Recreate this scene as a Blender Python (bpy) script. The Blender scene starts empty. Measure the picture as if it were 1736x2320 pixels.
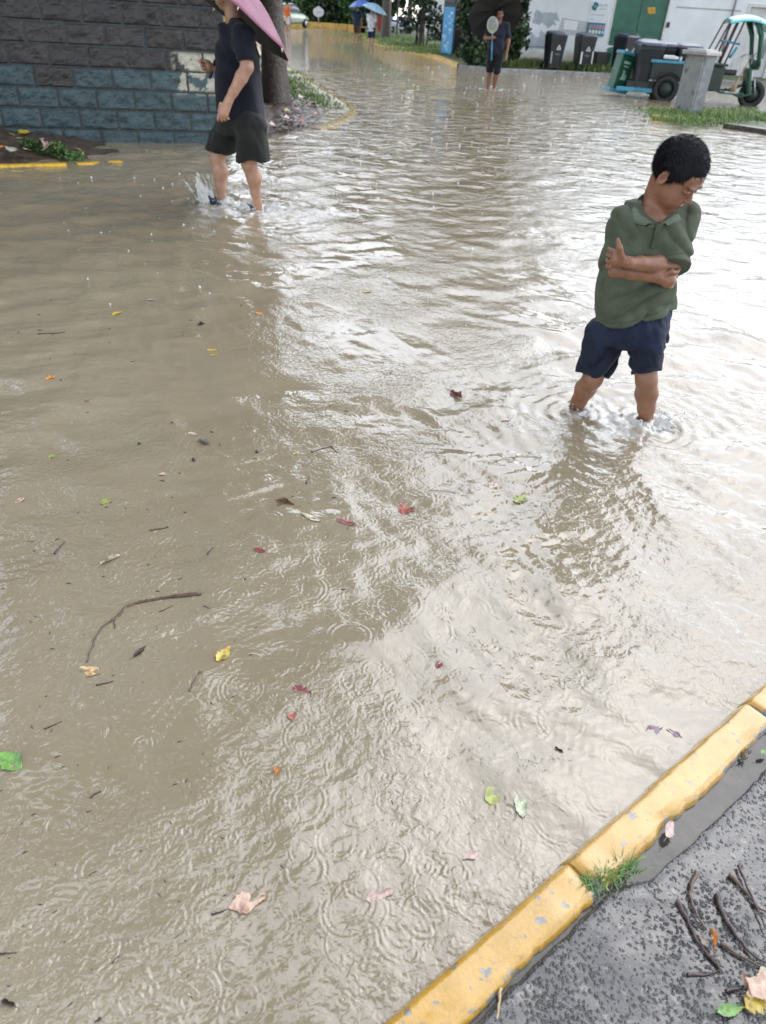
import bpy, bmesh, random
import numpy as np
from math import sin, cos, tan, pi, radians, sqrt, atan2, exp, degrees
from mathutils import Vector, Matrix

S = bpy.context.scene
COL = S.collection
rng = np.random.default_rng(7)
random.seed(7)

# ------------------------------------------------------------------ camera
FPX, PITCH, ROLL, CAMH = 1600.0, radians(35.25), radians(3.7), 1.40
cF = np.array((0, cos(PITCH), -sin(PITCH)))
cU0 = np.array((0, sin(PITCH), cos(PITCH)))
cR0 = np.array((1.0, 0, 0))
cR = cos(ROLL) * cR0 + sin(ROLL) * cU0
cU = -sin(ROLL) * cR0 + cos(ROLL) * cU0
CAM = np.array((0, 0, CAMH))
cam_d = bpy.data.cameras.new("camera")
cam = bpy.data.objects.new("camera", cam_d)
COL.objects.link(cam)
S.camera = cam
cam_d.sensor_fit = 'VERTICAL'
cam_d.sensor_height = 36.0
cam_d.lens = FPX / 2320.0 * 36.0
cam_d.dof.use_dof = True
cam_d.dof.focus_distance = 2.2
cam_d.dof.aperture_fstop = 4.5
cam_d.clip_start, cam_d.clip_end = 0.02, 900
cam.matrix_world = Matrix(((cR[0], cU[0], -cF[0], 0), (cR[1], cU[1], -cF[1], 0), (cR[2], cU[2], -cF[2], CAMH), (0, 0, 0, 1)))

# ------------------------------------------------------------------ light
SUN_EL, SUN_AZ = radians(52), radians(38)          # azimuth from +Y towards +X
W = bpy.data.worlds.new("World")
S.world = W
W.use_nodes = True
wn, wl = W.node_tree.nodes, W.node_tree.links
bg = wn["Background"]
sky = wn.new("ShaderNodeTexSky")
sky.sky_type = 'NISHITA'
sky.sun_disc = False
sky.sun_elevation = SUN_EL
sky.sun_rotation = SUN_AZ
sky.air_density, sky.dust_density, sky.ozone_density = 1.0, 0.7, 1.0
hs = wn.new("ShaderNodeHueSaturation")             # overcast: the cloud layer takes the blue out
hs.inputs["Saturation"].default_value = 0.40
wl.new(sky.outputs[0], hs.inputs["Color"])
wl.new(hs.outputs[0], bg.inputs["Color"])
bg.inputs["Strength"].default_value = 0.15
sun_d = bpy.data.lights.new("sun", 'SUN')
sun_d.energy = 0.75
sun_d.angle = radians(120)
sun_d.color = (1.0, 0.99, 0.985)
sun = bpy.data.objects.new("sun", sun_d)
COL.objects.link(sun)
sv = Vector((sin(SUN_AZ) * cos(SUN_EL), cos(SUN_AZ) * cos(SUN_EL), sin(SUN_EL)))
sun.rotation_euler = sv.to_track_quat('Z', 'Y').to_euler()
sun.location = sv * 60
S.view_settings.view_transform = 'Standard'
S.view_settings.look = 'None'
S.view_settings.exposure = 1.5
S.view_settings.gamma = 1.0


# ------------------------------------------------------------------ pixel -> world helpers (photo pixels, 1736 x 2320)
def ray(x, y):
    return cF + cR * ((x - 868) / FPX) - cU * ((y - 1160) / FPX)


def at(x, y, z=0.0):
    d = ray(x, y)
    return CAM + d * ((z - CAMH) / d[2])


def atY(x, y, Y):
    d = ray(x, y)
    return CAM + d * (Y / d[1])


def hitp(x, y, P0, n):
    d = ray(x, y)
    return CAM + d * (((np.array(P0) - CAM) @ n) / (d @ n))


# ------------------------------------------------------------------ object helpers
def tag(o, label=None, cat=None, group=None, kind=None):
    if label: o["label"] = label
    if cat: o["category"] = cat
    if group: o["group"] = group
    if kind: o["kind"] = kind
    return o


def empty(name, loc, label, cat, group=None, rz=0.0):
    o = bpy.data.objects.new(name, None)
    COL.objects.link(o)
    o.location = Vector(loc)
    o.rotation_euler = (0, 0, rz)
    o.empty_display_size = 0.2
    return tag(o, label, cat, group)


def obj(name, verts, faces, mat, parent=None, smooth=True, world=True, cols=None, fmat=None):
    """one mesh object; verts are world coordinates (made local to the parent when world)"""
    me = bpy.data.meshes.new(name)
    v = np.asarray(verts, dtype=np.float64).reshape(-1, 3)
    o = bpy.data.objects.new(name, me)
    COL.objects.link(o)
    if parent is not None:
        o.parent = parent
        if world:
            M = Matrix.LocRotScale(parent.location, parent.rotation_euler, None)
            p = parent.parent
            if p is not None:
                M = Matrix.LocRotScale(p.location, p.rotation_euler, None) @ M
            Mi = np.array(M.inverted())
            v = v @ Mi[:3, :3].T + Mi[:3, 3]
    if isinstance(faces, np.ndarray):
        nf, k = faces.shape
        me.vertices.add(len(v))
        me.vertices.foreach_set("co", v.astype(np.float32).ravel())
        me.loops.add(nf * k)
        me.loops.foreach_set("vertex_index", faces.astype(np.int32).ravel())
        me.polygons.add(nf)
        me.polygons.foreach_set("loop_start", np.arange(0, nf * k, k, dtype=np.int32))
        me.update(calc_edges=True)
    else:
        me.from_pydata([tuple(q) for q in v], [], [tuple(int(i) for i in f) for f in faces])
    for m in (mat if isinstance(mat, (list, tuple)) else [mat]):
        me.materials.append(m)
    if fmat is not None:
        me.polygons.foreach_set("material_index", np.asarray(fmat, dtype=np.int32))
    if cols is not None:
        a = me.color_attributes.new("Col", 'FLOAT_COLOR', 'POINT')
        c = np.ones((len(v), 4), np.float32)
        cc = np.asarray(cols, np.float32)
        if cc.ndim == 1:
            c[:, :3] = cc[:, None]
        else:
            c[:, :3] = cc
        a.data.foreach_set("color", c.ravel())
    me.polygons.foreach_set("use_smooth", np.full(len(me.polygons), smooth))
    me.validate()
    me.update()
    return o


class MB:
    """collects pieces of ONE part"""
    def __init__(s):
        s.v, s.f, s.c, s.m = [], [], [], []

    def add(s, v, f, c=None, m=0):
        n = len(s.v)
        v = [tuple(map(float, q)) for q in v]
        s.v += v
        s.f += [tuple(int(i) + n for i in q) for q in f]
        s.c += [c if c is not None else (1, 1, 1)] * len(v)
        s.m += [m] * len(f)
        return s

    def box(s, c, size, rz=0.0, bev=0.0, M=None, m=0, taper=1.0, rx=0.0, ry=0.0):
        bm = bmesh.new()
        bmesh.ops.create_cube(bm, size=1.0)
        for q in bm.verts:
            t = taper if q.co.z < 0 else 1.0
            q.co = Vector((q.co.x * size[0] * t, q.co.y * size[1] * t, q.co.z * size[2]))
        if bev:
            bmesh.ops.bevel(bm, geom=bm.edges[:] + bm.verts[:], offset=bev, segments=2, affect='EDGES', profile=0.6)
        R = Matrix.Rotation(rz, 3, 'Z') @ Matrix.Rotation(ry, 3, 'Y') @ Matrix.Rotation(rx, 3, 'X')
        if M is not None:
            R = M
        vs = [Vector(c) + R @ q.co for q in bm.verts]
        s.add(vs, [[q.index for q in f.verts] for f in bm.faces], None, m)
        bm.free()
        return s

    def tube(s, pts, r, n=8, caps=True, m=0, c=None):
        pts = [np.array(p, float) for p in pts]
        rs = [r] * len(pts) if np.isscalar(r) else list(r)
        vs, fs = [], []
        up = None
        for i, p in enumerate(pts):
            a = pts[max(i - 1, 0)]
            b = pts[min(i + 1, len(pts) - 1)]
            t = (b - a) / (np.linalg.norm(b - a) + 1e-12)
            if up is None:
                up = np.array((0, 0, 1.0)) if abs(t[2]) < .9 else np.array((1.0, 0, 0))
            u = np.cross(t, up)
            u /= np.linalg.norm(u) + 1e-12
            w = np.cross(u, t)
            up = w
            for k in range(n):
                an = 2 * pi * k / n
                vs.append(p + rs[i] * (cos(an) * u + sin(an) * w))
        for i in range(len(pts) - 1):
            for k in range(n):
                fs.append((i * n + k, i * n + (k + 1) % n, (i + 1) * n + (k + 1) % n, (i + 1) * n + k))
        if caps:
            fs.append(tuple(range(n))[::-1])
            fs.append(tuple(range((len(pts) - 1) * n, len(pts) * n)))
        return s.add(vs, fs, c, m)

    def lathe(s, c, prof, n=20, M=None, m=0):
        vs, fs = [], []
        R = M if M is not None else Matrix.Identity(3)
        for (r, z) in prof:
            for k in range(n):
                a = 2 * pi * k / n
                vs.append(Vector(c) + R @ Vector((r * cos(a), r * sin(a), z)))
        for i in range(len(prof) - 1):
            for k in range(n):
                fs.append((i * n + k, i * n + (k + 1) % n, (i + 1) * n + (k + 1) % n, (i + 1) * n + k))
        return s.add(vs, fs, None, m)

    def build(s, name, mat, parent=None, smooth=True, cols=False, world=True):
        return obj(name, s.v, s.f, mat, parent, smooth, world, s.c if cols else None, s.m if any(s.m) else None)


# ------------------------------------------------------------------ numpy noise
_P = rng.random((64, 64, 64)).astype(np.float32) * 2 - 1


def vnoise(x, y, z=0.0):
    x, y, z = np.broadcast_arrays(np.asarray(x, np.float32), np.asarray(y, np.float32), np.asarray(z, np.float32))
    xi, yi, zi = np.floor(x).astype(int), np.floor(y).astype(int), np.floor(z).astype(int)
    fx, fy, fz = x - xi, y - yi, z - zi
    fx, fy, fz = fx * fx * (3 - 2 * fx), fy * fy * (3 - 2 * fy), fz * fz * (3 - 2 * fz)
    out = 0
    for a in (0, 1):
        for b in (0, 1):
            for c in (0, 1):
                w = (fx if a else 1 - fx) * (fy if b else 1 - fy) * (fz if c else 1 - fz)
                out = out + w * _P[(xi + a) & 63, (yi + b) & 63, (zi + c) & 63]
    return out


def fbm(x, y, z=0.0, o=4):
    s, a = 0, 1.0
    for i in range(o):
        s = s + a * vnoise(np.asarray(x) * 2 ** i + 7.3 * i, np.asarray(y) * 2 ** i + 3.1 * i, np.asarray(z) * 2 ** i + 1.7 * i)
        a *= .5
    return s


# ------------------------------------------------------------------ materials
def new_mat(name):
    m = bpy.data.materials.new(name)
    m.use_nodes = True
    nt = m.node_tree
    b = nt.nodes["Principled BSDF"]
    return m, nt.nodes, nt.links, b


def mat(name, col, rough=.5, var=.12, scale=8.0, bump=.0, bscale=40.0, metal=0.0, spec=.5, coat=0.0, attr=False, trans=0.0, sss=0.0, alpha=1.0, rvar=0.15, sheen=0.0):
    """procedural: noise-mottled colour, noise roughness, noise bump"""
    m, N, L, b = new_mat(name)
    tc = N.new("ShaderNodeTexCoord")
    n1 = N.new("ShaderNodeTexNoise")
    n1.inputs["Scale"].default_value = scale
    n1.inputs["Detail"].default_value = 6
    n1.inputs["Roughness"].default_value = .6
    L.new(tc.outputs["Object"], n1.inputs["Vector"])
    rp = N.new("ShaderNodeValToRGB")
    lo = [max(0, c * (1 - var * 1.6)) for c in col]
    hi = [min(1, c * (1 + var * 1.6)) for c in col]
    rp.color_ramp.elements[0].position = .28
    rp.color_ramp.elements[0].color = (*lo, 1)
    rp.color_ramp.elements[1].position = .72
    rp.color_ramp.elements[1].color = (*hi, 1)
    L.new(n1.outputs["Fac"], rp.inputs["Fac"])
    out = rp.outputs["Color"]
    if attr:
        a = N.new("ShaderNodeVertexColor")
        a.layer_name = "Col"
        mx = N.new("ShaderNodeMix")
        mx.data_type = 'RGBA'
        mx.blend_type = 'MULTIPLY'
        mx.inputs[0].default_value = 1
        L.new(out, mx.inputs[6])
        L.new(a.outputs["Color"], mx.inputs[7])
        out = mx.outputs[2]
    L.new(out, b.inputs["Base Color"])
    mr = N.new("ShaderNodeMapRange")
    mr.inputs["To Min"].default_value = max(0.02, rough - rvar)
    mr.inputs["To Max"].default_value = min(1, rough + rvar)
    n3 = N.new("ShaderNodeTexNoise")
    n3.inputs["Scale"].default_value = scale * 1.7
    n3.inputs["Detail"].default_value = 4
    L.new(tc.outputs["Object"], n3.inputs["Vector"])
    L.new(n3.outputs["Fac"], mr.inputs["Value"])
    L.new(mr.outputs[0], b.inputs["Roughness"])
    if bump:
        n2 = N.new("ShaderNodeTexNoise")
        n2.inputs["Scale"].default_value = bscale
        n2.inputs["Detail"].default_value = 5
        L.new(tc.outputs["Object"], n2.inputs["Vector"])
        bp = N.new("ShaderNodeBump")
        bp.inputs["Strength"].default_value = 1
        bp.inputs["Distance"].default_value = bump
        L.new(n2.outputs["Fac"], bp.inputs["Height"])
        L.new(bp.outputs[0], b.inputs["Normal"])
    b.inputs["Metallic"].default_value = metal
    b.inputs["Specular IOR Level"].default_value = spec
    b.inputs["Coat Weight"].default_value = coat
    b.inputs["Coat Roughness"].default_value = .15
    b.inputs["Transmission Weight"].default_value = trans
    b.inputs["Subsurface Weight"].default_value = sss
    b.inputs["Subsurface Radius"].default_value = (.01, .004, .002)
    b.inputs["Alpha"].default_value = alpha
    b.inputs["Sheen Weight"].default_value = sheen
    return m


# ------------------------------------------------------------------ flood water: height field
_wr = np.random.default_rng(21)
WAVES = []
for i in range(46):
    lam = float(np.exp(_wr.uniform(np.log(.045), np.log(.62))))
    th = radians(90) + _wr.normal(0, .8)
    if _wr.random() < .42 or lam > .26: th = _wr.uniform(0, 2 * pi)
    slope = .030 * (lam / .15) ** -.12
    WAVES.append((lam, th, slope * lam / (2 * pi), _wr.uniform(0, 2 * pi)))
for i in range(26):
    lam = float(np.exp(_wr.uniform(np.log(.017), np.log(.048))))
    th = radians(115) + _wr.normal(0, .6)
    WAVES.append((lam, th, .034 * lam / (2 * pi), _wr.uniform(0, 2 * pi)))
FEET = []          # (x, y, amp, lambda, reach) wakes round legs


def rate(lat):
    return lat


def base_waves(x, y, dx=None):
    """long and medium waves; dx = local mesh spacing (waves it cannot carry fade out)"""
    wx = x + .10 * vnoise(x * 1.3, y * 1.3, 3.3) + .03 * vnoise(x * 4, y * 4, 9.1)
    wy = y + .10 * vnoise(x * 1.3 + 9, y * 1.3, 5.3) + .03 * vnoise(x * 4, y * 4, 2.1)
    calm = np.clip(.62 + .7 * vnoise(x * .8 + 4, y * .55 + 2, .5), .34, 1.25)
    # sheltered water near the camera on the left lies flatter; rougher further out
    near = np.clip((np.hypot(x, y) - 1.0) / 3.0, 0, 1)
    side = np.clip((x + .55) / .9, 0, 1)
    lvl = calm * (.34 + 1.0 * near + .30 * side * (1 - near))
    h = np.zeros_like(x)
    for lam, th, a, ph in WAVES:
        g = 1.0 if dx is None else np.clip((lam / dx - 2.5) / 3.0, 0, 1)
        s = np.sin((wx * cos(th) + wy * sin(th)) * 2 * pi / lam + ph)
        h += a * g * (s + .25 * s * s) * (lvl if lam > .09 else lvl * np.clip(.5 + vnoise(x * 2 + lam * 50, y * 2, 7.7), 0, 1.3))
    return h


def wakes(x, y):
    h = np.zeros_like(x)
    for fx, fy, amp, lam, reach in FEET:
        d = np.hypot(x - fx, y - fy)
        w = d + .03 * vnoise(x * 6, y * 6, 1.1)
        h += amp * np.exp(-d / reach) * np.cos(2 * pi * w / lam) * np.clip(d / .05, 0, 1)
    return h


def wz(x, y):
    """water height at a point (for things afloat)"""
    xx, yy = np.array([x], float), np.array([y], float)
    return float(base_waves(xx, yy)[0] + wakes(xx, yy)[0])


bl, br = at(1296, 935), at(1466, 962)
ml, mr_ = at(500, 463), at(590, 476)
rk = at(1112, 203)
FEET += [(br[0], br[1], .0075, .075, .22), (bl[0], bl[1], .005, .07, .2), (mr_[0], mr_[1], .012, .16, .45), (ml[0], ml[1], .012, .14, .4), (rk[0], rk[1], .02, .3, .9)]


def make_water():
    # rows: even steps of viewing depression close by, then growing steps out to the far bank
    ph = np.linspace(radians(72), radians(7.2), 900)
    r1 = CAMH / np.tan(ph)
    r2 = np.exp(np.linspace(np.log(r1[-1]), np.log(100), 230))[1:]
    rr = np.concatenate([r1, r2])
    th = np.concatenate([np.linspace(-100, -47, 60)[:-1], np.linspace(-47, 47, 900), np.linspace(47, 100, 60)[1:]])
    th = np.radians(th)
    Rg, Tg = np.meshgrid(rr, th, indexing='ij')
    X, Y = Rg * np.sin(Tg), Rg * np.cos(Tg)
    dr = np.gradient(rr)[:, None] * np.ones_like(X)
    H = base_waves(X, Y, np.maximum(dr, Rg * radians(94 / 900)))
    H += wakes(X, Y) * np.clip(1.5 - dr / .05, 0, 1)
    # rain rings: every drop that fell in the last half second has left a small train of circles
    q = np.random.default_rng(5)
    nr = 4800
    for i in range(nr):
        r = sqrt(q.uniform(.55 ** 2, 6.2 ** 2)) if i > 1900 else q.uniform(.5, 3.0)
        a = radians(q.uniform(-46, 46))
        cx, cy = r * sin(a), r * cos(a)
        if vnoise(cx * 1.1 + 20, cy * 1.1, 4.4) < -.25 and q.random() < .5: continue
        if cx < -.25 and 1.0 < r < 2.6 and q.random() < .55: continue
        R0 = .003 + .044 * q.random() ** 1.5 * (1 + .25 * r)
        lam = q.uniform(.0075, .0135) * (1 + .16 * r)
        wd = lam * q.uniform(.45, 1.2)
        A = lam / (2 * pi) * q.uniform(.10, .42) * (1 - .45 * R0 / (.055 * (1 + .25 * r)))
        ext = R0 + 2.6 * wd
        i0, i1 = np.searchsorted(rr, r - ext), np.searchsorted(rr, r + ext)
        da = ext / r
        j0, j1 = np.searchsorted(th, a - da), np.searchsorted(th, a + da)
        if i1 - i0 < 3 or j1 - j0 < 3: continue
        d = np.hypot(X[i0:i1, j0:j1] - cx, Y[i0:i1, j0:j1] - cy)
        an = np.arctan2(Y[i0:i1, j0:j1] - cy, X[i0:i1, j0:j1] - cx)
        br_ = np.clip(.55 + .6 * np.cos(q.integers(1, 4) * an - q.uniform(0, 6.28)), .08, 1)
        H[i0:i1, j0:j1] += br_ * A * np.exp(-((d - R0) / wd) ** 2) * np.cos(2 * pi * (d - R0) / lam)
    # churned white water round the legs
    foam = np.zeros_like(X)
    for fx, fy, rad, st in ((br[0] + .02, br[1] - .01, .10, 1.0), (br[0] - .14, br[1] + .03, .15, .8), (bl[0] + .1, bl[1] + .01, .11, .7), (mr_[0] + .1, mr_[1] + .02, .30, 1.0), (mr_[0] - .25, mr_[1] - .12, .22, .7),
                            (ml[0] + .12, ml[1], .2, 1.0), (mr_[0] + .42, mr_[1] - .1, .3, .55), (rk[0], rk[1], .35, .8)):
        d = np.hypot(X - fx, (Y - fy) * .9)
        nz = fbm(X * 22, Y * 22, 2.0, 3)
        foam = np.maximum(foam, st * np.clip(1.15 - d / rad + .75 * nz, 0, 1) * (d < rad * 2.2))
    H += foam * .006 * fbm(X * 60, Y * 60, 6.0, 3) * (dr < .05)
    nrow, ncol = X.shape
    V = np.stack([X, Y, H], -1).reshape(-1, 3)
    idx = np.arange(nrow * ncol).reshape(nrow, ncol)
    F = np.stack([idx[:-1, :-1], idx[:-1, 1:], idx[1:, 1:], idx[1:, :-1]], -1).reshape(-1, 4)[:, ::-1]
    m, N, L, b = new_mat("flood_water")
    tc = N.new("ShaderNodeTexCoord")
    co = tc.outputs["Object"]
    # silt: cloudy brown
    n1 = N.new("ShaderNodeTexNoise"); n1.inputs["Scale"].default_value = .9; n1.inputs["Detail"].default_value = 5
    L.new(co, n1.inputs["Vector"])
    rp = N.new("ShaderNodeValToRGB")
    rp.color_ramp.elements[0].position = .3; rp.color_ramp.elements[0].color = (.226, .184, .116, 1)
    rp.color_ramp.elements[1].position = .7; rp.color_ramp.elements[1].color = (.284, .239, .162, 1)
    L.new(n1.outputs["Fac"], rp.inputs["Fac"])
    va = N.new("ShaderNodeVertexColor"); va.layer_name = "Col"
    mx = N.new("ShaderNodeMix"); mx.data_type = 'RGBA'
    sep = N.new("ShaderNodeSeparateColor"); L.new(va.outputs["Color"], sep.inputs[0])
    L.new(sep.outputs[0], mx.inputs[0])
    L.new(rp.outputs[0], mx.inputs[6]); mx.inputs[7].default_value = (.62, .60, .55, 1)
    L.new(mx.outputs[2], b.inputs["Base Color"])
    mrr = N.new("ShaderNodeMapRange"); L.new(sep.outputs[0], mrr.inputs["Value"])
    mrr.inputs["To Min"].default_value = .015; mrr.inputs["To Max"].default_value = .4
    L.new(mrr.outputs[0], b.inputs["Roughness"])
    b.inputs["IOR"].default_value = 1.88
    # capillary chop too fine for the mesh
    h = None
    def addh(node, out, k):
        nonlocal h
        mu = N.new("ShaderNodeMath"); mu.operation = 'MULTIPLY'; mu.inputs[1].default_value = k
        L.new(out, mu.inputs[0])
        if h is None: h = mu.outputs[0]
        else:
            ad = N.new("ShaderNodeMath"); L.new(h, ad.inputs[0]); L.new(mu.outputs[0], ad.inputs[1]); h = ad.outputs[0]
    # patches where the drizzle roughens the skin of the water
    msk = N.new("ShaderNodeTexNoise"); msk.inputs["Scale"].default_value = 1.6; msk.inputs["Detail"].default_value = 3
    L.new(co, msk.inputs["Vector"])
    mk = N.new("ShaderNodeMapRange"); mk.inputs["From Min"].default_value = .38; mk.inputs["From Max"].default_value = .62
    mk.inputs["To Min"].default_value = .15
    L.new(msk.outputs["Fac"], mk.inputs["Value"])
    for sc, k in ((24, .0045), (65, .0030)):
        nn = N.new("ShaderNodeTexNoise"); nn.inputs["Scale"].default_value = sc; nn.inputs["Detail"].default_value = 2; nn.inputs["Distortion"].default_value = .6
        L.new(co, nn.inputs["Vector"])
        mm = N.new("ShaderNodeMath"); mm.operation = 'MULTIPLY'; L.new(nn.outputs["Fac"], mm.inputs[0]); L.new(mk.outputs[0], mm.inputs[1])
        addh(mm, mm.outputs[0], k)
    sx = N.new("ShaderNodeSeparateXYZ"); L.new(co, sx.inputs[0])
    fm = N.new("ShaderNodeMapRange"); fm.inputs["From Min"].default_value = 3.5; fm.inputs["From Max"].default_value = 11; L.new(sx.outputs[1], fm.inputs["Value"])
    for sc, k in ((3.2, .070), (8.5, .018)):
        nn = N.new("ShaderNodeTexNoise"); nn.inputs["Scale"].default_value = sc; nn.inputs["Detail"].default_value = 3; nn.inputs["Distortion"].default_value = .4
        mp = N.new("ShaderNodeMapping"); mp.inputs["Scale"].default_value = (1, 1.05, 1); L.new(co, mp.inputs[0]); L.new(mp.outputs[0], nn.inputs["Vector"])
        mm = N.new("ShaderNodeMath"); mm.operation = 'MULTIPLY'; L.new(nn.outputs["Fac"], mm.inputs[0]); L.new(fm.outputs[0], mm.inputs[1])
        addh(mm, mm.outputs[0], k)
    bp = N.new("ShaderNodeBump"); bp.inputs["Strength"].default_value = 1.0; bp.inputs["Distance"].default_value = 1.0
    L.new(h, bp.inputs["Height"])
    L.new(bp.outputs[0], b.inputs["Normal"])
    o = obj("water", V, F, m, cols=foam.reshape(-1))
    tag(o, "brown flood water covering the road", kind="structure")
    return o


make_water()

# ------------------------------------------------------------------ shared materials
M_soil = mat("wet_soil", (.075, .052, .035), .35, .5, 14, .02, 60)
M_mud = mat("mud_bank", (.105, .088, .066), .3, .35, 9, .012, 50)
M_grassblade = mat("grass_blade", (.095, .17, .035), .4, .25, 3, attr=True)
M_leafdark = mat("evergreen_leaf", (.030, .060, .024), .35, .3, 2.0, attr=True)
M_leafmid = mat("broad_leaf", (.045, .095, .028), .4, .3, 2.0, attr=True)
M_bark = mat("wet_bark", (.060, .043, .032), .45, .45, 18, .02, 34)
M_litter = mat("leaf_litter", (.65, .62, .6), .4, .2, 20, attr=True)


def ground_sheet():
    n = 60
    g = np.concatenate([-np.geomspace(400, 4, 20), np.linspace(-3, 3, 5), np.geomspace(4, 400, 20)])
    X, Y = np.meshgrid(g, g, indexing='ij')
    Z = -.35 + 0 * X
    k = len(g)
    idx = np.arange(k * k).reshape(k, k)
    F = np.stack([idx[:-1, :-1], idx[1:, :-1], idx[1:, 1:], idx[:-1, 1:]], -1).reshape(-1, 4)
    o = obj("ground", np.stack([X, Y, Z], -1), F, M_mud)
    tag(o, kind="structure")


ground_sheet()


def patch(name, poly, zf, mt, step, skirt=.3, cols=None, label=None):
    """height-field sheet over a polygon, with a skirt down into the water; poly counter-clockwise in x,y"""
    P = np.array(poly, float)[:, :2]
    lo, hi = P.min(0), P.max(0)
    xs = np.arange(lo[0], hi[0] + step, step)
    ys = np.arange(lo[1], hi[1] + step, step)
    X, Y = np.meshgrid(xs, ys, indexing='ij')
    ins = np.zeros(X.shape, bool)
    dist = np.full(X.shape, 1e9)
    n = len(P)
    for i in range(n):
        a, b = P[i], P[(i + 1) % n]
        c = ((a[1] > Y) != (b[1] > Y))
        with np.errstate(divide='ignore', invalid='ignore'):
            xi = (b[0] - a[0]) * (Y - a[1]) / (b[1] - a[1] + 1e-15) + a[0]
        ins ^= c & (X < xi)
        ab = b - a
        t = np.clip(((X - a[0]) * ab[0] + (Y - a[1]) * ab[1]) / (ab @ ab + 1e-12), 0, 1)
        dist = np.minimum(dist, np.hypot(X - a[0] - t * ab[0], Y - a[1] - t * ab[1]))
    sd = np.where(ins, dist, -dist)
    Z = zf(X, Y, sd)
    Z = np.where(sd < 0, np.minimum(Z, 0) + sd / step * skirt * .6 - .02, Z)
    keep = sd > -1.6 * step
    idx = -np.ones(X.shape, int)
    idx[keep] = np.arange(keep.sum())
    V = np.stack([X, Y, Z], -1)[keep]
    q = np.stack([idx[:-1, :-1], idx[1:, :-1], idx[1:, 1:], idx[:-1, 1:]], -1).reshape(-1, 4)
    q = q[(q >= 0).all(1)]
    o = obj(name, V, q, mt)
    tag(o, label, kind="structure")
    return o


# ------------------------------------------------------------------ near kerb and pavement
KZ = .046
kA, kB = at(917, 2287, KZ), at(1641, 1637, KZ)           # water-side top edge
kd = (kB - kA)[:2] / np.linalg.norm((kB - kA)[:2])
kn = np.array((kd[1], -kd[0]))                            # towards the pavement
kb1, kb2 = at(1037, 2320, KZ), at(1736, 1664, KZ)
KW = float(np.mean([(kb1 - kA)[:2] @ kn, (kb2 - kA)[:2] @ kn]))
js = [float((at(x, y, KZ) - kA)[:2] @ kd) for x, y in ((1290, 1950), (1700, 1590))]
JL = js[1] - js[0]


def kp(s, t, z):
    p = kA[:2] + kd * s + kn * t
    return (p[0], p[1], z)


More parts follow.
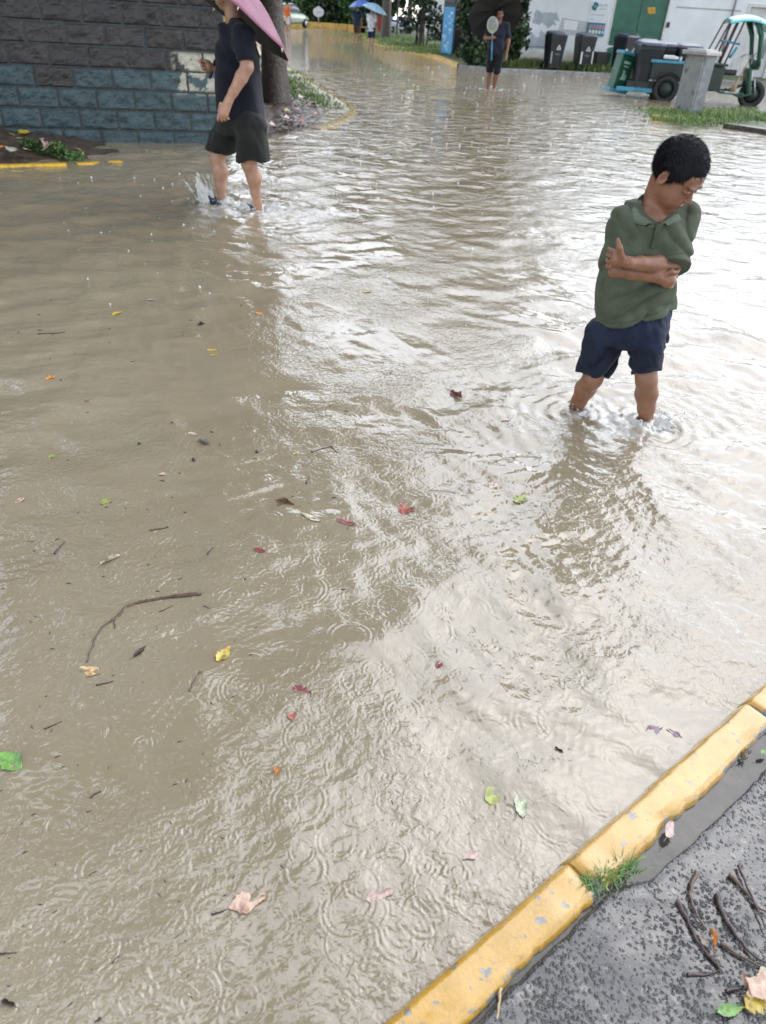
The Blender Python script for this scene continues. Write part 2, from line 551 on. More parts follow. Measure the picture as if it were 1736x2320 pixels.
def paint_mat():
    m, N, L, b = new_mat("yellow_kerb_paint")
    tc = N.new("ShaderNodeTexCoord"); co = tc.outputs["Object"]
    def noise(sc, det=4, ro=.6, dist=0):
        n = N.new("ShaderNodeTexNoise"); n.inputs["Scale"].default_value = sc; n.inputs["Detail"].default_value = det
        n.inputs["Roughness"].default_value = ro; n.inputs["Distortion"].default_value = dist
        L.new(co, n.inputs["Vector"]); return n
    def ramp(src, a, ca, bb, cb):
        r = N.new("ShaderNodeValToRGB"); r.color_ramp.elements[0].position = a; r.color_ramp.elements[0].color = (*ca, 1)
        r.color_ramp.elements[1].position = bb; r.color_ramp.elements[1].color = (*cb, 1); L.new(src, r.inputs["Fac"]); return r.outputs["Color"]
    def mix(f, a, bb):
        x = N.new("ShaderNodeMix"); x.data_type = 'RGBA'; L.new(f, x.inputs[0])
        for s, i in ((a, 6), (bb, 7)):
            if isinstance(s, tuple): x.inputs[i].default_value = (*s, 1)
            else: L.new(s, x.inputs[i])
        return x.outputs[2]
    yel = ramp(noise(14, 6).outputs["Fac"], .35, (.44, .245, .016), .65, (.55, .31, .045))
    dirt = ramp(noise(70, 6, .8).outputs["Fac"], .55, (0, 0, 0), .68, (1, 1, 1))
    c1 = mix(dirt, yel, (.24, .15, .04))
    # chips where the grey concrete shows: sparse small flakes, plus worn patches along the back edge
    v = N.new("ShaderNodeTexVoronoi"); v.inputs["Scale"].default_value = 36; v.feature = 'F1'
    wp = N.new("ShaderNodeVectorMath"); wp.operation = 'ADD'
    nz = noise(60, 3); sc = N.new("ShaderNodeVectorMath"); sc.operation = 'SCALE'; sc.inputs["Scale"].default_value = .035
    L.new(nz.outputs["Color"], sc.inputs[0]); L.new(co, wp.inputs[0]); L.new(sc.outputs[0], wp.inputs[1]); L.new(wp.outputs[0], v.inputs["Vector"])
    rnd = N.new("ShaderNodeSeparateColor"); L.new(v.outputs["Color"], rnd.inputs[0])
    sz = N.new("ShaderNodeMapRange"); sz.inputs["From Min"].default_value = .30; sz.inputs["From Max"].default_value = 1; sz.inputs["To Min"].default_value = 0; sz.inputs["To Max"].default_value = .34
    L.new(rnd.outputs[0], sz.inputs["Value"])
    lt = N.new("ShaderNodeMath"); lt.operation = 'LESS_THAN'; L.new(v.outputs["Distance"], lt.inputs[0]); L.new(sz.outputs[0], lt.inputs[1])
    at_ = N.new("ShaderNodeVertexColor"); at_.layer_name = "Col"
    sp = N.new("ShaderNodeSeparateColor"); L.new(at_.outputs["Color"], sp.inputs[0])
    nn = noise(38, 5, .65)
    ad = N.new("ShaderNodeMath"); L.new(nn.outputs["Fac"], ad.inputs[0]); L.new(sp.outputs[0], ad.inputs[1])
    gt = N.new("ShaderNodeMath"); gt.operation = 'GREATER_THAN'; gt.inputs[1].default_value = 1.0; L.new(ad.outputs[0], gt.inputs[0])
    mxx = N.new("ShaderNodeMath"); mxx.operation = 'MAXIMUM'; L.new(lt.outputs[0], mxx.inputs[0]); L.new(gt.outputs[0], mxx.inputs[1])
    grey = ramp(noise(120, 3).outputs["Fac"], .3, (.14, .13, .12), .7, (.30, .29, .27))
    L.new(mix(mxx.outputs[0], c1, grey), b.inputs["Base Color"])
    rr = N.new("ShaderNodeMapRange"); rr.inputs["To Min"].default_value = .12; rr.inputs["To Max"].default_value = .5
    L.new(noise(30, 4).outputs["Fac"], rr.inputs["Value"]); L.new(rr.outputs[0], b.inputs["Roughness"])
    b.inputs["Coat Weight"].default_value = 1.0; b.inputs["Coat Roughness"].default_value = .10; b.inputs["Coat IOR"].default_value = 1.6
    bp = N.new("ShaderNodeBump"); bp.inputs["Distance"].default_value = .0015
    bs = N.new("ShaderNodeMath"); bs.operation = 'SUBTRACT'; L.new(noise(110, 4).outputs["Fac"], bs.inputs[0]); L.new(mxx.outputs[0], bs.inputs[1])
    L.new(bs.outputs[0], bp.inputs["Height"]); L.new(bp.outputs[0], b.inputs["Normal"])
    return m


M_kerb = paint_mat()


def kerb_stone(s0, s1, seed, label):
    prof = [(-.030, -.12), (-.017, .0), (-.010, .020), (-.0045, .034), (-.0022, .0385), (.0006, .0425), (.004, .0450), (.008, .0458), (.011, .046), (.03, .046)]
    prof += [(t, .046) for t in np.linspace(.04, KW - .012, 9)]
    prof += [(KW - .006, .043), (KW, .034), (KW + .001, -.1)]
    n = max(24, int((s1 - s0) / .009))
    ss = np.linspace(s0 + .003, s1 - .003, n)
    V, C = [], []
    for i, s in enumerate(ss):
        e = min(i, n - 1 - i)
        for j, (t, z) in enumerate(prof):
            z2 = z + .0018 * vnoise(s * 22, t * 22, seed) - (.006 if e == 0 and z > .03 else 0) - (.0015 if e == 1 and z > .03 else 0)
            chip = max(0, vnoise(s * 15, 3.3, seed + 5)) ** 2
            t2 = t
            if t > KW - .03 and z > .02:
                k = (t - KW + .03) / .03
                z2 -= .022 * chip * k
                t2 = t - .018 * chip * k + .004 * vnoise(s * 60, 1.7, seed) * k
            if j < 9: t2 += .0022 * vnoise(s * 30, 8.8, seed)
            V.append(kp(s, t2, z2))
            wear = max(0, (t - KW + .035) / .035) * .42 + .40 * max(0, float(vnoise(s * 4.1, .5, seed + 9))) * (t > KW * .5)
            C.append(min(1, max(0, wear + (.35 if e < 2 else 0))))
    k = len(prof)
    F = [(i * k + j, i * k + j + 1, (i + 1) * k + j + 1, (i + 1) * k + j) for i in range(n - 1) for j in range(k - 1)]
    F = [f[::-1] for f in F]
    F += [tuple(range(k)), tuple(range((n - 1) * k, n * k))[::-1]]
    V = np.array(V)
    o = obj("kerb_stone", V, F, M_kerb, cols=np.array(C))
    return tag(o, label, "kerb stone", "yellow kerb stones along the wet pavement")


kerb_stone(js[0] - 2 * JL, js[0] - JL, 1.3, "yellow painted kerb stone behind the nearest one, out of the picture")
kerb_stone(js[0] - JL, js[0], 2.6, "nearest yellow kerb stone with two dark round chips, before the grass tuft")
kerb_stone(js[0], js[1], 4.1, "yellow kerb stone between the grass tuft and the far joint, flaking along its back edge")
kerb_stone(js[1], js[1] + JL, 5.9, "yellow kerb stone beyond the second joint at the picture's right edge")


def pavement():
    m, N, L, b = new_mat("wet_aggregate_pavement")
    tc = N.new("ShaderNodeTexCoord"); co = tc.outputs["Object"]
    def vor(sc, feat='F1'):
        v = N.new("ShaderNodeTexVoronoi"); v.inputs["Scale"].default_value = sc; v.feature = feat; L.new(wv, v.inputs["Vector"]); return v
    nz = N.new("ShaderNodeTexNoise"); nz.inputs["Scale"].default_value = 90; nz.inputs["Detail"].default_value = 3; L.new(co, nz.inputs["Vector"])
    sc = N.new("ShaderNodeVectorMath"); sc.operation = 'SCALE'; sc.inputs["Scale"].default_value = .009; L.new(nz.outputs["Color"], sc.inputs[0])
    ad = N.new("ShaderNodeVectorMath"); L.new(co, ad.inputs[0]); L.new(sc.outputs[0], ad.inputs[1]); wv = ad.outputs[0]
    v1 = vor(115); v2 = vor(280)
    # stone colours
    hs_ = N.new("ShaderNodeSeparateColor"); L.new(v1.outputs["Color"], hs_.inputs[0])
    rp = N.new("ShaderNodeValToRGB")
    e = rp.color_ramp.elements
    e[0].position = 0; e[0].color = (.030, .030, .031, 1); e[1].position = 1; e[1].color = (.115, .108, .10, 1)
    e2 = e.new(.5); e2.color = (.056, .055, .055, 1); e3 = e.new(.93); e3.color = (.055, .05, .046, 1); 
    e4 = e.new(.985); e4.color = (.17, .155, .14, 1)
    L.new(hs_.outputs[0], rp.inputs["Fac"])
    big = N.new("ShaderNodeTexNoise"); big.inputs["Scale"].default_value = 7; big.inputs["Detail"].default_value = 5; L.new(co, big.inputs["Vector"])
    rb = N.new("ShaderNodeMapRange"); rb.inputs["To Min"].default_value = .55; rb.inputs["To Max"].default_value = 1.35; L.new(big.outputs["Fac"], rb.inputs["Value"])
    mm = N.new("ShaderNodeMix"); mm.data_type = 'RGBA'; mm.blend_type = 'MULTIPLY'; mm.inputs[0].default_value = 1
    L.new(rp.outputs[0], mm.inputs[6]); L.new(rb.outputs[0], mm.inputs[7]); L.new(mm.outputs[2], b.inputs["Base Color"])
    # stones stand out of a film of rain: height = max(stone, film)
    def math(op, a, bb):
        x = N.new("ShaderNodeMath"); x.operation = op
        for s, i in ((a, 0), (bb, 1)):
            if isinstance(s, (int, float)): x.inputs[i].default_value = s
            else: L.new(s, x.inputs[i])
        return x.outputs[0]
    st = math('SUBTRACT', .75, v1.outputs["Distance"])
    st2 = math('MULTIPLY', math('SUBTRACT', .7, v2.outputs["Distance"]), .5)
    md = N.new("ShaderNodeTexNoise"); md.inputs["Scale"].default_value = 48; md.inputs["Detail"].default_value = 4; L.new(co, md.inputs["Vector"])
    hh = math('ADD', math('ADD', st, st2), math('MULTIPLY', md.outputs["Fac"], .9))
    film = math('ADD', .42, math('MULTIPLY', big.outputs["Fac"], .95))
    top = math('SMOOTH_MAX', hh, film)
    top.node.inputs[2].default_value = .12
    bp = N.new("ShaderNodeBump"); bp.inputs["Distance"].default_value = .0085
    L.new(top, bp.inputs["Height"]); L.new(bp.outputs[0], b.inputs["Normal"])
    wet = math('GREATER_THAN', film, hh)
    rr = N.new("ShaderNodeMapRange"); rr.inputs["To Min"].default_value = .22; rr.inputs["To Max"].default_value = .05; L.new(wet, rr.inputs["Value"]); L.new(rr.outputs[0], b.inputs["Roughness"])
    b.inputs["IOR"].default_value = 1.72
    ns, ntt = 420, 110
    ss = np.linspace(-2.5, 5.5, ns)
    tt = np.concatenate([[0, .0005, .003, .008], np.geomspace(.015, 4.5, ntt - 4)])
    Sg, Tg = np.meshgrid(ss, tt, indexing='ij')
    far = np.clip((Sg - js[0] - .03) / .08, 0, 1)
    edge = KW + .004 + .006 * np.abs(vnoise(Sg * 9, 4.4, 0)) + .006 * np.abs(vnoise(Sg * 31, 1.4, 0)) + far * .030 * np.clip(1 + .6 * vnoise(Sg * 5, 2.2, 1), 0, 2)
    T = edge + Tg
    P = kA[:2] + Sg[..., None] * kd + T[..., None] * kn
    Z = .034 + .0025 * fbm(P[..., 0] * 5, P[..., 1] * 5, 1, 3) + .0012 * vnoise(P[..., 0] * 40, P[..., 1] * 40, 2) - np.exp(-Tg / .006) * .006
    Z = np.where(Tg == 0, -.06, Z)
    idx = np.arange(ns * ntt).reshape(ns, ntt)
    F = np.stack([idx[:-1, :-1], idx[:-1, 1:], idx[1:, 1:], idx[1:, :-1]], -1).reshape(-1, 4)[:, ::-1]
    tag(obj("pavement", np.concatenate([P, Z[..., None]], -1), F, m), "wet dark aggregate pavement behind the yellow kerb", kind="structure")
    # rain standing in the gutter behind the kerb
    n = 260
    V = []
    for s in np.linspace(-2.5, 5.5, n):
        V += [kp(s, KW - .02, .022), kp(s, KW + .09, .022)]
    F = [(2 * i, 2 * i + 1, 2 * i + 3, 2 * i + 2) for i in range(n - 1)]
    mw = mat("gutter_water", (.06, .056, .050), .05, .3, 20, .0006, 60, rvar=.02)
    tag(obj("puddle", V, [f[::-1] for f in F], mw), "rain water standing in the gutter behind the kerb", kind="structure")


pavement()

# ------------------------------------------------------------------ block wall building on the left
wA = at(230, 322, 0); wB = at(470, 327, 0)
wu = (wB - wA) / np.linalg.norm(wB - wA)
wu3 = np.array((wu[0], wu[1], 0)); wn_ = np.array((wu[1], -wu[0], 0))    # wn_ faces the camera
WS1 = 1.47


def wp_(s, d, z):
    return wA + wu3 * s + wn_ * d + np.array((0, 0, z))


def block_wall():
    m, N, L, b = new_mat("split_face_blocks")
    tc = N.new("ShaderNodeTexCoord"); co = tc.outputs["Object"]
    va = N.new("ShaderNodeVertexColor"); va.layer_name = "Col"
    n1 = N.new("ShaderNodeTexNoise"); n1.inputs["Scale"].default_value = 9; n1.inputs["Detail"].default_value = 8; n1.inputs["Roughness"].default_value = .7; L.new(co, n1.inputs["Vector"])
    mr = N.new("ShaderNodeMapRange"); mr.inputs["From Min"].default_value = .3; mr.inputs["From Max"].default_value = .7; mr.inputs["To Min"].default_value = .65; mr.inputs["To Max"].default_value = 1.4; L.new(n1.outputs["Fac"], mr.inputs["Value"])
    mm = N.new("ShaderNodeMix"); mm.data_type = 'RGBA'; mm.blend_type = 'MULTIPLY'; mm.inputs[0].default_value = 1
    L.new(va.outputs["Color"], mm.inputs[6]); L.new(mr.outputs[0], mm.inputs[7])
    L.new(mm.outputs[2], b.inputs["Base Color"])
    b.inputs["Roughness"].default_value = .42
    n2 = N.new("ShaderNodeTexNoise"); n2.inputs["Scale"].default_value = 45; n2.inputs["Detail"].default_value = 6; L.new(co, n2.inputs["Vector"])
    bp = N.new("ShaderNodeBump"); bp.inputs["Distance"].default_value = .008; L.new(n2.outputs["Fac"], bp.inputs["Height"]); L.new(bp.outputs[0], b.inputs["Normal"])
    RH, BL = .2015, .405
    z0 = -.075
    V, F, C = [], [], []
    nx, nz = 20, 11
    q = np.random.default_rng(3)
    def face(P0, U, Nn, smin, smax, zmax, off_seed):
        nonlocal V, F, C
        k = 0
        for row in range(int((zmax - z0) / RH)):
            zz = z0 + row * RH
            off = {0: .009, 1: .216, 2: .024, 3: .223, 4: .005, 5: .213}.get(row, .005 + .205 * (row % 2))
            i0 = int(np.floor((smin - off) / BL)); i1 = int(np.ceil((smax - off) / BL))
            for i in range(i0, i1):
                s0, s1 = max(smin, off + i * BL), min(smax, off + (i + 1) * BL)
                if s1 - s0 < .03: continue
                fine = (zz < 2.2 and s0 > -3.2) and off_seed == 0
                a, bb = (nx, nz) if fine else (5, 4)
                g = .003
                su = np.linspace(s0 + g, s1 - g, a); sz = np.linspace(zz + g, zz + RH - g, bb)
                Sg, Zg = np.meshgrid(su, sz, indexing='ij')
                e = np.minimum(np.minimum(Sg - s0, s1 - Sg) / .05, np.minimum(Zg - zz, zz + RH - Zg) / .035)
                pill = np.clip(e, 0, 1); pill = 1 - (1 - pill) ** 2
                sd = q.uniform(0, 50)
                D = .004 + pill * (.011 + .010 * fbm(Sg * 11 + sd, Zg * 15, sd, 3)) + .002 * vnoise(Sg * 60, Zg * 60, sd)
                D[0, :] = D[-1, :] = -.004; D[:, 0] = D[:, -1] = -.004
                teal = zz < .70 - 1e-3 and zz + RH < .76
                if teal and row == 3 and off_seed == 0 and abs((s0 + s1) / 2 - (.223 - 1.5 * BL)) < .1: teal = False
                base = np.array((.044, .075, .083) if teal else (.037, .033, .031)) * q.uniform(.9, 1.12)
                cc = np.tile(base, (a, bb, 1))
                if fine and off_seed == 0:      # bare render where the paint has flaked off
                    w = np.clip((Sg - .86) / .06, 0, 1) * np.clip((Zg - .49) / .06, 0, 1) * np.clip((.925 - Zg) / .03, 0, 1)
                    w2 = w * (fbm(Sg * 14, Zg * 14, 3.3, 4) + (.55 if Zg.mean() > .73 else .25) > .22)
                    cc = cc * (1 - w2[..., None]) + np.array((.44, .42, .34)) * w2[..., None]
                P = P0 + Sg[..., None] * U + D[..., None] * Nn
                P[..., 2] = Zg
                n = len(V)
                V += list(P.reshape(-1, 3)); C += list(cc.reshape(-1, 3))
                idx = np.arange(a * bb).reshape(a, bb) + n
                F += [tuple(f) for f in np.stack([idx[:-1, :-1], idx[1:, :-1], idx[1:, 1:], idx[:-1, 1:]], -1).reshape(-1, 4)]
        # joint plane behind the blocks
        n = len(V)
        for s, z in ((smin, -.4), (smax, -.4), (smax, zmax), (smin, zmax)):
            p = P0 + U * s + Nn * .001; V.append((p[0], p[1], z)); C.append((.030, .036, .038))
        F.append((n, n + 1, n + 2, n + 3))
    HB = 4.1
    root = empty("block_building", wp_(-2, 0, 0), "tall building of dark split-face blocks, its lower courses painted teal", "building")
    face(wA, wu3, wn_, -9.0, WS1, HB, 0)
    Pc = wA + wu3 * WS1
    side = -wn_
    face(Pc, side, wu3, 0, 7.0, HB, 1)
    obj("wall", V, F, m, root, smooth=False, cols=np.array(C))
    mb = MB()
    ctr = wA + wu3 * ((WS1 - 9) / 2) - wn_ * 3.5
    mb.box((ctr[0], ctr[1], HB + .1), (WS1 + 9 + .5, 7.5, .25), rz=atan2(wu[1], wu[0]), bev=.02)
    mb.build("roof", mat("roof_concrete", (.2, .2, .19), .6, .2, 3, .01, 20), root, smooth=False)


block_wall()


# ------------------------------------------------------------------ soil beds, island, verge
def px_poly(pts, z=0.0):
    return [tuple(at(x, y, z)[:2]) for x, y in pts]


k0, k1 = at(0, 372, .01), at(270, 364, .01)
kdl = (k1 - k0)[:2] / np.linalg.norm((k1 - k0)[:2])
bedA = k1[:2] + kdl * .55
bed = [tuple(k0[:2] - kdl * 3), tuple(bedA), tuple(wp_(.75, .0, 0)[:2]), tuple(wp_(.4, -.1, 0)[:2]), tuple(wp_(-5, -.1, 0)[:2])]


def zbed(X, Y, sd):
    s = (X - wA[0]) * wu[0] + (Y - wA[1]) * wu[1]
    base = np.clip((.28 - s) / 1.5, -.22, 1.5) * .14
    lift = np.clip(((X - k0[0]) * -kdl[1] + (Y - k0[1]) * kdl[0]) / .7, 0, 1)
    return -.012 + base * (.10 + .9 * lift) + .012 * fbm(X * 5, Y * 5, 2, 4)


patch("soil_bed", bed, zbed, M_soil, .035, label="dark wet soil bed at the foot of the block wall")

M_kerbfar = mat("worn_yellow_paint", (.62, .38, .03), .35, .25, 25, .003, 60)


def kerb_line(name, pts, w, ztop, mt, label, group=None, wob=.0):
    """kerb following a polyline of world points (x, y): rounded rectangular section"""
    pts = [np.array(p[:2], float) for p in pts]
    P = [pts[0]]
    for a, b_ in zip(pts[:-1], pts[1:]):
        n = max(2, int(np.linalg.norm(b_ - a) / max(.08, w * .5)))
        P += [a + (b_ - a) * i / n for i in range(1, n + 1)]
    prof = [(-w / 2, -.25), (-w / 2, ztop - .02), (-w / 2 + .015, ztop), (w / 2 - .015, ztop), (w / 2, ztop - .02), (w / 2, -.25)]
    V = []
    for i, p in enumerate(P):
        t = P[min(i + 1, len(P) - 1)] - P[max(i - 1, 0)]
        t /= np.linalg.norm(t) + 1e-9
        nn = np.array((t[1], -t[0]))
        dz = wob * float(fbm(p[0] * 1.4, p[1] * 1.4, 4, 2))
        for (a, z) in prof:
            V.append((*(p + nn * (a + .004 * float(vnoise(p[0] * 9, p[1] * 9, a)))), z + (dz if z > 0 - .2 else 0)))
    k = len(prof)
    F = [(i * k + j, i * k + j + 1, (i + 1) * k + j + 1, (i + 1) * k + j)[::-1] for i in range(len(P) - 1) for j in range(k - 1)]
    o = obj(name, V, F, mt)
    if label: tag(o, label, "kerb", group)
    return o


gap0, gap1 = at(150, 371, .012), at(172, 369, .012)
a0 = tuple(k0[:2] - kdl * 3)
kerb_line("flooded_kerb", [a0, tuple(gap0[:2])], .11, .020, M_kerbfar, "yellow kerb just above the water at the picture's left edge, left of the weed", "low yellow kerbs by the soil bed", .004)
kerb_line("flooded_kerb", [tuple(gap1[:2]), tuple(k1[:2] + kdl * .02)], .11, .012, M_kerbfar, "short yellow kerb sinking under the water, right of the weed", "low yellow kerbs by the soil bed", .004)

# tree island: mud and litter round the trunk, drowned grass and a drowned yellow kerb round it
isl_px = [(560, 312), (640, 300), (700, 283), (742, 255), (735, 232), (700, 215), (665, 190), (640, 165), (560, 95), (505, 105), (500, 230)]
isl = px_poly(isl_px, .03)
tree_p = at(632, 232, .08)


def zisl(X, Y, sd):
    d = np.hypot(X - tree_p[0], Y - tree_p[1])
    return -.01 + .05 * np.clip(sd / .6, 0, 1) + .09 * np.exp(-(d / .9) ** 2) + .02 * fbm(X * 3, Y * 3, 3, 4)


patch("island_soil", isl[::-1] if False else isl, zisl, M_mud, .07, label="muddy island round the tree trunk, strewn with leaves")
arc = px_poly([(640, 148), (672, 162), (705, 187), (740, 210), (770, 226), (790, 240), (797, 254), (780, 268), (745, 282), (715, 292)], .004)
M_drown = mat("drowned_yellow_paint", (.30, .21, .055), .25, .25, 12, .002, 40)
kerb_line("drowned_kerb", arc, .18, .013, M_drown, "yellow kerb curving just under the flood round the tree island", None, .006)

# ------------------------------------------------------------------ implicit surfaces (bodies and clothes)
class SDF:
    def __init__(s, lo, hi, h):
        s.lo, s.h = np.array(lo, float), h
        s.n = np.ceil((np.array(hi) - s.lo) / h).astype(int) + 1
        s.ax = [s.lo[i] + h * np.arange(s.n[i]) for i in range(3)]
        s.D = np.full(s.n, .12, np.float32)

    def _win(s, lo, hi, pad):
        i0 = np.clip(np.floor((np.array(lo) - pad - s.lo) / s.h).astype(int), 0, s.n)
        i1 = np.clip(np.ceil((np.array(hi) + pad - s.lo) / s.h).astype(int) + 1, 0, s.n)
        sl = tuple(slice(a, b) for a, b in zip(i0, i1))
        X, Y, Z = np.meshgrid(*[s.ax[i][sl[i]] for i in range(3)], indexing='ij')
        return sl, X, Y, Z

    def _join(s, sl, d, k, sub=False):
        a = s.D[sl]
        if a.size == 0: return
        if sub:
            d = -d
            h = np.maximum(k - np.abs(a - d), 0) / k
            s.D[sl] = np.maximum(a, d) + h * h * k * .25
        else:
            h = np.maximum(k - np.abs(a - d), 0) / k
            s.D[sl] = np.minimum(a, d) - h * h * k * .25

    def cap(s, a, b, ra, rb=None, k=.012):
        a, b = np.array(a, float), np.array(b, float)
        rb = ra if rb is None else rb
        m = max(ra, rb)
        sl, X, Y, Z = s._win(np.minimum(a, b) - m, np.maximum(a, b) + m, .05)
        ab = b - a
        t = np.clip(((X - a[0]) * ab[0] + (Y - a[1]) * ab[1] + (Z - a[2]) * ab[2]) / (ab @ ab + 1e-12), 0, 1)
        d = np.sqrt((X - a[0] - t * ab[0]) ** 2 + (Y - a[1] - t * ab[1]) ** 2 + (Z - a[2] - t * ab[2]) ** 2) - (ra + (rb - ra) * t)
        s._join(sl, d, k)
        return s

    def chain(s, pts, rs, k=.012):
        for i in range(len(pts) - 1):
            s.cap(pts[i], pts[i + 1], rs[i], rs[i + 1], k)
        return s

    def ell(s, c, r, k=.012, R=None, sub=False):
        c = np.array(c, float)
        m = max(r)
        sl, X, Y, Z = s._win(c - m, c + m, .05)
        P = np.stack([X - c[0], Y - c[1], Z - c[2]], -1)
        if R is not None: P = P @ np.array(R)           # world -> local
        k0 = np.sqrt(((P / np.array(r)) ** 2).sum(-1))
        k1 = np.sqrt(((P / np.array(r) ** 2) ** 2).sum(-1)) + 1e-9
        s._join(sl, k0 * (k0 - 1) / k1, k, sub)
        return s

    def loft(s, cs, ru, rv, U, k=.02, p=2.3):
        """stack of (super)elliptical sections: centres cs, half-widths ru along U and rv across"""
        cs = np.array(cs, float)
        ax = cs[-1] - cs[0]
        Ln = np.linalg.norm(ax); ax = ax / Ln
        U = np.array(U, float); U = U - ax * (U @ ax); U /= np.linalg.norm(U)
        Vv = np.cross(ax, U)
        m = max(max(ru), max(rv))
        sl, X, Y, Z = s._win(cs.min(0) - m, cs.max(0) + m, .03)
        P = np.stack([X, Y, Z], -1) - cs[0]
        t = P @ ax
        tt = (cs - cs[0]) @ ax
        cx = [np.interp(t, tt, (cs - cs[0]) @ e) for e in (U, Vv)]
        a, b_ = np.interp(t, tt, ru), np.interp(t, tt, rv)
        u, v = np.abs(P @ U - cx[0]), np.abs(P @ Vv - cx[1])
        q = ((u / a) ** p + (v / b_) ** p) ** (1 / p)
        d = (q - 1) * np.minimum(a, b_)
        d = np.maximum(d, np.maximum(-t, t - Ln))
        s._join(sl, d, k)
        return s

    def cut(s, p, n):
        """keep the side the normal points away from"""
        n = np.array(n, float) / np.linalg.norm(n)
        X, Y, Z = np.meshgrid(*s.ax, indexing='ij')
        s.D = np.maximum(s.D, ((X - p[0]) * n[0] + (Y - p[1]) * n[1] + (Z - p[2]) * n[2]).astype(np.float32))
        return s

    def wrinkle(s, fn):
        X, Y, Z = np.meshgrid(*s.ax, indexing='ij')
        m = np.abs(s.D) < .04
        s.D[m] += fn(X[m], Y[m], Z[m]).astype(np.float32)
        return s

    def union(s, o):
        s.D = np.minimum(s.D, o.D)
        return s

    def mesh(s):
        """surface nets"""
        D = s.D
        ins = D < 0
        n = np.array(D.shape)
        cnt = np.zeros(n - 1, np.float32)
        acc = np.zeros((*(n - 1), 3), np.float32)
        for ax in range(3):
            o1, o2 = [q for q in range(3) if q != ax]
            sa = [slice(None)] * 3; sb = [slice(None)] * 3
            sa[ax] = slice(0, -1); sb[ax] = slice(1, None)
            a, b_ = D[tuple(sa)], D[tuple(sb)]
            cr = ins[tuple(sa)] != ins[tuple(sb)]
            t = np.where(cr, a / np.where(a - b_ == 0, 1, a - b_), 0)
            for i in (0, 1):
                for j in (0, 1):
                    s2 = [slice(None)] * 3
                    s2[o1] = slice(i, i + n[o1] - 1); s2[o2] = slice(j, j + n[o2] - 1)
                    c, tt = cr[tuple(s2)], t[tuple(s2)]
                    cnt += c
                    acc[..., ax] += np.where(c, tt, 0)
                    acc[..., o1] += c * i
                    acc[..., o2] += c * j
        act = cnt > 0
        idx = -np.ones(act.shape, np.int64)
        idx[act] = np.arange(act.sum())
        ii = np.stack(np.nonzero(act), -1)
        V = (ii + acc[act] / cnt[act][:, None]) * s.h + s.lo
        Fs = []
        for ax in range(3):
            o1, o2 = (ax + 1) % 3, (ax + 2) % 3
            sa = [slice(1, -1)] * 3; sb = [slice(1, -1)] * 3
            sa[ax] = slice(0, -1); sb[ax] = slice(1, None)
            A, B = ins[tuple(sa)], ins[tuple(sb)]
            e = np.stack(np.nonzero(A != B), -1)
            if not len(e): continue
            flip = A[tuple(e.T)]
            base = e.copy(); base[:, o1] += 1; base[:, o2] += 1
            def cell(d1, d2):
                c = base.copy(); c[:, o1] -= d1; c[:, o2] -= d2
                return idx[tuple(c.T)]
            q = np.stack([cell(1, 1), cell(0, 1), cell(0, 0), cell(1, 0)], -1)
            q[~flip] = q[~flip][:, ::-1]
            Fs.append(q)
        F = np.concatenate(Fs)
        F = F[(F >= 0).all(1)]
        return V, F


def rot(yaw=0, pitch=0, roll=0):
    return np.array(Matrix.Rotation(yaw, 3, 'Z') @ Matrix.Rotation(pitch, 3, 'X') @ Matrix.Rotation(roll, 3, 'Y'))


M_skin = mat("skin_tan", (.255, .118, .066), .42, .13, 16, .0006, 220, attr=True, sss=.12, rvar=.06)
M_skin2 = mat("skin_fair", (.42, .235, .155), .42, .14, 12, .0006, 220, attr=True, sss=.12, rvar=.06)
M_hair = mat("black_hair", (.010, .0095, .012), .6, .3, 60, .0, 100, spec=.22)


def cloth_mat(name, col, rough=.8, bump=.0008, sc=420, var=.08, attr=False):
    m = mat(name, col, rough, var * 2.2, 11, bump * 2, sc, spec=.25, sheen=.1, attr=attr)
    return m


def head_parts(sd, hc, R, sc, k=.012, face=True):
    """add a head to a body field; R columns: local x (its left), y (back), z (up)"""
    R = np.array(R)
    hc = np.array(hc, float)

    def T(p): return hc + R @ (np.array(p, float) * sc)
    def E(c, r, kk=k, sub=False): sd.ell(T(c), tuple(np.array(r) * sc), kk, R, sub)
    E((0, .014, .030), (.071, .087, .080), .03)
    E((0, -.026, -.030), (.058, .057, .068), .03)
    E((0, -.056, -.082), (.024, .020, .018), .025)
    E((.030, -.050, -.042), (.030, .028, .032), .02)
    E((-.030, -.050, -.042), (.030, .028, .032), .02)
    E((0, -.060, .034), (.052, .022, .030), .02)
    if face:
        for sx in (1, -1):
            E((.029 * sx, -.088, .004), (.016, .012, .010), .012, True)
            E((.029 * sx, -.0735, .001), (.0145, .0105, .0085), .004)
            E((.029 * sx, -.0815, .0215), (.018, .008, .006), .010)
        sd.cap(T((0, -.078, .004)), T((0, -.0985, -.026)), .0055 * sc, .0085 * sc, .010 * sc)
        for sx in (1, -1): E((.0085 * sx, -.090, -.029), (.0068, .0075, .006), .005)
        E((0, -.0805, -.0535), (.0185, .0085, .0055), .005)
        E((0, -.0775, -.0625), (.0155, .0085, .0060), .004)
        E((0, -.0885, -.0580), (.016, .004, .0012), .002, True)
    for sx in (1, -1):
        E((.073 * sx, .012, -.006), (.008, .017, .028), .008)
        E((.079 * sx, .006, -.004), (.006, .010, .017), .004, True)
    return T


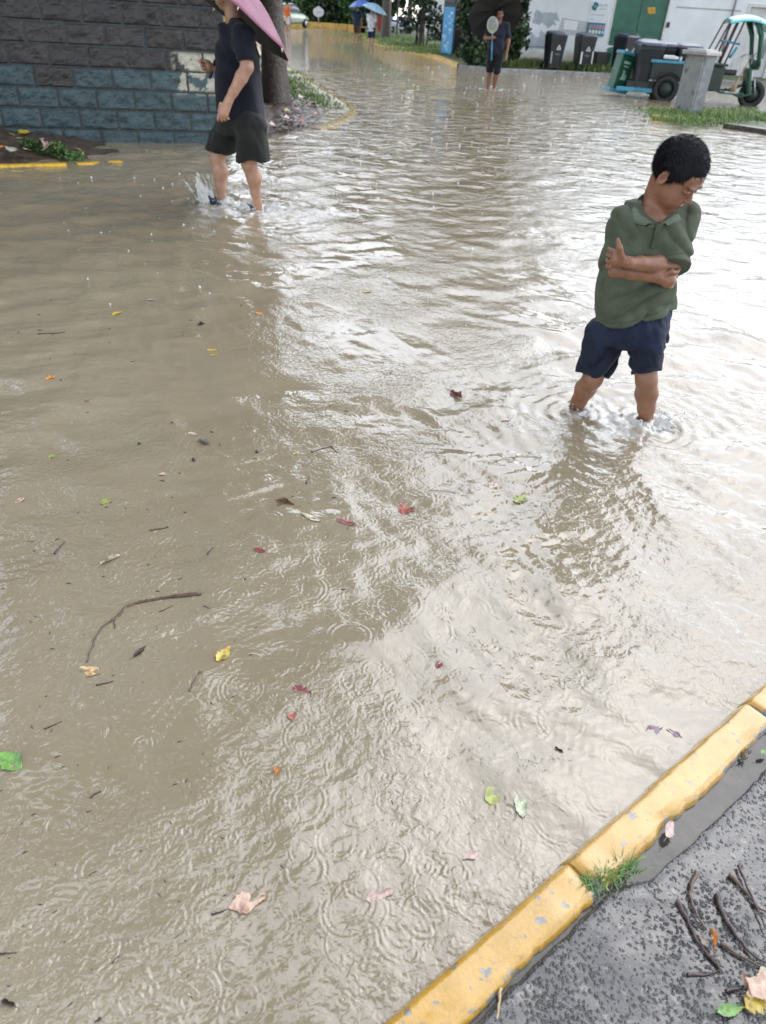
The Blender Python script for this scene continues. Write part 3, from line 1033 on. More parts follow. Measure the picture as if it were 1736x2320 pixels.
def face_cols(V, hc, R, sc):
    """lips, brows, lash line and warm cheeks, as the skin's own colouring"""
    P = (V - np.array(hc)) @ np.array(R) / sc
    c = np.ones((len(V), 3), np.float32)
    x, y, z = np.abs(P[:, 0]), P[:, 1], P[:, 2]
    near = (np.linalg.norm(P, axis=1) < .16)
    def blend(m, col):
        c[:] = c * (1 - m[:, None]) + np.array(col) * m[:, None]
    lips = np.exp(-((x / .018) ** 4) - ((z + .058) / .0085) ** 4) * (y < -.072) * near
    blend(.75 * lips, (.80, .48, .48))
    brow = np.exp(-(((x - .029) / .019) ** 4) - ((z - .0235 + .18 * (x - .029)) / .0048) ** 2) * (y < -.05) * near
    blend(.85 * brow, (.12, .11, .11))
    lash = np.exp(-(((x - .029) / .0145) ** 4) - ((z - .0000 + 3.0 * (x - .029) ** 2 * 6) / .0024) ** 2) * (y < -.06) * near
    blend(.95 * lash, (.06, .05, .05))
    lid = np.exp(-(((x - .029) / .020) ** 2) - ((z - .006) / .012) ** 2) * (y < -.05) * near
    c *= (1 - .16 * lid)[:, None]
    ch = np.exp(-(((x - .036) / .02) ** 2) - ((z + .035) / .02) ** 2) * (y < -.03) * near
    c *= 1 - ch[:, None] * np.array((.0, .07, .07))
    m1 = fbm(V[:, 0] * 22, V[:, 1] * 22, V[:, 2] * 22, 3)
    c *= 1 + np.stack([.06 * m1, .11 * m1, .13 * m1], -1)
    nost = np.exp(-(((x - .006) / .004) ** 2) - ((z + .036) / .003) ** 2) * (y < -.08) * near
    c *= (1 - .6 * nost)[:, None]
    return c


def hair_mesh(hc, R, sc, seed=1, n=12000, length=.021, low=-.030):
    """short cropped hair: a cap that follows the skull, with thousands of tapered tufts"""
    R = np.array(R); hc = np.array(hc)
    lo, hi = hc - .17 * sc, hc + .17 * sc
    sd = SDF(lo, hi, .0036 * sc)
    sd.ell(hc + R @ (np.array((0, .016, .036)) * sc), tuple(np.array((.080, .094, .087)) * sc), .02, R)
    X, Y, Z = np.meshgrid(*sd.ax, indexing='ij')
    P = (np.stack([X, Y, Z], -1) - hc) @ R / sc
    x, y, z = np.abs(P[..., 0]), P[..., 1], P[..., 2]
    # hairline: high on the forehead, down in front of the ears, low at the nape
    line = np.where(y < -.02, .052 - np.clip((x - .045) / .03, 0, 1) * .055, np.where(y < .004, -.012, np.where(y < .03, .026, low - np.clip((y - .03) / .06, 0, 1) * .035)))
    line = line + .006 * vnoise(P[..., 0] * 90, P[..., 1] * 90, 1)
    sd.D = np.maximum(sd.D, ((line - z) * sc).astype(np.float32))
    sd.wrinkle(lambda a, b, c: .0009 * fbm(a * 60, b * 60, c * 60, 3))
    V, F = sd.mesh()
    q = np.random.default_rng(seed)
    ctr = hc + R @ (np.array((0, .016, .02)) * sc)
    pick = V[q.integers(0, len(V), n)]
    nrm = pick - ctr; nrm /= np.linalg.norm(nrm, axis=1)[:, None]
    comb = R @ np.array((.15, -.8, -.75))
    tg = comb - nrm * (comb * nrm).sum(1)[:, None]
    tg /= np.linalg.norm(tg, axis=1)[:, None] + 1e-6
    d = nrm * q.uniform(.06, .50, (n, 1)) + tg + q.normal(0, .17, (n, 3))
    d /= np.linalg.norm(d, axis=1)[:, None]
    L = (length * sc * q.uniform(.45, 1.1, (n, 1)))
    s1 = np.cross(d, nrm + .01); s1 /= np.linalg.norm(s1, axis=1)[:, None] + 1e-9
    s2 = np.cross(d, s1)
    w = .0009 * sc
    b0 = pick - nrm * .002
    tv = np.stack([b0 + s1 * w, b0 - s1 * w * .5 + s2 * w * .87, b0 - s1 * w * .5 - s2 * w * .87, b0 + d * L], 1).reshape(-1, 3)
    nv = len(V)
    i = nv + 4 * np.arange(n)
    tf = np.concatenate([np.stack([i, i + 1, i + 3, i + 3], -1), np.stack([i + 1, i + 2, i + 3, i + 3], -1), np.stack([i + 2, i, i + 3, i + 3], -1)])
    faces = [tuple(f) for f in F] + [tuple(f[:3]) for f in tf]
    return np.concatenate([V, tv]), faces


def lerp(a, b, t): return np.array(a) * (1 - t) + np.array(b) * t


def fingers(sd, base, dirv, across, palm, lens, r, curl, spread=.25, k=.004):
    """four bent fingers rooted along the knuckle line: base point, pointing direction, across direction, palm side direction"""
    dirv, across, palm = [np.array(v, float) / np.linalg.norm(v) for v in (dirv, across, palm)]
    for i, L in enumerate(lens):
        o = (i - 1.5)
        p = np.array(base) + across * o * r * 2.15
        a = 0.0
        d0 = dirv + across * o * spread * .25
        pts, rs = [p], [r * 1.05]
        for j, f in enumerate((.45, .32, .23)):
            a += curl[j] * (1 + .12 * o)
            d = d0 * cos(a) + palm * sin(a)
            d /= np.linalg.norm(d)
            pts.append(pts[-1] + d * L * f)
            rs.append(r * (1 - .12 * (j + 1)))
        sd.chain(pts, rs, k)


# ------------------------------------------------------------------ the boy
def boy():
    root = empty("person", (float((bl[0] + br[0]) / 2), float((bl[1] + br[1]) / 2), 0), "boy in a green polo shirt and navy shorts hugging himself as he wades", "person")
    h = .0042
    lo, hi = (.68, 2.45, -.14), (1.42, 3.15, 1.22)
    sk = SDF(lo, hi, h)
    Rh = rot(radians(48), radians(32), radians(-3))
    hc = atY(1533, 399, 2.80)
    hsc = 1.03
    nb = atY(1476, 472, 2.86)
    # neck and chest seen in the open collar
    sk.cap(nb + (0, 0.02, -.06), hc + Rh @ np.array((0, .03, -.05)), .046, .043, .02)
    sk.ell(atY(1474, 500, 2.83), (.075, .055, .06), .03)
    head_parts(sk, hc, Rh, hsc)
    # arms: his left forearm lies over the right one
    shL, elL, wrL = atY(1548, 498, 2.88), atY(1524, 603, 2.775), atY(1424, 595, 2.665)
    sk.chain([shL, elL], [.040, .033], .02)
    sk.chain([elL, lerp(elL, wrL, .35), lerp(elL, wrL, .75), wrL], [.032, .034, .026, .0205], .012)
    shR, elR, wrR = atY(1412, 500, 2.82), atY(1398, 612, 2.775), atY(1492, 628, 2.715)
    sk.chain([shR, elR], [.040, .033], .02)
    sk.chain([elR, lerp(elR, wrR, .4), wrR], [.031, .030, .021], .012)
    # left hand (image left) gripping the other upper arm, thumb up
    pl = atY(1399, 588, 2.672)
    sk.chain([wrL, pl], [.020, .022], .012)
    sk.ell(pl, (.024, .016, .030), .012)
    kn = atY(1389, 588, 2.680)
    fingers(sk, kn, (-.85, .55, -.05), (0, .1, -1), (.25, 1, 0), (.046, .052, .050, .042), .0088, (.55, .75, .4), .2)
    sk.chain([atY(1408, 580, 2.655), atY(1404, 562, 2.652), atY(1400, 544, 2.660)], [.0125, .0105, .0080], .008)
    # right hand (image right) a fist tucked under the elbow
    pr = atY(1514, 636, 2.715)
    sk.chain([wrR, pr], [.021, .022], .012)
    sk.ell(pr, (.028, .020, .026), .012)
    kr = atY(1523, 634, 2.720)
    fingers(sk, kr, (.9, .35, .1), (0, .1, -1), (-.1, 1, .1), (.042, .048, .046, .038), .0088, (.5, .9, .6), .2)
    sk.chain([atY(1508, 622, 2.705), atY(1522, 616, 2.70), atY(1533, 618, 2.71)], [.0115, .010, .008], .006)
    # legs
    hipA, knA, anA = atY(1376, 760, 2.86), atY(1343, 858, 2.825), atY(1302, 926, 2.915)
    hipB, knB, anB = atY(1458, 760, 2.80), atY(1465, 862, 2.735), atY(1464, 946, 2.80)
    sk.chain([hipA, knA], [.056, .043], .02)
    ca = lerp(knA, anA, .35) + (0, .012, 0)
    sk.chain([knA, ca, lerp(knA, anA, .75), anA], [.040, .044, .033, .027], .014)
    sk.chain([hipB, knB], [.056, .043], .02)
    cb = lerp(knB, anB, .38) + (.004, .012, 0)
    sk.chain([knB, cb, lerp(knB, anB, .75), anB], [.041, .046, .035, .029], .014)
    for an, dx, dy in ((anA, -.05, -.11), (anB, .03, -.13)):
        an2 = np.array((an[0], an[1], -.07))
        sk.chain([an, an2], [.027, .030], .01)
        sk.chain([an2 + (0, .015, -.01), an2 + (dx, dy, -.018)], [.034, .028], .02)
    V, F = sk.mesh()
    col = face_cols(V, hc, Rh, hsc)
    obj("body", V, F, M_skin, root, cols=col)
    Vh, Fh = hair_mesh(hc, Rh, hsc, 4)
    obj("hair", Vh, Fh, M_hair, root, smooth=False)

    # polo shirt
    M_polo = cloth_mat("green_cotton", (.080, .094, .060), .85, attr=True)
    U = np.array((.97, .22, 0))
    st = SDF((.70, 2.5, .25), (1.42, 3.15, 1.12), .0046)
    cs = [atY(1436, 722, 2.845), atY(1437, 640, 2.845), atY(1452, 560, 2.85), atY(1474, 500, 2.86), atY(1476, 466, 2.87)]
    st.loft(cs, [.150, .146, .136, .125, .070], [.116, .108, .100, .088, .052], U, .02)
    st.cap(atY(1470, 478, 2.88), atY(1420, 496, 2.83), .048, .046, .03)
    st.cap(atY(1480, 480, 2.88), atY(1548, 492, 2.88), .050, .048, .03)
    sl = SDF((.70, 2.5, .25), (1.42, 3.15, 1.12), .0046)
    slA, slB = atY(1549, 494, 2.885), atY(1524, 602, 2.755)
    sl.cap(slA, slB + (slB - slA) * .2, .047, .058, .01).cut(slB, slB - slA + np.array((.05, 0, 0.01)))
    st2 = SDF((.70, 2.5, .25), (1.42, 3.15, 1.12), .0046)
    rA, rB = atY(1413, 508, 2.82), atY(1396, 592, 2.775)
    st2.cap(rA, rB + (rB - rA) * .2, .048, .051, .01).cut(rB, rB - rA)
    for o in (sl, st2):
        hh = np.maximum(.05 - np.abs(st.D - o.D), 0) / .05
        st.D = np.minimum(st.D, o.D) - hh * hh * .05 * .22
    # open neck
    st.ell(atY(1478, 466, 2.80), (.043, .075, .046), .006, None, True)
    hemn = cs[0] - cs[1]
    st.cut(atY(1433, 706, 2.845) - np.array((0, 0, 0)), hemn / np.linalg.norm(hemn) + np.array((.08, 0, 0)))

    def wr(x, y, z):
        # folds pulled from the armpits to the hugging arms, slack waves above the hem
        def ridge(t): return 1 - 2 * np.abs(np.sin(t)) ** .7
        a = .010 * ridge(42 * (z * .75 + (x - 1.0) * .8) + 2 * vnoise(x * 9, y * 9, z * 9)) * np.clip((z - .60) / .1, 0, 1) * np.clip((.945 - z) / .10, 0, 1)
        b_ = .013 * ridge(27 * (z - (x - 1.0) * .9) + 2 * vnoise(x * 8, y * 8, z * 8 + 4)) * np.clip((.70 - z) / .08, 0, 1)
        return -.004 + a * np.clip(.5 + vnoise(x * 7, y * 7, z * 7), 0, 1.2) + b_ * np.clip(.5 + vnoise(x * 6, y * 6, z * 6 + 2), 0, 1.2) + .007 * (.4 - np.abs(vnoise(x * 17 + z * 8, y * 17, z * 17))) + .0015 * vnoise(x * 50, y * 50, z * 50)
    st.wrinkle(wr)
    V, F = st.mesh()
    hn = hemn / np.linalg.norm(hemn) + np.array((.08, 0, 0)); hn /= np.linalg.norm(hn)
    dh = -(V - atY(1433, 706, 2.845)) @ hn                       # height above the hem
    sn = slB - slA + np.array((.05, 0, .01)); sn /= np.linalg.norm(sn)
    dsl = np.where(np.linalg.norm(V - slB, axis=1) < .11, -(V - slB) @ sn, 9)
    cc = 1 - .38 * np.exp(-((dh - .016) / .0022) ** 2) - .38 * np.exp(-((dsl - .016) / .0022) ** 2)
    cc = cc - .30 * np.clip(fbm(V[:, 0] * 11, V[:, 1] * 11, V[:, 2] * 9, 4) - .25, 0, .8) - .22 * np.clip(fbm(V[:, 0] * 60, V[:, 1] * 60, V[:, 2] * 60, 2) - .55, 0, 1)
    sh = obj("polo_shirt", V, F, M_polo, root, cols=np.clip(cc, .3, 1.1))
    # collar: two turned-down flaps that meet in a point on the breast
    M_col = cloth_mat("green_collar_rib", (.125, .155, .11), .85)
    tip = atY(1487, 514, 2.752)
    back = nb + np.array((-.002, .050, .058))
    L0, R0 = atY(1447, 448, 2.85), atY(1516, 470, 2.85)
    mb = MB()
    def flap(path, outs, n=14):
        path = [np.array(p) for p in path]; outs = [np.array(p) for p in outs]
        def sp(ps, t):
            f = t * (len(ps) - 1); i = min(int(f), len(ps) - 2); u = f - i
            return ps[i] * (1 - u) + ps[i + 1] * u
        V, Fq = [], []
        for i in range(n + 1):
            a, b_ = sp(path, i / n), sp(outs, i / n)
            for j, t in enumerate((0, .35, .7, 1)):
                V.append(a * (1 - t) + b_ * t + np.array((0, -.008, .010)) * sin(pi * t) * 1.3)
            for j, t in enumerate((1, .5, 0)):
                V.append(a * (1 - t) + b_ * t + np.array((0, .004, -.005)))
        for i in range(n):
            for j in range(6): Fq.append((i * 7 + j, i * 7 + j + 1, (i + 1) * 7 + j + 1, (i + 1) * 7 + j))
        Fq += [tuple(range(7)), tuple(range(n * 7, n * 7 + 7))[::-1]]
        mb.add(V, Fq)
    flap([back, L0 + (0, 0, .004), atY(1452, 484, 2.80), tip], [back + (0, .02, -.03), atY(1427, 474, 2.81), atY(1428, 502, 2.764), atY(1462, 510, 2.748)])
    flap([back, R0 + (0.01, 0, .004), atY(1512, 492, 2.81), tip], [back + (0, .02, -.03), atY(1540, 488, 2.85), atY(1545, 498, 2.795), atY(1512, 510, 2.758)])
    mb.build("collar", M_col, sh)
    # button placket
    pk = MB()
    pk.box(atY(1487, 535, 2.748), (.022, .006, .085), rz=.22, bev=.002, rx=-.05)
    pk.build("placket", cloth_mat("green_cotton_placket", (.070, .083, .052), .85), sh)

    # shorts
    M_sh = cloth_mat("navy_cotton", (.0115, .018, .042), .75, attr=True)
    so = SDF((.68, 2.5, .02), (1.40, 3.15, .72), .0046)
    so.loft([atY(1427, 768, 2.84), atY(1434, 735, 2.845), atY(1438, 700, 2.845)], [.143, .145, .137], [.104, .102, .096], U, .02)
    lA0, lA1 = atY(1378, 752, 2.86), atY(1345, 843, 2.828)
    lB0, lB1 = atY(1462, 752, 2.80), atY(1466, 840, 2.745)
    for a, b_, r0, r1 in ((lA0, lA1, .078, .054), (lB0, lB1, .075, .049)):
        g = SDF((.68, 2.5, .02), (1.40, 3.15, .72), .0046)
        d = b_ - a
        g.cap(a, b_ + d * .3, r0, r1, .01).cut(b_, d / np.linalg.norm(d) + np.array((0, -.1, -.15)))
        hh = np.maximum(.02 - np.abs(so.D - g.D), 0) / .02
        so.D = np.minimum(so.D, g.D) - hh * hh * .005

    def wr2(x, y, z):
        return .013 * (1 - 2 * np.abs(np.sin(30 * (z * .5 - (x - 1.0) * .9) + 3 * vnoise(x * 9, y * 9, z * 6))) ** .7) * np.clip(.4 + vnoise(x * 8, y * 8, z * 8), 0, 1.2) + .008 * (.5 - np.abs(vnoise(x * 17, y * 17, z * 8))) + .006 * (.5 - np.abs(vnoise(x * 30 + z * 14, y * 30, z * 22 + 3))) + .0012 * vnoise(x * 50, y * 50, z * 50) - .007
    so.wrinkle(wr2)
    V, F = so.mesh()
    wetz = np.clip((.115 + .05 * fbm(V[:, 0] * 14, V[:, 1] * 14, V[:, 2] * 5, 3) - (V[:, 2] - atY(1466, 840, 2.745)[2])) / .03, 0, 1)
    cc = 1 - .42 * wetz - .3 * np.clip(fbm(V[:, 0] * 13, V[:, 1] * 13, V[:, 2] * 10, 3) - .3, 0, .8)
    obj("shorts", V, F, M_sh, root, cols=np.clip(cc, .3, 1.1))
    # dark sandal strap above the rear foot
    M_str = mat("sandal_rubber", (.02, .02, .022), .4, .2, 30)
    for an, dx, dy in ((anA, -.05, -.11), (anB, .03, -.13)):
        mb = MB()
        ring = [(an[0] + .033 * cos(t), an[1] + .033 * sin(t), -.005 + .008 * sin(t)) for t in np.linspace(0, 2 * pi, 20)]
        mb.tube(ring, .006, 6)
        mb.box((an[0] + dx * .45, an[1] + dy * .45, -.115), (.075, .19, .02), rz=atan2(-dx, dy) if False else 0.0, bev=.008)
        mb.build("sandal", M_str, root)
    return root


boy()


# ------------------------------------------------------------------ umbrella
def umbrella(label, apex_c, axis, R, depth, handle, m_top, m_in, spin=0.0, group=None, shaft=True, wet=True):
    """apex_c: centre of the rim plane; axis: unit vector towards the ferrule; handle: point where the grip ends"""
    ax = np.array(axis, float); ax /= np.linalg.norm(ax)
    u = np.cross(ax, (0, 1, 0)); u /= np.linalg.norm(u)
    v = np.cross(ax, u)
    c = np.array(apex_c, float)
    root = empty("umbrella", handle, label, "umbrella", group)
    def P(t, a, off=0.0):
        # radial profile with sagging panels between the eight ribs
        w = abs(((a - spin) / (pi / 4)) % 1.0 - .5) * 2          # 1 on a rib, 0 mid panel
        rr = R * sin(t * pi / 2 * .985) if False else R * t
        rim = 1 - .055 * (1 - w ** 2) * t ** 3
        zz = depth * (1 - t ** 1.9) - .035 * R * (1 - w ** 2) * sin(pi * min(1, t * .95)) 
        return c + (u * cos(a) + v * sin(a)) * (rr * rim + off * .2) + ax * (zz + off)
    nt, na = 14, 64
    for nm, off, mm, flip in (("canopy", .0, m_top, False), ("lining", -.006, m_in, True)):
        V = [P(i / nt, spin + 2 * pi * j / na, off) for i in range(nt + 1) for j in range(na)]
        F = [(i * na + j, i * na + (j + 1) % na, (i + 1) * na + (j + 1) % na, (i + 1) * na + j) for i in range(nt) for j in range(na)]
        if flip: F = [f[::-1] for f in F]
        # both faces have the panel's thickness: the rim is closed by the outer sheet
        if nm == "canopy":
            n0 = len(V)
            V += [P(1, spin + 2 * pi * j / na, -.005) for j in range(na)]
            F += [(nt * na + j, nt * na + (j + 1) % na, n0 + (j + 1) % na, n0 + j) for j in range(na)]
        obj(nm, V, F, mm, root, smooth=True)
    M_sh = mat("umbrella_steel", (.05, .05, .055), .35, .1, 10, metal=.6)
    M_gr = mat("umbrella_grip", (.015, .015, .017), .4, .1, 10)
    M_tip = mat("white_tip", (.7, .7, .68), .35, .05, 10)
    for j in range(8):
        a = spin + 2 * pi * j / 8
        rb = MB().tube([P(t, a, -.012) for t in np.linspace(.02, .99, 9)], .0022, 5)
        mid = P(.55, a, -.014)
        rb.tube([mid, c + ax * (depth - .33 * R * .9)], .0018, 5)
        r_ = rb.build("rib", M_sh, root)
        e0, e1 = P(.985, a, -.006), P(1.03, a, -.012)
        MB().tube([e0, e1], [.0045, .0035], 7).build("rib_tip", M_tip, r_)
    top = c + ax * (depth + .045)
    h0 = np.array(handle, float)
    g0 = h0 + (c + ax * depth - h0) * .0
    ln = np.linalg.norm(c + ax * depth - h0)
    dd = (c + ax * depth - h0) / ln
    MB().tube([h0 + dd * .10, c + ax * depth], .006, 8).build("shaft", M_sh, root)
    MB().tube([c + ax * depth, top], [.008, .004], 8).build("ferrule", M_sh, root)
    MB().tube([h0 - dd * .02, h0, h0 + dd * .05, h0 + dd * .11], [.009, .013, .0115, .010], 10).build("grip", M_gr, root)
    return root


# ------------------------------------------------------------------ the man under the pink umbrella
def man():
    root = empty("person", (float((ml[0] + mr_[0]) / 2), float(mr_[1]), 0), "man in a navy T-shirt and black shorts wading past under a pink umbrella", "person")
    lo, hi = (-2.0, 5.75, -.15), (-.95, 6.75, 1.72)
    sk = SDF(lo, hi, .0062)
    Rh = rot(radians(-84), radians(24), radians(0))
    hsc = 1.10
    hc = atY(507, -28, 6.24)
    nb = atY(525, 48, 6.26)
    sk.cap(nb + (0.02, 0, -.07), hc + Rh @ np.array((0, .03, -.05)), .062, .058, .03)
    head_parts(sk, hc, Rh, hsc)
    # near (left) arm hanging, hand relaxed
    sh, el, wr = atY(553, 84, 6.04), atY(560, 152, 5.98), atY(519, 226, 5.95)
    sk.chain([sh, el], [.056, .048], .02)
    sk.chain([el, lerp(el, wr, .3), lerp(el, wr, .75), wr], [.043, .047, .035, .029], .012)
    pm = atY(511, 246, 5.94)
    sk.chain([wr, pm], [.029, .030], .015)
    dv = pm - wr; dv /= np.linalg.norm(dv)
    sk.cap(wr + dv * .025, pm + dv * .030, .030, .036, .015)
    fingers(sk, pm + dv * .045 + np.array((.0, 0, 0)), dv + np.array((.1, 0, -.2)), (1, .25, 0), (.2, .95, 0), (.070, .078, .074, .060), .0098, (.35, .75, .6), .25, .005)
    sk.chain([pm + (-.030, -.01, .03), pm + (-.048, .004, -.018), pm + (-.042, .012, -.055)], [.014, .012, .010], .008)
    # far (right) arm bent up, fist round the umbrella grip
    sh2, el2, wr2_ = atY(525, 80, 6.47), atY(522, 165, 6.45), atY(486, 156, 6.33)
    sk.chain([sh2, el2], [.055, .046], .02)
    sk.chain([el2, lerp(el2, wr2_, .5), wr2_], [.042, .042, .029], .012)
    pf = atY(472, 150, 6.30)
    sk.chain([wr2_, pf], [.029, .030], .015)
    sk.ell(pf, (.030, .036, .042), .012)
    fingers(sk, pf + (-.028, -.004, 0), (-.9, -.35, 0), (.12, 0, -1), (.25, 1, 0) if False else (.3, -1, 0), (.066, .072, .068, .056), .0102, (.7, 1.0, .7), .15, .005)
    sk.chain([pf + (-.005, -.03, .030), pf + (-.035, -.042, .040), pf + (-.055, -.040, .030)], [.014, .012, .010], .006)
    # legs: near leg trailing, far leg leading
    hA, kA_, aA = atY(570, 290, 6.12), atY(564, 372, 6.12), atY(584, 458, 6.20)
    hB, kB_, aB = atY(515, 290, 6.40), atY(492, 360, 6.40), atY(503, 446, 6.38)
    for h_, k_, a_ in ((hA, kA_, aA), (hB, kB_, aB)):
        sk.chain([h_, k_], [.085, .060], .03)
        cc = lerp(k_, a_, .33) + (.018, 0, 0)
        sk.chain([k_, cc, lerp(k_, a_, .72), a_], [.056, .061, .041, .034], .02)
        an = np.array((a_[0], a_[1], -.05))
        sk.chain([a_, an], [.034, .036], .012)
        sk.chain([an + (.025, 0, -.012), an + (-.14, -.012, -.03)], [.036, .030], .02)
    V, F = sk.mesh()
    obj("body", V, F, M_skin2, root, cols=face_cols(V, hc, Rh, hsc))
    Vh, Fh = hair_mesh(hc, Rh, hsc, 9, 1500, .02)
    obj("hair", Vh, Fh, M_hair, root, smooth=False)
    M_ts = cloth_mat("navy_jersey", (.0065, .0075, .016), .8)
    bx0, bx1 = (-2.0, 5.75, .40), (-.95, 6.75, 1.50)
    st = SDF(bx0, bx1, .0062)
    U = (0, 1, 0)
    cs = [atY(549, 276, 6.24), atY(546, 225, 6.24), atY(541, 160, 6.24), atY(537, 100, 6.25), atY(533, 60, 6.25)]
    st.loft(cs, [.200, .200, .205, .195, .11], [.182, .178, .168, .148, .095], U, .02)
    st.cap(atY(530, 70, 6.25), atY(550, 86, 6.06), .085, .075, .05)
    st.cap(atY(528, 70, 6.25), atY(530, 84, 6.45), .085, .075, .05)
    for a, b_ in ((atY(553, 82, 6.04), atY(560, 140, 5.985)), (atY(525, 80, 6.47), atY(522, 140, 6.46))):
        g = SDF(bx0, bx1, .0062)
        g.cap(a, b_ + (b_ - a) * .3, .076, .078, .01).cut(b_, b_ - a)
        hh = np.maximum(.04 - np.abs(st.D - g.D), 0) / .04
        st.D = np.minimum(st.D, g.D) - hh * hh * .01
    st.ell(atY(520, 38, 6.24), (.07, .08, .06), .01, None, True)
    st.cut(atY(549, 268, 6.24), (-.05, 0, -1))

    def wf(x, y, z):
        return .011 * np.sin(26 * (x + .25 * z) + 3 * vnoise(x * 4, y * 4, z * 3)) * np.clip((1.15 - z) / .3, 0, 1) + .008 * np.sin(45 * (z + .5 * x) + 3 * vnoise(x * 5, y * 5, z * 5)) * np.clip((z - .9) / .2, 0, 1) + .0015 * vnoise(x * 40, y * 40, z * 40)
    st.wrinkle(wf)
    V, F = st.mesh()
    obj("t_shirt", V, F, M_ts, root)
    M_bs = cloth_mat("black_cotton_shorts", (.014, .0145, .0125), .8)
    bs0, bs1 = (-2.0, 5.75, .2), (-.95, 6.75, .85)
    so = SDF(bs0, bs1, .0062)
    so.loft([atY(542, 306, 6.25), atY(546, 280, 6.25), atY(548, 256, 6.25)], [.185, .185, .18], [.172, .168, .165], U, .02)
    for a, b_, r0, r1, nx in ((atY(568, 290, 6.12), atY(573, 361, 6.12), .125, .118, .12), (atY(522, 290, 6.38), atY(495, 343, 6.40), .120, .098, -.35)):
        g = SDF(bs0, bs1, .0062)
        g.cap(a, b_ + (b_ - a) * .4, r0, r1, .01).cut(b_, (nx * .5, 0, -1))
        hh = np.maximum(.03 - np.abs(so.D - g.D), 0) / .03
        so.D = np.minimum(so.D, g.D) - hh * hh * .0075
    so.wrinkle(lambda x, y, z: .012 * np.sin(34 * (x * .9 + .55 * z) + 4 * vnoise(x * 6, y * 6, z * 4)) * np.clip(.4 + vnoise(x * 5, y * 5, z * 5), 0, 1.2) + .016 * (.5 - np.abs(vnoise(x * 9, y * 9, z * 4))) + .007 * (.4 - np.abs(vnoise(x * 18 + z * 9, y * 18, z * 12))) - .008)
    V, F = so.mesh()
    obj("shorts", V, F, M_bs, root)
    M_sd = mat("navy_rubber", (.018, .03, .07), .35, .2, 20)
    for px, py, dz, sw in ((590, 474, 0, .0), (500, 462, .0, .03)):
        p = at(px, py, 0)
        mb = MB()
        # slipper: sole, foot-bed and a broad strap over the instep
        sole = [(-.17, .0), (-.15, .040), (-.08, .050), (0, .040), (.08, .038), (.105, .0), (.08, -.038), (0, -.040), (-.08, -.050), (-.15, -.040)]
        lift = .012 if px < 550 else -.03
        V = [(p[0] + x - .02, p[1] + y, z + lift - x * .10 * (px < 550)) for z in (-.03, .0) for x, y in sole]
        n = len(sole)
        F = [(i, (i + 1) % n, n + (i + 1) % n, n + i) for i in range(n)] + [tuple(range(n))[::-1], tuple(range(n, 2 * n))]
        mb.add(V, F)
        pts = [(p[0] - .08, p[1] + .052 * cos(t), lift + .004 + .055 * sin(t)) for t in np.linspace(0, pi, 11)]
        for k in range(-3, 4):
            mb.tube([(q[0] + k * .012, q[1], q[2] - abs(k) * .002 - k * .004) for q in pts], .0065, 6)
        mb.build("slipper", M_sd, root)
    # pink umbrella
    hnd = atY(477, 172, 6.30)
    m_pink = mat("pink_coated_cloth", (.25, .088, .140), .5, .12, 5, .0015, 30, spec=.3)
    m_blk = mat("black_coated_lining", (.014, .013, .014), .5, .2, 6)
    ctr = atY(506, 22, 6.30)
    umbrella("pink umbrella with a black lining, tilted over the wading man", atY(512, 16, 6.32), (.52, .22, .82), .56, .20, hnd, m_pink, m_blk, spin=.30)
    return root


man()


# ------------------------------------------------------------------ foliage
def leaf_cloud(name, clumps, n, size, mt, parent, seed, flat=.35, tint=(.55, 1.5), droop=.3):
    """n small folded leaves spread through the shells of many clumps: clumps = [(x, y, z, rx, ry, rz)]"""
    q = np.random.default_rng(seed)
    cl = np.array(clumps, float)
    w = (cl[:, 3] * cl[:, 4] * cl[:, 5]) ** (2 / 3)
    k = q.choice(len(cl), n, p=w / w.sum())
    d = q.normal(size=(n, 3)); d /= np.linalg.norm(d, axis=1)[:, None]
    rad = q.uniform(.45, 1.05, (n, 1)) ** .6
    c = cl[k, :3] + d * rad * cl[k, 3:6] * (1 + .25 * q.normal(size=(n, 1)) * .5)
    ax = d * .5 + q.normal(0, .7, (n, 3)) + np.array((0, 0, -droop)); ax /= np.linalg.norm(ax, axis=1)[:, None]
    sd = np.cross(ax, q.normal(size=(n, 3))); sd /= np.linalg.norm(sd, axis=1)[:, None] + 1e-9
    nn = np.cross(ax, sd)
    L = size * q.uniform(.6, 1.4, (n, 1)); Wd = L * flat
    tip, base = c + ax * L * .5, c - ax * L * .5
    l_, r_ = c + sd * Wd + nn * Wd * .35, c - sd * Wd + nn * Wd * .35
    V = np.stack([base, l_, tip, r_], 1).reshape(-1, 3)
    i = 4 * np.arange(n)
    F = np.stack([i, i + 1, i + 2, i + 3], -1)
    ct = q.uniform(tint[0], tint[1], len(cl))[k] * q.uniform(.7, 1.3, n)
    col = np.repeat(np.stack([ct * q.uniform(.85, 1.25, n), ct, ct * q.uniform(.7, 1.1, n)], -1), 4, axis=0)
    return obj(name, V, F, mt, parent, smooth=False, cols=col)


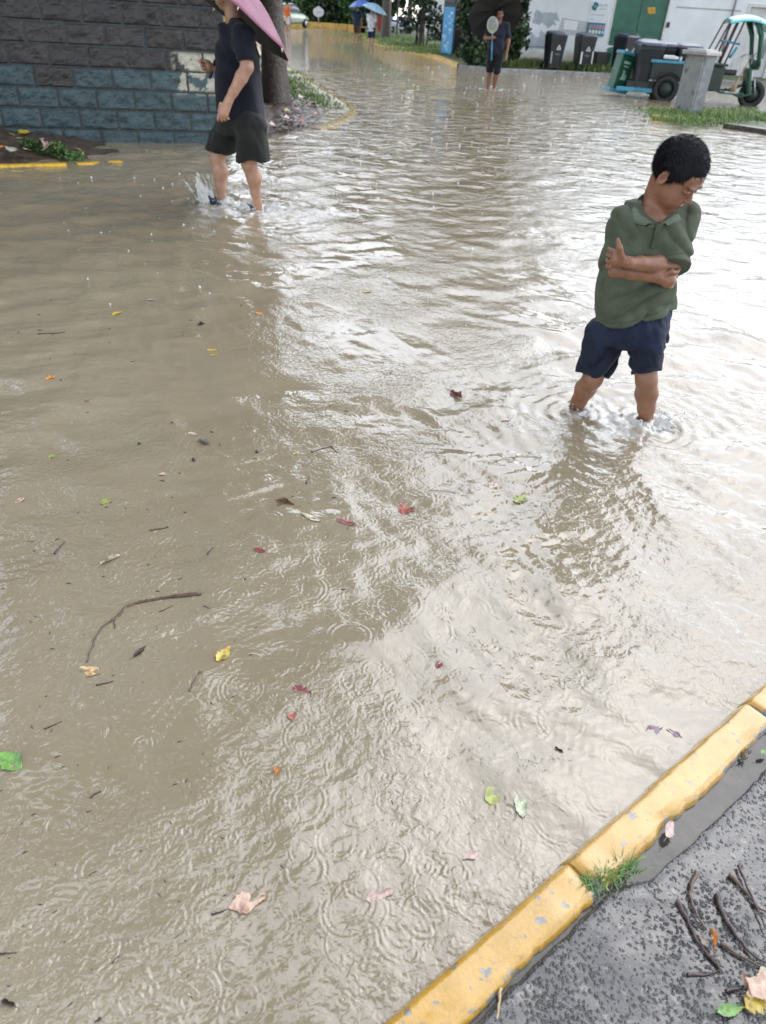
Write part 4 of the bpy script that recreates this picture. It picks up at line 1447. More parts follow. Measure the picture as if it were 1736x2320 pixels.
def trunk_mesh(base, top, r0, r1, seed, flare=.5, n=22, m=18):
    b0, t0 = np.array(base, float), np.array(top, float)
    V = []
    ax = t0 - b0
    Ln = np.linalg.norm(ax)
    for i in range(m + 1):
        t = i / m
        c = b0 + ax * t + np.array((.05 * sin(3 * t + seed), .05 * cos(2.3 * t + seed), 0)) * t * min(1, Ln / 3)
        r = r0 + (r1 - r0) * t
        fl = 1 + flare * np.exp(-t * Ln / (1.1 * r0 + .05))
        for k in range(n):
            a = 2 * pi * k / n
            rr = r * (1 + (fl - 1) * (.75 + .5 * sin(3 * a + seed) + .25 * sin(5 * a + 2 * seed))) * (1 + .06 * float(vnoise(3 * cos(a), 3 * sin(a), t * Ln * .5 + seed)) + .03 * float(vnoise(9 * cos(a), 9 * sin(a), t * Ln * 2 + seed)))
            V.append(c + np.array((rr * cos(a), rr * sin(a), 0)))
    F = [(i * n + k, i * n + (k + 1) % n, (i + 1) * n + (k + 1) % n, (i + 1) * n + k) for i in range(m) for k in range(n)]
    return V, F


def tree(label, base, h_trunk, r0, crown, nleaf, lsize, mt, seed, lean=(0, 0), group=None, nclump=40, low=None):
    root = empty("tree", base, label, "tree", group)
    q = np.random.default_rng(seed)
    b0 = np.array(base, float)
    top = b0 + np.array((lean[0], lean[1], h_trunk))
    mb = MB()
    V, F = trunk_mesh(b0 - (0, 0, .15), top, r0, r0 * .55, seed)
    mb.add(V, F)
    cx, cy, cz, rx, ry, rz = crown
    cc = b0 + np.array((cx, cy, cz))
    for i in range(9):
        a = 2 * pi * i / 9 + q.uniform(-.3, .3)
        e = cc + np.array((cos(a) * rx * .7, sin(a) * ry * .7, q.uniform(-.3, .6) * rz))
        s0 = lerp(b0, top, q.uniform(.75, 1.0))
        mid = lerp(s0, e, .5) + np.array((0, 0, .35))
        mb.tube([s0, mid, e], [r0 * .33, r0 * .2, r0 * .06], 7)
    mb.build("trunk", M_bark, root)
    cl = []
    for i in range(nclump):
        d = q.normal(size=3); d /= np.linalg.norm(d)
        p = cc + d * np.array((rx, ry, rz)) * q.uniform(.3, 1.0) ** .6
        s = q.uniform(.16, .34)
        cl.append((*p, rx * s * 1.2, ry * s * 1.2, rz * s))
    leaf_cloud("crown", cl, nleaf, lsize, mt, root, seed + 1)
    return root


def shrub(label, base, clumps, n, size, mt, seed, group=None, name="shrub", stems=5, cat="shrub"):
    root = empty(name, base, label, cat, group)
    q = np.random.default_rng(seed)
    mb = MB()
    b0 = np.array(base, float)
    for i in range(stems):
        c = clumps[q.integers(0, len(clumps))]
        p0 = b0 + np.array((q.uniform(-.3, .3), q.uniform(-.2, .2), -.1))
        e = np.array(c[:3])
        mb.tube([p0, lerp(p0, e, .5) + (0, 0, .1), e], [.035, .024, .01], 6)
    mb.build("stem", M_bark, root)
    leaf_cloud("foliage", clumps, n, size, mt, root, seed + 3)
    return root


def blob_clumps(lo, hi, n, s, seed):
    q = np.random.default_rng(seed)
    lo, hi = np.array(lo), np.array(hi)
    return [(*(lo + (hi - lo) * q.random(3)), *(s * q.uniform(.7, 1.3, 3))) for _ in range(n)]


def blades(name, pts, n, hgt, wid, mt, seed, label, kind=None, cat=None, spread=.4, tint=(.7, 1.5), lean=.6, parent=None, group=None):
    """grass: n curved tapering blades rooted at random picks of pts (array of x,y,z)"""
    q = np.random.default_rng(seed)
    pts = np.asarray(pts, float)
    p = pts[q.integers(0, len(pts), n)] + np.c_[q.normal(0, spread, (n, 2)), np.zeros(n)]
    a = q.uniform(0, 2 * pi, n)
    d = np.c_[np.cos(a), np.sin(a), np.zeros(n)]
    s = np.c_[-np.sin(a), np.cos(a), np.zeros(n)]
    h = hgt * q.uniform(.5, 1.3, n)[:, None]
    w = wid * q.uniform(.6, 1.3, n)[:, None]
    ln = lean * q.uniform(.2, 1.5, n)[:, None]
    rows = []
    for t, ww in ((0, 1), (.4, .9), (.75, .55), (1, .06)):
        c = p + d * h * ln * t ** 1.8 + np.array((0, 0, 1.0)) * h * (t - .35 * ln * t ** 2.4)
        rows += [c - s * w * ww, c + s * w * ww]
    V = np.stack(rows, 1).reshape(-1, 3)
    i = 8 * np.arange(n)
    F = np.concatenate([np.stack([i + 2 * k, i + 2 * k + 1, i + 2 * k + 3, i + 2 * k + 2], -1) for k in range(3)])
    ct = q.uniform(*tint, n)
    col = np.repeat(np.stack([ct * q.uniform(.8, 1.4, n), ct, ct * .9], -1), 8, axis=0)
    o = obj(name, V, F, mt, parent, smooth=True, cols=col)
    tag(o, label, cat, group, kind)
    return o


# ------------------------------------------------------------------ the tree on the island
tb = at(629, 236, .08)
tree("old broad tree with a dark wet trunk on the muddy island beside the flood", (tb[0], tb[1], .08), 5.2, .205, (-1.6, -.4, 8.0, 4.4, 4.6, 3.0), 12000, .30, M_leafmid, 31, (-.25, .1), None, 46)
# grass on the island behind and beside the trunk
isl_c = np.array([at(x, y, .06) for x, y in ((655, 180), (665, 200), (668, 215), (650, 190), (585, 130), (590, 150), (580, 170), (588, 190), (592, 205), (690, 222), (700, 236), (640, 165), (660, 232))])
blades("grass", isl_c, 5200, .075, .008, M_grassblade, 41, "grass growing on the mud around the tree", "stuff", spread=.28, tint=(.7, 1.5))

LEAFCOL = {"yellow": (.48, .36, .045), "lime": (.28, .32, .07), "green": (.15, .30, .07), "palegreen": (.42, .47, .30), "red": (.29, .06, .04), "maroon": (.20, .045, .045), "brown": (.20, .10, .045),
           "dark": (.055, .035, .028), "tan": (.52, .36, .18), "peach": (.52, .35, .26), "pink": (.46, .32, .28), "orange": (.62, .24, .05), "cream": (.52, .47, .34), "grey": (.20, .17, .14), "purple": (.16, .09, .13), "black": (.02, .017, .015)}
LMAT = {}


def leaf_mat(c):
    if c not in LMAT:
        LMAT[c] = mat(c + "_leaf", LEAFCOL[c], .28, .30, 55, .0006, 150, coat=.2, attr=True)
    return LMAT[c]


def leaf_mesh(L, Wd, shape, seed):
    """leaf lying in x-y, stalk at -x: rows of cross-sections, folded along the midrib and curled"""
    q = np.random.default_rng(seed)
    n = 21
    V, F = [], []
    cu, tw = q.uniform(-.25, .5), q.uniform(-.5, .5)
    for i in range(n):
        t = i / (n - 1)
        if shape == "lance": w = sin(pi * t ** .85) ** .9 * (1 - .25 * t)
        elif shape == "oval": w = sqrt(max(0, sin(pi * min(1, t * 1.0)))) * (1 - .1 * t)
        elif shape == "lobed": w = (.35 + .65 * abs(sin(3.5 * pi * t + .3))) * sin(pi * min(.999, t + .02)) ** .5
        else: w = sin(pi * t) ** .6 * (.75 + .25 * sin(9 * t + seed))
        w *= Wd / 2 * (1 + .10 * q.normal())
        for k, u in enumerate((-1, -.55, 0, .55, 1)):
            z = .10 * Wd * abs(u) * (w / (Wd / 2)) + cu * L * .14 * (t - .5) ** 2 * 4 + tw * .22 * Wd * u * (t - .5) + .05 * Wd * sin(7 * t + 3 * u + seed) * abs(u)
            if shape == "curl": z += .55 * Wd * u * u * (w / (Wd / 2))
            V.append((L * (t - .5), w * u * (1 if shape != "curl" else .75), z + .004 * Wd * q.normal()))
    for i in range(n - 1):
        for k in range(4):
            F.append((i * 5 + k, (i + 1) * 5 + k, (i + 1) * 5 + k + 1, i * 5 + k + 1))
    # stalk
    b_ = len(V)
    st = [(-L * .5 - L * .30, .04 * L, .0), (-L * .62, .01 * L, .0), (-L * .48, 0, 0.002)]
    r = max(.0005, .016 * Wd)
    for p in st:
        for a in (0, 2.1, 4.2): V.append((p[0], p[1] + r * cos(a), p[2] + r * sin(a)))
    for i in range(2):
        for k in range(3): F.append((b_ + i * 3 + k, b_ + i * 3 + (k + 1) % 3, b_ + (i + 1) * 3 + (k + 1) % 3, b_ + (i + 1) * 3 + k))
    P = np.array(V)
    t, u = P[:, 0] / L + .5, P[:, 1] / Wd * 2
    vein = np.maximum(np.exp(-(u / .10) ** 2), .6 * np.clip(np.sin((t * 7 - np.abs(u) * 1.6) * 2 * pi) - .6, 0, 1) / .4)
    blot = np.clip(vnoise(t * 5, u * 2.5, seed * 1.37) + .5 * vnoise(t * 13, u * 7, seed * .77) - .12, 0, 1)
    C = (1 + .22 * vein - .75 * blot - .25 * np.clip(np.abs(u) - .7, 0, 1))[:, None] * np.ones((1, 3))
    C[:, 1:] *= (1 - .15 * blot)[:, None]
    return V, F, np.clip(C, .08, 1.6)


LSEED = [100]


def leaf(x, y, px, ratio, ang, colr, shape, label, z=None, tilt=0.0, group="leaves afloat on the flood"):
    """a fallen leaf at photo pixel (x, y), px long there, ang = heading on the ground (deg, 0 = picture right)"""
    p = at(x, y, 0 if z is None else z)
    q = at(x + px * cos(radians(ang)) , y - px * sin(radians(ang)) * .999, 0 if z is None else z) - p
    L = float(np.linalg.norm(q))
    a = atan2(q[1], q[0])
    LSEED[0] += 1
    V, F, C = leaf_mesh(L, L * ratio, shape, LSEED[0])
    zz = (wz(p[0], p[1]) + .0012) if z is None else z
    if z is None: tilt = (LSEED[0] * .618 % 1 - .5) * .34; zz -= .0012
    R = Matrix.Translation((p[0], p[1], zz)) @ Matrix.Rotation(a, 4, 'Z') @ Matrix.Rotation(tilt, 4, 'X')
    o = obj("leaf", V, F, leaf_mat(colr), cols=C)
    o.matrix_world = R
    return tag(o, label, "leaf", group)


M_twig = mat("wet_twig", (.085, .045, .028), .3, .4, 60, .0008, 90, coat=.3)
M_twigd = mat("dark_twig", (.040, .019, .015), .3, .4, 60, .0008, 90, coat=.3)
M_straw = mat("straw", (.50, .38, .20), .4, .2, 60, .0004, 90)


def twig(pts, r_px, label, mt=None, z=None, forks=(), group="twigs afloat on the flood", cat="twig"):
    """twig through photo pixels; r_px = half thickness in photo pixels; z = None floats, else height or list of heights"""
    mt = mt or M_twig
    mb = MB()
    def line(pp, rp):
        W_ = []
        for i, (x, y) in enumerate(pp):
            zz = 0 if z is None else (z if np.isscalar(z) else z[min(i, len(z) - 1)])
            p = at(x, y, zz)
            W_.append(np.array((p[0], p[1], (wz(p[0], p[1]) + .001) if z is None else zz)))
        # smooth through the points
        out = []
        for i in range(len(W_) - 1):
            p0, p1, p2, p3 = W_[max(i - 1, 0)], W_[i], W_[i + 1], W_[min(i + 2, len(W_) - 1)]
            for t in np.linspace(0, 1, 6)[:-1]:
                out.append(.5 * ((2 * p1) + (-p0 + p2) * t + (2 * p0 - 5 * p1 + 4 * p2 - p3) * t * t + (-p0 + 3 * p1 - 3 * p2 + p3) * t ** 3))
        out.append(W_[-1])
        k = float(np.linalg.norm(at(pp[0][0] + 10, pp[0][1], 0) - at(pp[0][0], pp[0][1], 0))) / 10
        n = len(out)
        rs = [rp * k * (.82 + .55 * exp(-i / 1.6) + .30 * (1 - i / n) - .35 * (i / n) ** 2) * (1 + .10 * sin(i * 2.1 + rp) + .16 * (i % 7 == 3)) for i in range(n)]
        out = [o + np.array((sin(i * 1.7 + rp * 3), cos(i * 1.1 + rp), 0)) * rp * k * .35 for i, o in enumerate(out)]
        mb.tube(out, rs, 7)
    line(pts, r_px)
    for f in forks: line(f, r_px * .7)
    return tag(mb.build("twig", mt), label, cat, group)


# ---- leaves on the water (photo pixels)
leaf(46, 1137, 22, .75, 30, "peach", "oval", "small peach round leaf near the left edge, level with the boy's reflection")
leaf(239, 1140, 24, .7, 160, "lime", "oval", "small lime green leaf beside a black seed, left of the two crossed brown leaves")
leaf(646, 1141, 46, .35, 165, "brown", "curl", "curled brown leaf overlapping a sunken yellow-green leaf")
leaf(655, 1157, 48, .55, 175, "lime", "oval", "yellow-green leaf half sunk under a curled brown leaf", z=-.0005)
leaf(703, 1176, 50, .34, 155, "cream", "lance", "slender cream leaf pointing away from the sunken yellow-green leaf")
leaf(784, 1188, 46, .35, 165, "maroon", "lance", "reddish-brown slender leaf between the cream leaf and the bright red leaf")
leaf(588, 1252, 28, .45, 165, "maroon", "oval", "small dark red-brown leaf alone above the calm brown patch")
leaf(251, 1274, 50, .36, 25, "cream", "curl", "whitish curled leaf above the long bent stick")
leaf(318, 1478, 40, .38, 42, "dark", "lance", "dark brown narrow leaf below the long bent stick")
leaf(507, 1485, 46, .52, 50, "yellow", "lance", "bright yellow pointed leaf with a dark stalk, right of the bent stick")
leaf(205, 1519, 52, .62, 165, "tan", "wavy", "broad tan leaf at the lower end of the long bent stick")
leaf(684, 1568, 46, .6, 150, "maroon", "lobed", "dark maroon ragged leaf with a stalk, above the small scarlet leaf")
leaf(661, 1621, 22, .8, 100, "red", "oval", "small scarlet leaf just under the ragged maroon leaf")
leaf(265, 712, 22, .5, 20, "yellow", "oval", "yellow leaf high on the left, nearest to the striding man's side of the water")
leaf(344, 681, 22, .55, 5, "pink", "oval", "pale pink leaf above and right of a yellow leaf, left part of the flood")
leaf(587, 711, 24, .45, 0, "orange", "oval", "dull orange leaf in the ripples below the striding man")
leaf(457, 738, 16, .8, 10, "dark", "curl", "tiny dark curled leaf above the pair of yellow leaves")
leaf(480, 793, 22, .45, 5, "yellow", "oval", "upper one of a pair of small yellow leaves")
leaf(484, 806, 15, .55, 0, "yellow", "oval", "lower and smaller one of a pair of yellow leaves")
leaf(832, 662, 19, .45, 5, "yellow", "oval", "small golden leaf alone in the middle of the rippled flood")
leaf(115, 858, 22, .7, 20, "orange", "wavy", "rusty crumpled leaf on the calm water at the far left")
leaf(119, 1032, 18, .85, 20, "lime", "oval", "round lime-yellow leaf touching a dark speck, far left")
leaf(438, 986, 22, .5, 170, "pink", "oval", "pale pinkish leaf just above a grey-brown curled leaf")
leaf(462, 1007, 26, .5, 155, "grey", "curl", "grey-brown curled leaf under the pale pinkish leaf")
leaf(669, 1028, 12, .8, 0, "yellow", "oval", "tiny yellow round leaf left of the forked twig")
leaf(198, 914, 14, .7, 20, "brown", "wavy", "tiny brown leaf alone on the calm left side")
leaf(372, 1078, 24, .55, 170, "peach", "wavy", "faint orange crumpled leaf left of the forked twig, half sunk")
leaf(22, 1727, 66, .60, 148, "green", "lance", "big bright green leaf cut by the picture's left edge")
leaf(628, 1749, 22, .8, 70, "orange", "curl", "small glossy orange leaf standing in a ripple, lower middle")
leaf(563, 2045, 92, .62, 18, "peach", "wavy", "large peach-coloured leaf with its stalk to the left, near the bottom")
leaf(860, 2032, 66, .48, 20, "pink", "wavy", "pinkish sodden leaf right of the large peach leaf")
leaf(920, 1151, 26, .95, 60, "red", "lobed", "bright red leaf beside the white sky reflection, centre of the flood")
leaf(1179, 1132, 26, .75, 40, "lime", "lobed", "yellow-green lobed leaf in front of the boy's shadow")
leaf(1119, 1102, 18, .8, 40, "peach", "lobed", "small peach star-shaped leaf above the yellow-green lobed leaf")
leaf(1147, 957, 24, .5, 10, "pink", "wavy", "pale pink leaf left of the boy's feet")
leaf(1402, 948, 14, .6, 45, "brown", "oval", "small brown leaf floating between the boy's legs")
leaf(1033, 895, 30, .5, 150, "maroon", "curl", "dark maroon curled leaf left of the boy, amid bright ripples")
leaf(994, 1508, 18, .7, 60, "maroon", "oval", "faint dark red leaf sunk in the bright reflection")
leaf(1116, 1802, 42, .78, 75, "lime", "oval", "yellow-green rounded leaf left of a pale green long leaf, near the kerb")
leaf(1178, 1822, 66, .40, 100, "palegreen", "lance", "pale green long leaf lying in the water near the kerb")
leaf(1067, 1939, 44, .5, 25, "pink", "wavy", "faded pink leaf sinking between the kerb and the peach leaf")
leaf(1480, 1656, 44, .5, 20, "purple", "wavy", "purplish rotten leaf under water close to the kerb, left one of two")
leaf(1526, 1662, 38, .55, 150, "purple", "wavy", "purplish rotten leaf under water close to the kerb, right one of two")
leaf(1265, 1702, 22, .5, 150, "black", "curl", "tiny black curled leaf with a wet glint near the kerb")
leaf(20, 2276, 34, .45, 160, "dark", "curl", "dark sodden leaf in the bottom left corner")
leaf(224, 2313, 20, .6, 30, "purple", "curl", "purple-black bit of leaf cut by the picture's bottom edge")
# ---- twigs and pods on the water
twig([(457, 1348), (367, 1357), (294, 1375), (272, 1399), (231, 1430), (210, 1467), (197, 1500)], 3.2, "long brown bent stick curving across the calm water on the left", M_twig, forks=[[(272, 1399), (262, 1412), (262, 1430)]], cat="stick", group=None)
twig([(342, 1202), (362, 1199), (383, 1195)], 2.0, "short brown twig above the whitish curled leaf", M_twig)
twig([(124, 1257), (136, 1243), (148, 1230)], 2.2, "short dark twig slanting up to the right, far left", M_twigd)
twig([(470, 1256), (476, 1249), (483, 1243)], 1.8, "stubby dark twig right of the whitish leaf", M_twigd)
twig([(430, 1570), (441, 1548), (455, 1525)], 1.6, "thin brown twig below the bright yellow pointed leaf", M_twig, forks=[[(452, 1532), (460, 1528)]])
twig([(219, 1553), (239, 1549), (257, 1544)], 1.5, "thin dark twig just under the broad tan leaf", M_twigd)
twig([(101, 1655), (121, 1647), (141, 1637)], 1.3, "thin dark straight twig above the big green leaf", M_twigd)
twig([(362, 1388), (378, 1381), (392, 1373)], 1.0, "hair-thin twig under the middle of the bent stick", M_twigd)
twig([(88, 762), (118, 760), (147, 757)], 1.5, "long thin twig lying level, far up the left side", M_twigd)
twig([(706, 1026), (729, 1018), (753, 1012)], 1.3, "thin forked twig near the white reflection in the middle", M_twigd, forks=[[(750, 1013), (757, 1020), (764, 1027)]])
twig([(206, 1808), (218, 1800), (230, 1794)], 1.8, "short black twig right of the big green leaf", M_twigd)
twig([(0, 2161), (18, 2160), (38, 2158)], 1.6, "black twig cut by the left edge near the bottom", M_twigd)
twig([(255, 2183), (262, 2174), (270, 2166)], 1.5, "short dark twig in the ripples of the bottom left", M_twigd)
twig([(480, 2073), (500, 2068), (517, 2058)], 1.7, "dark twig lying against the stalk of the large peach leaf", M_twigd)
twig([(694, 1098), (699, 1090), (702, 1082)], 1.7, "short dark twig under the white reflection in the middle", M_twigd)
M_pod = mat("black_seed", (.022, .016, .014), .2, .3, 80, coat=.5)


def pod(x, y, px, label):
    p = at(x, y, 0)
    r = float(np.linalg.norm(at(x + px, y, 0) - p)) / 2
    q = Matrix.Rotation(x * .37, 3, 'Z')
    mb = MB().lathe((p[0], p[1], wz(p[0], p[1]) + r * .2), [(.02 * r, -.8 * r), (.7 * r, -.5 * r), (r, 0), (.75 * r, .5 * r), (.25 * r, .8 * r), (.1 * r, 1.1 * r)], 12, q @ Matrix.Rotation(radians(75), 3, 'X'))
    return tag(mb.build("seed_pod", M_pod), label, "seed", "black seeds afloat on the flood")


pod(316, 1006, 10, "black seed above the round lime leaf's level, leftmost of three in a row")
pod(583, 1027, 11, "black glossy seed left of the tiny yellow leaf")
pod(440, 1047, 11, "black seed below the grey-brown curled leaf")
pod(420, 1163, 6, "tiny black seed left of the curled brown leaf")
pod(252, 1142, 5, "tiny black seed touching the small lime green leaf")
pod(556, 1314, 6, "tiny dark seed near the middle ripples, left of the rings")
# fine specks nobody could count
q_ = np.random.default_rng(77)
mb = MB()
for i in range(260):
    x, y = q_.uniform(0, 1000), q_.uniform(620, 2300)
    if q_.random() < x / 1100: continue
    p = at(x, y, 0)
    k = float(np.linalg.norm(at(x + 1, y, 0) - p))
    L, r, a = k * q_.uniform(1.5, 7), k * q_.uniform(.7, 1.5), q_.uniform(0, 6.28)
    d = np.array((cos(a), sin(a), 0)) * L
    z = wz(p[0], p[1]) + .0006
    mb.tube([(p[0] - d[0], p[1] - d[1], z), (p[0], p[1], z + r * .4), (p[0] + d[0], p[1] + d[1], z)], [r * .5, r, r * .4], 5)
tag(mb.build("floating_debris", M_twigd), "fine dark specks drifting on the brown water", kind="stuff")

# ---- on the pavement
PZ = .036
leaf(1516, 1879, 38, .55, 70, "pink", "oval", "pink leaf with an orange half standing in the gutter behind the kerb", z=.040, tilt=.5, group="leaves on the wet pavement")
leaf(1655, 2287, 62, .44, 12, "green", "lance", "fresh green leaf lying on the pavement in the bottom right corner", z=.044, tilt=.15, group="leaves on the wet pavement")
leaf(1718, 2272, 58, .8, 20, "yellow", "lobed", "bright yellow lobed leaf under the heap in the bottom right corner", z=.046, group="leaves on the wet pavement")
leaf(1722, 2230, 62, .8, 60, "peach", "wavy", "sodden peach leaf at the top of the heap in the bottom right corner", z=.056, tilt=.2, group="leaves on the wet pavement")
leaf(1690, 2222, 40, .6, 110, "brown", "wavy", "brown sodden leaf at the left side of the heap, bottom right", z=.050, tilt=-.2, group="leaves on the wet pavement")
leaf(1712, 2252, 40, .7, 10, "tan", "wavy", "tan crumpled leaf between the peach and the yellow leaf of the heap", z=.053, group="leaves on the wet pavement")
leaf(1730, 2205, 34, .6, 30, "palegreen", "wavy", "pale greenish leaf behind the heap at the right edge", z=.046, group="leaves on the wet pavement")
leaf(1612, 2112, 26, .7, 120, "orange", "curl", "upper curled orange-brown leaf caught among the twigs", z=.052, tilt=.6, group="leaves on the wet pavement")
leaf(1624, 2132, 32, .55, 80, "orange", "curl", "lower curled rust-brown leaf caught among the twigs", z=.050, tilt=-.6, group="leaves on the wet pavement")
leaf(1594, 2128, 44, .6, 120, "grey", "wavy", "greyish purple dead leaf flattened under the twigs", z=.042, group="leaves on the wet pavement")
leaf(1734, 1702, 22, .5, 20, "green", "lance", "small green leaf at the pavement's edge by the picture's right side", z=.040, group="leaves on the wet pavement")
gT = "twigs lying on the wet pavement"
twig([(1533, 2040), (1556, 2080), (1575, 2122), (1602, 2160), (1630, 2190)], 4.0, "dark forked twig leaning left, with a frayed lower end", M_twigd, z=.039, forks=[[(1600, 2158), (1622, 2182), (1640, 2192)], [(1612, 2165), (1628, 2188), (1634, 2208)]], group=gT)
twig([(1580, 1976), (1565, 2012), (1566, 2040), (1582, 2078), (1600, 2105)], 3.6, "bent brown twig with a thick upper end, above the curled leaves", M_twig, z=.041, group=gT)
twig([(1623, 2025), (1640, 2075), (1668, 2118), (1700, 2158), (1740, 2185)], 4.2, "long dark twig with a knobbed tip running to the right edge", M_twigd, z=.039, group=gT)
twig([(1632, 2135), (1665, 2158), (1700, 2178), (1740, 2196)], 3.2, "reddish twig running from the curled leaves to the right edge", M_twig, z=.039, group=gT)
twig([(1652, 1980), (1688, 2018), (1714, 2050), (1740, 2070)], 3.6, "brown twig crossing a thinner one at the right edge, the lower of the two", M_twig, z=.0385, group=gT)
twig([(1673, 1960), (1692, 2005), (1712, 2050), (1728, 2085), (1740, 2115)], 2.6, "thin dark twig crossing a thicker brown one at the right edge", M_twigd, z=.041, group=gT)
twig([(1557, 2207), (1590, 2209), (1628, 2201)], 2.8, "short dark twig lying level below the forked one", M_twigd, z=.0378, group=gT)
twig([(1645, 2245), (1668, 2240), (1694, 2233), (1698, 2218)], 3.2, "short thick twig sticking out of the leaf heap to the left", M_twigd, z=.041, group=gT)
twig([(1567, 2083), (1580, 2096), (1594, 2106)], 2.2, "tiny dark twig between the forked twig and the bent brown one", M_twigd, z=.041, group=gT)
twig([(1134, 2238), (1131, 2275), (1127, 2310)], 2.6, "pale dry straw lying across the pavement's edge at the bottom", M_straw, z=.038, group=None, cat="straw")
# grass tuft in the kerb's joint
gp = np.array([at(x, y, .035) for x, y in np.column_stack([np.linspace(1318, 1425, 30), np.linspace(2012, 1968, 30)])])
blades("grass_tuft", gp, 230, .026, .0013, mat("tuft_blade", (.085, .20, .04), .3, .2, 30, attr=True, coat=.2), 51, "green grass tuft sprouting between the yellow kerb and the pavement", cat="grass tuft", spread=.008, lean=1.0)
gp2 = np.array([at(x, y, .03) for x, y in ((1680, 1712), (1690, 1704), (1684, 1720))])
blades("weed", gp2, 46, .012, .0012, mat("dead_weed", (.10, .085, .03), .4, .3, 30, attr=True), 52, "small withered weed in the gutter near the far kerb joint", cat="weed", spread=.005, lean=.8)

# weeds and litter at the soil bed on the left
wd = at(105, 345, .05)
cl = [(wd[0] + dx, wd[1] + dy, .05 + dz, .10, .08, .05) for dx, dy, dz in ((-.12, .05, .05), (0, 0, .02), (.15, 0, .0), (.3, -.03, -.02), (-.2, .1, .06), (.05, .12, .03))]
rt = empty("weed", (wd[0], wd[1], .0), "low leafy green weed at the edge of the soil bed, by the yellow kerb", "weed")
leaf_cloud("foliage", cl, 900, .035, mat("weed_leaf", (.06, .13, .03), .4, .3, 20, attr=True), rt, 61)
gB = "fallen leaves on the soil by the block wall"
for (x, y, px, rat, an, c, sh, lb) in [
    (55, 301, 24, .5, 20, "yellow", "oval", "yellow leaf on the soil, second from the left under the teal blocks"),
    (27, 305, 14, .5, 150, "lime", "oval", "yellow-green leaf on the soil near the left edge"),
    (45, 313, 18, .4, 5, "peach", "lance", "pale brown narrow leaf on the soil below the yellow leaf"),
    (95, 315, 16, .5, 10, "pink", "wavy", "pinkish leaf on the soil against the dark wall"),
    (107, 334, 22, .6, 30, "pink", "curl", "whitish pink curled leaf behind the green weed"),
    (60, 339, 24, .4, 165, "tan", "lance", "long tan leaf on the soil left of the green weed"),
    (5, 332, 16, .7, 10, "orange", "wavy", "rusty leaf on the soil at the picture's left edge"),
    (27, 338, 12, .6, 60, "cream", "oval", "cream leaf on the soil near the left edge, above the yellow kerb"),
    (188, 343, 16, .6, 20, "brown", "wavy", "brown leaf on the wet soil right of the green weed"),
    (178, 338, 12, .5, 150, "tan", "oval", "small tan leaf on the wet soil right of the green weed")]:
    leaf(x, y, px * .75, rat, an, c, sh, lb, z=.10 if x < 130 else .04, tilt=.2, group=gB)

# litter on the island: the few large leaves singly, the rest as litter
gI = "fallen leaves on the tree island"
for (x, y, px, c, lb) in [(670, 245, 9, "red", "red leaf right of the trunk on the muddy island"), (651, 250, 9, "yellow", "yellow leaf at the foot of the trunk on the island"), (684, 275, 13, "red", "scarlet leaf on the lower edge of the muddy island"),
                          (683, 218, 9, "cream", "white scrap of leaf on the island right of the trunk"), (706, 232, 12, "maroon", "maroon leaf on the island's right slope"), (716, 256, 9, "tan", "tan leaf near the island's tip"), (648, 268, 14, "pink", "pale pink leaf on the island below the trunk"), (616, 282, 14, "pink", "pink leaf at the island's edge behind the man")]:
    p = at(x, y, .10)
    leaf(x, y, px * .62, .7, 30, c, "wavy", lb, z=.115, tilt=.3, group=gI)
q_ = np.random.default_rng(8)
V, F, C = [], [], []
for i in range(2200):
    x, y = q_.normal(652, 45), q_.normal(264, 24)
    if x < 565 or y < 205 or y > 308 - (x - 560) * .25 or x > 742: continue
    p = at(x, y, .09)
    r_, a = q_.uniform(.02, .05), q_.uniform(0, 6.28)
    u, w_ = np.array((cos(a), sin(a), q_.uniform(-.3, .3))) * r_, np.array((-sin(a), cos(a), q_.uniform(-.3, .3))) * r_ * .5
    z = .02 + float(np.clip(.11 * np.exp(-(np.hypot(p[0] - tree_p[0], p[1] - tree_p[1]) / .9) ** 2), 0, 1)) + q_.uniform(.0, .05)
    c = np.array((p[0], p[1], z))
    n = len(V); V += [c - u, c + w_, c + u, c - w_]; F.append((n, n + 1, n + 2, n + 3))
    k = [(.22, .15, .13), (.30, .22, .20), (.12, .09, .08), (.36, .28, .27), (.25, .12, .08), (.18, .16, .17)][q_.integers(0, 6)]
    C += [k] * 4
tag(obj("leaf_litter", V, F, M_litter, smooth=False, cols=np.array(C)), "brown and greyish leaf litter on the tree island", kind="stuff")


# ------------------------------------------------------------------ far verge, bank, kerbs
verge_px = [(824, 82), (854, 97), (926, 113), (985, 127), (1043, 148), (1120, 157), (1250, 162), (1400, 169), (1500, 176)]
vk = [at(x, y, .08)[:2] for x, y in verge_px]
vp = vk + [vk[-1] + (30, 2.5), (40, 90), (-3, 90)]
M_verge = mat("verge_grass_soil", (.060, .085, .028), .6, .5, 1.2, .02, 20)


def zver(X, Y, sd):
    return .07 + .05 * np.clip(sd / 1.5, 0, 1) + .02 * fbm(X * 1.5, Y * 1.5, 2, 3)


patch("verge", vp, zver, M_verge, .3, label="grass verge along the foot of the buildings and trees")
M_kerbdull = mat("dull_ochre_kerb", (.50, .30, .055), .4, .4, 6, .003, 30)
M_kerbgrey = mat("grey_kerb_concrete", (.20, .19, .17), .5, .3, 8, .003, 30)
kerb_line("far_kerb", [v - (0, .1) for v in vk[:5]], .22, .14, M_kerbdull, "ochre painted kerb curving along the verge to the blue cabinet", "far kerbs")
kerb_line("far_kerb", [v - (0, .1) for v in vk[4:]] + [vk[-1] + (14, 1.0)], .22, .12, M_kerbgrey, "grey kerb in front of the dark wheelie bins", "far kerbs")
bank = [(-60, 72), (-5.2, 70.5), (-3.4, 60), (-2.9, 59), (2, 75), (2, 120), (-60, 120)]


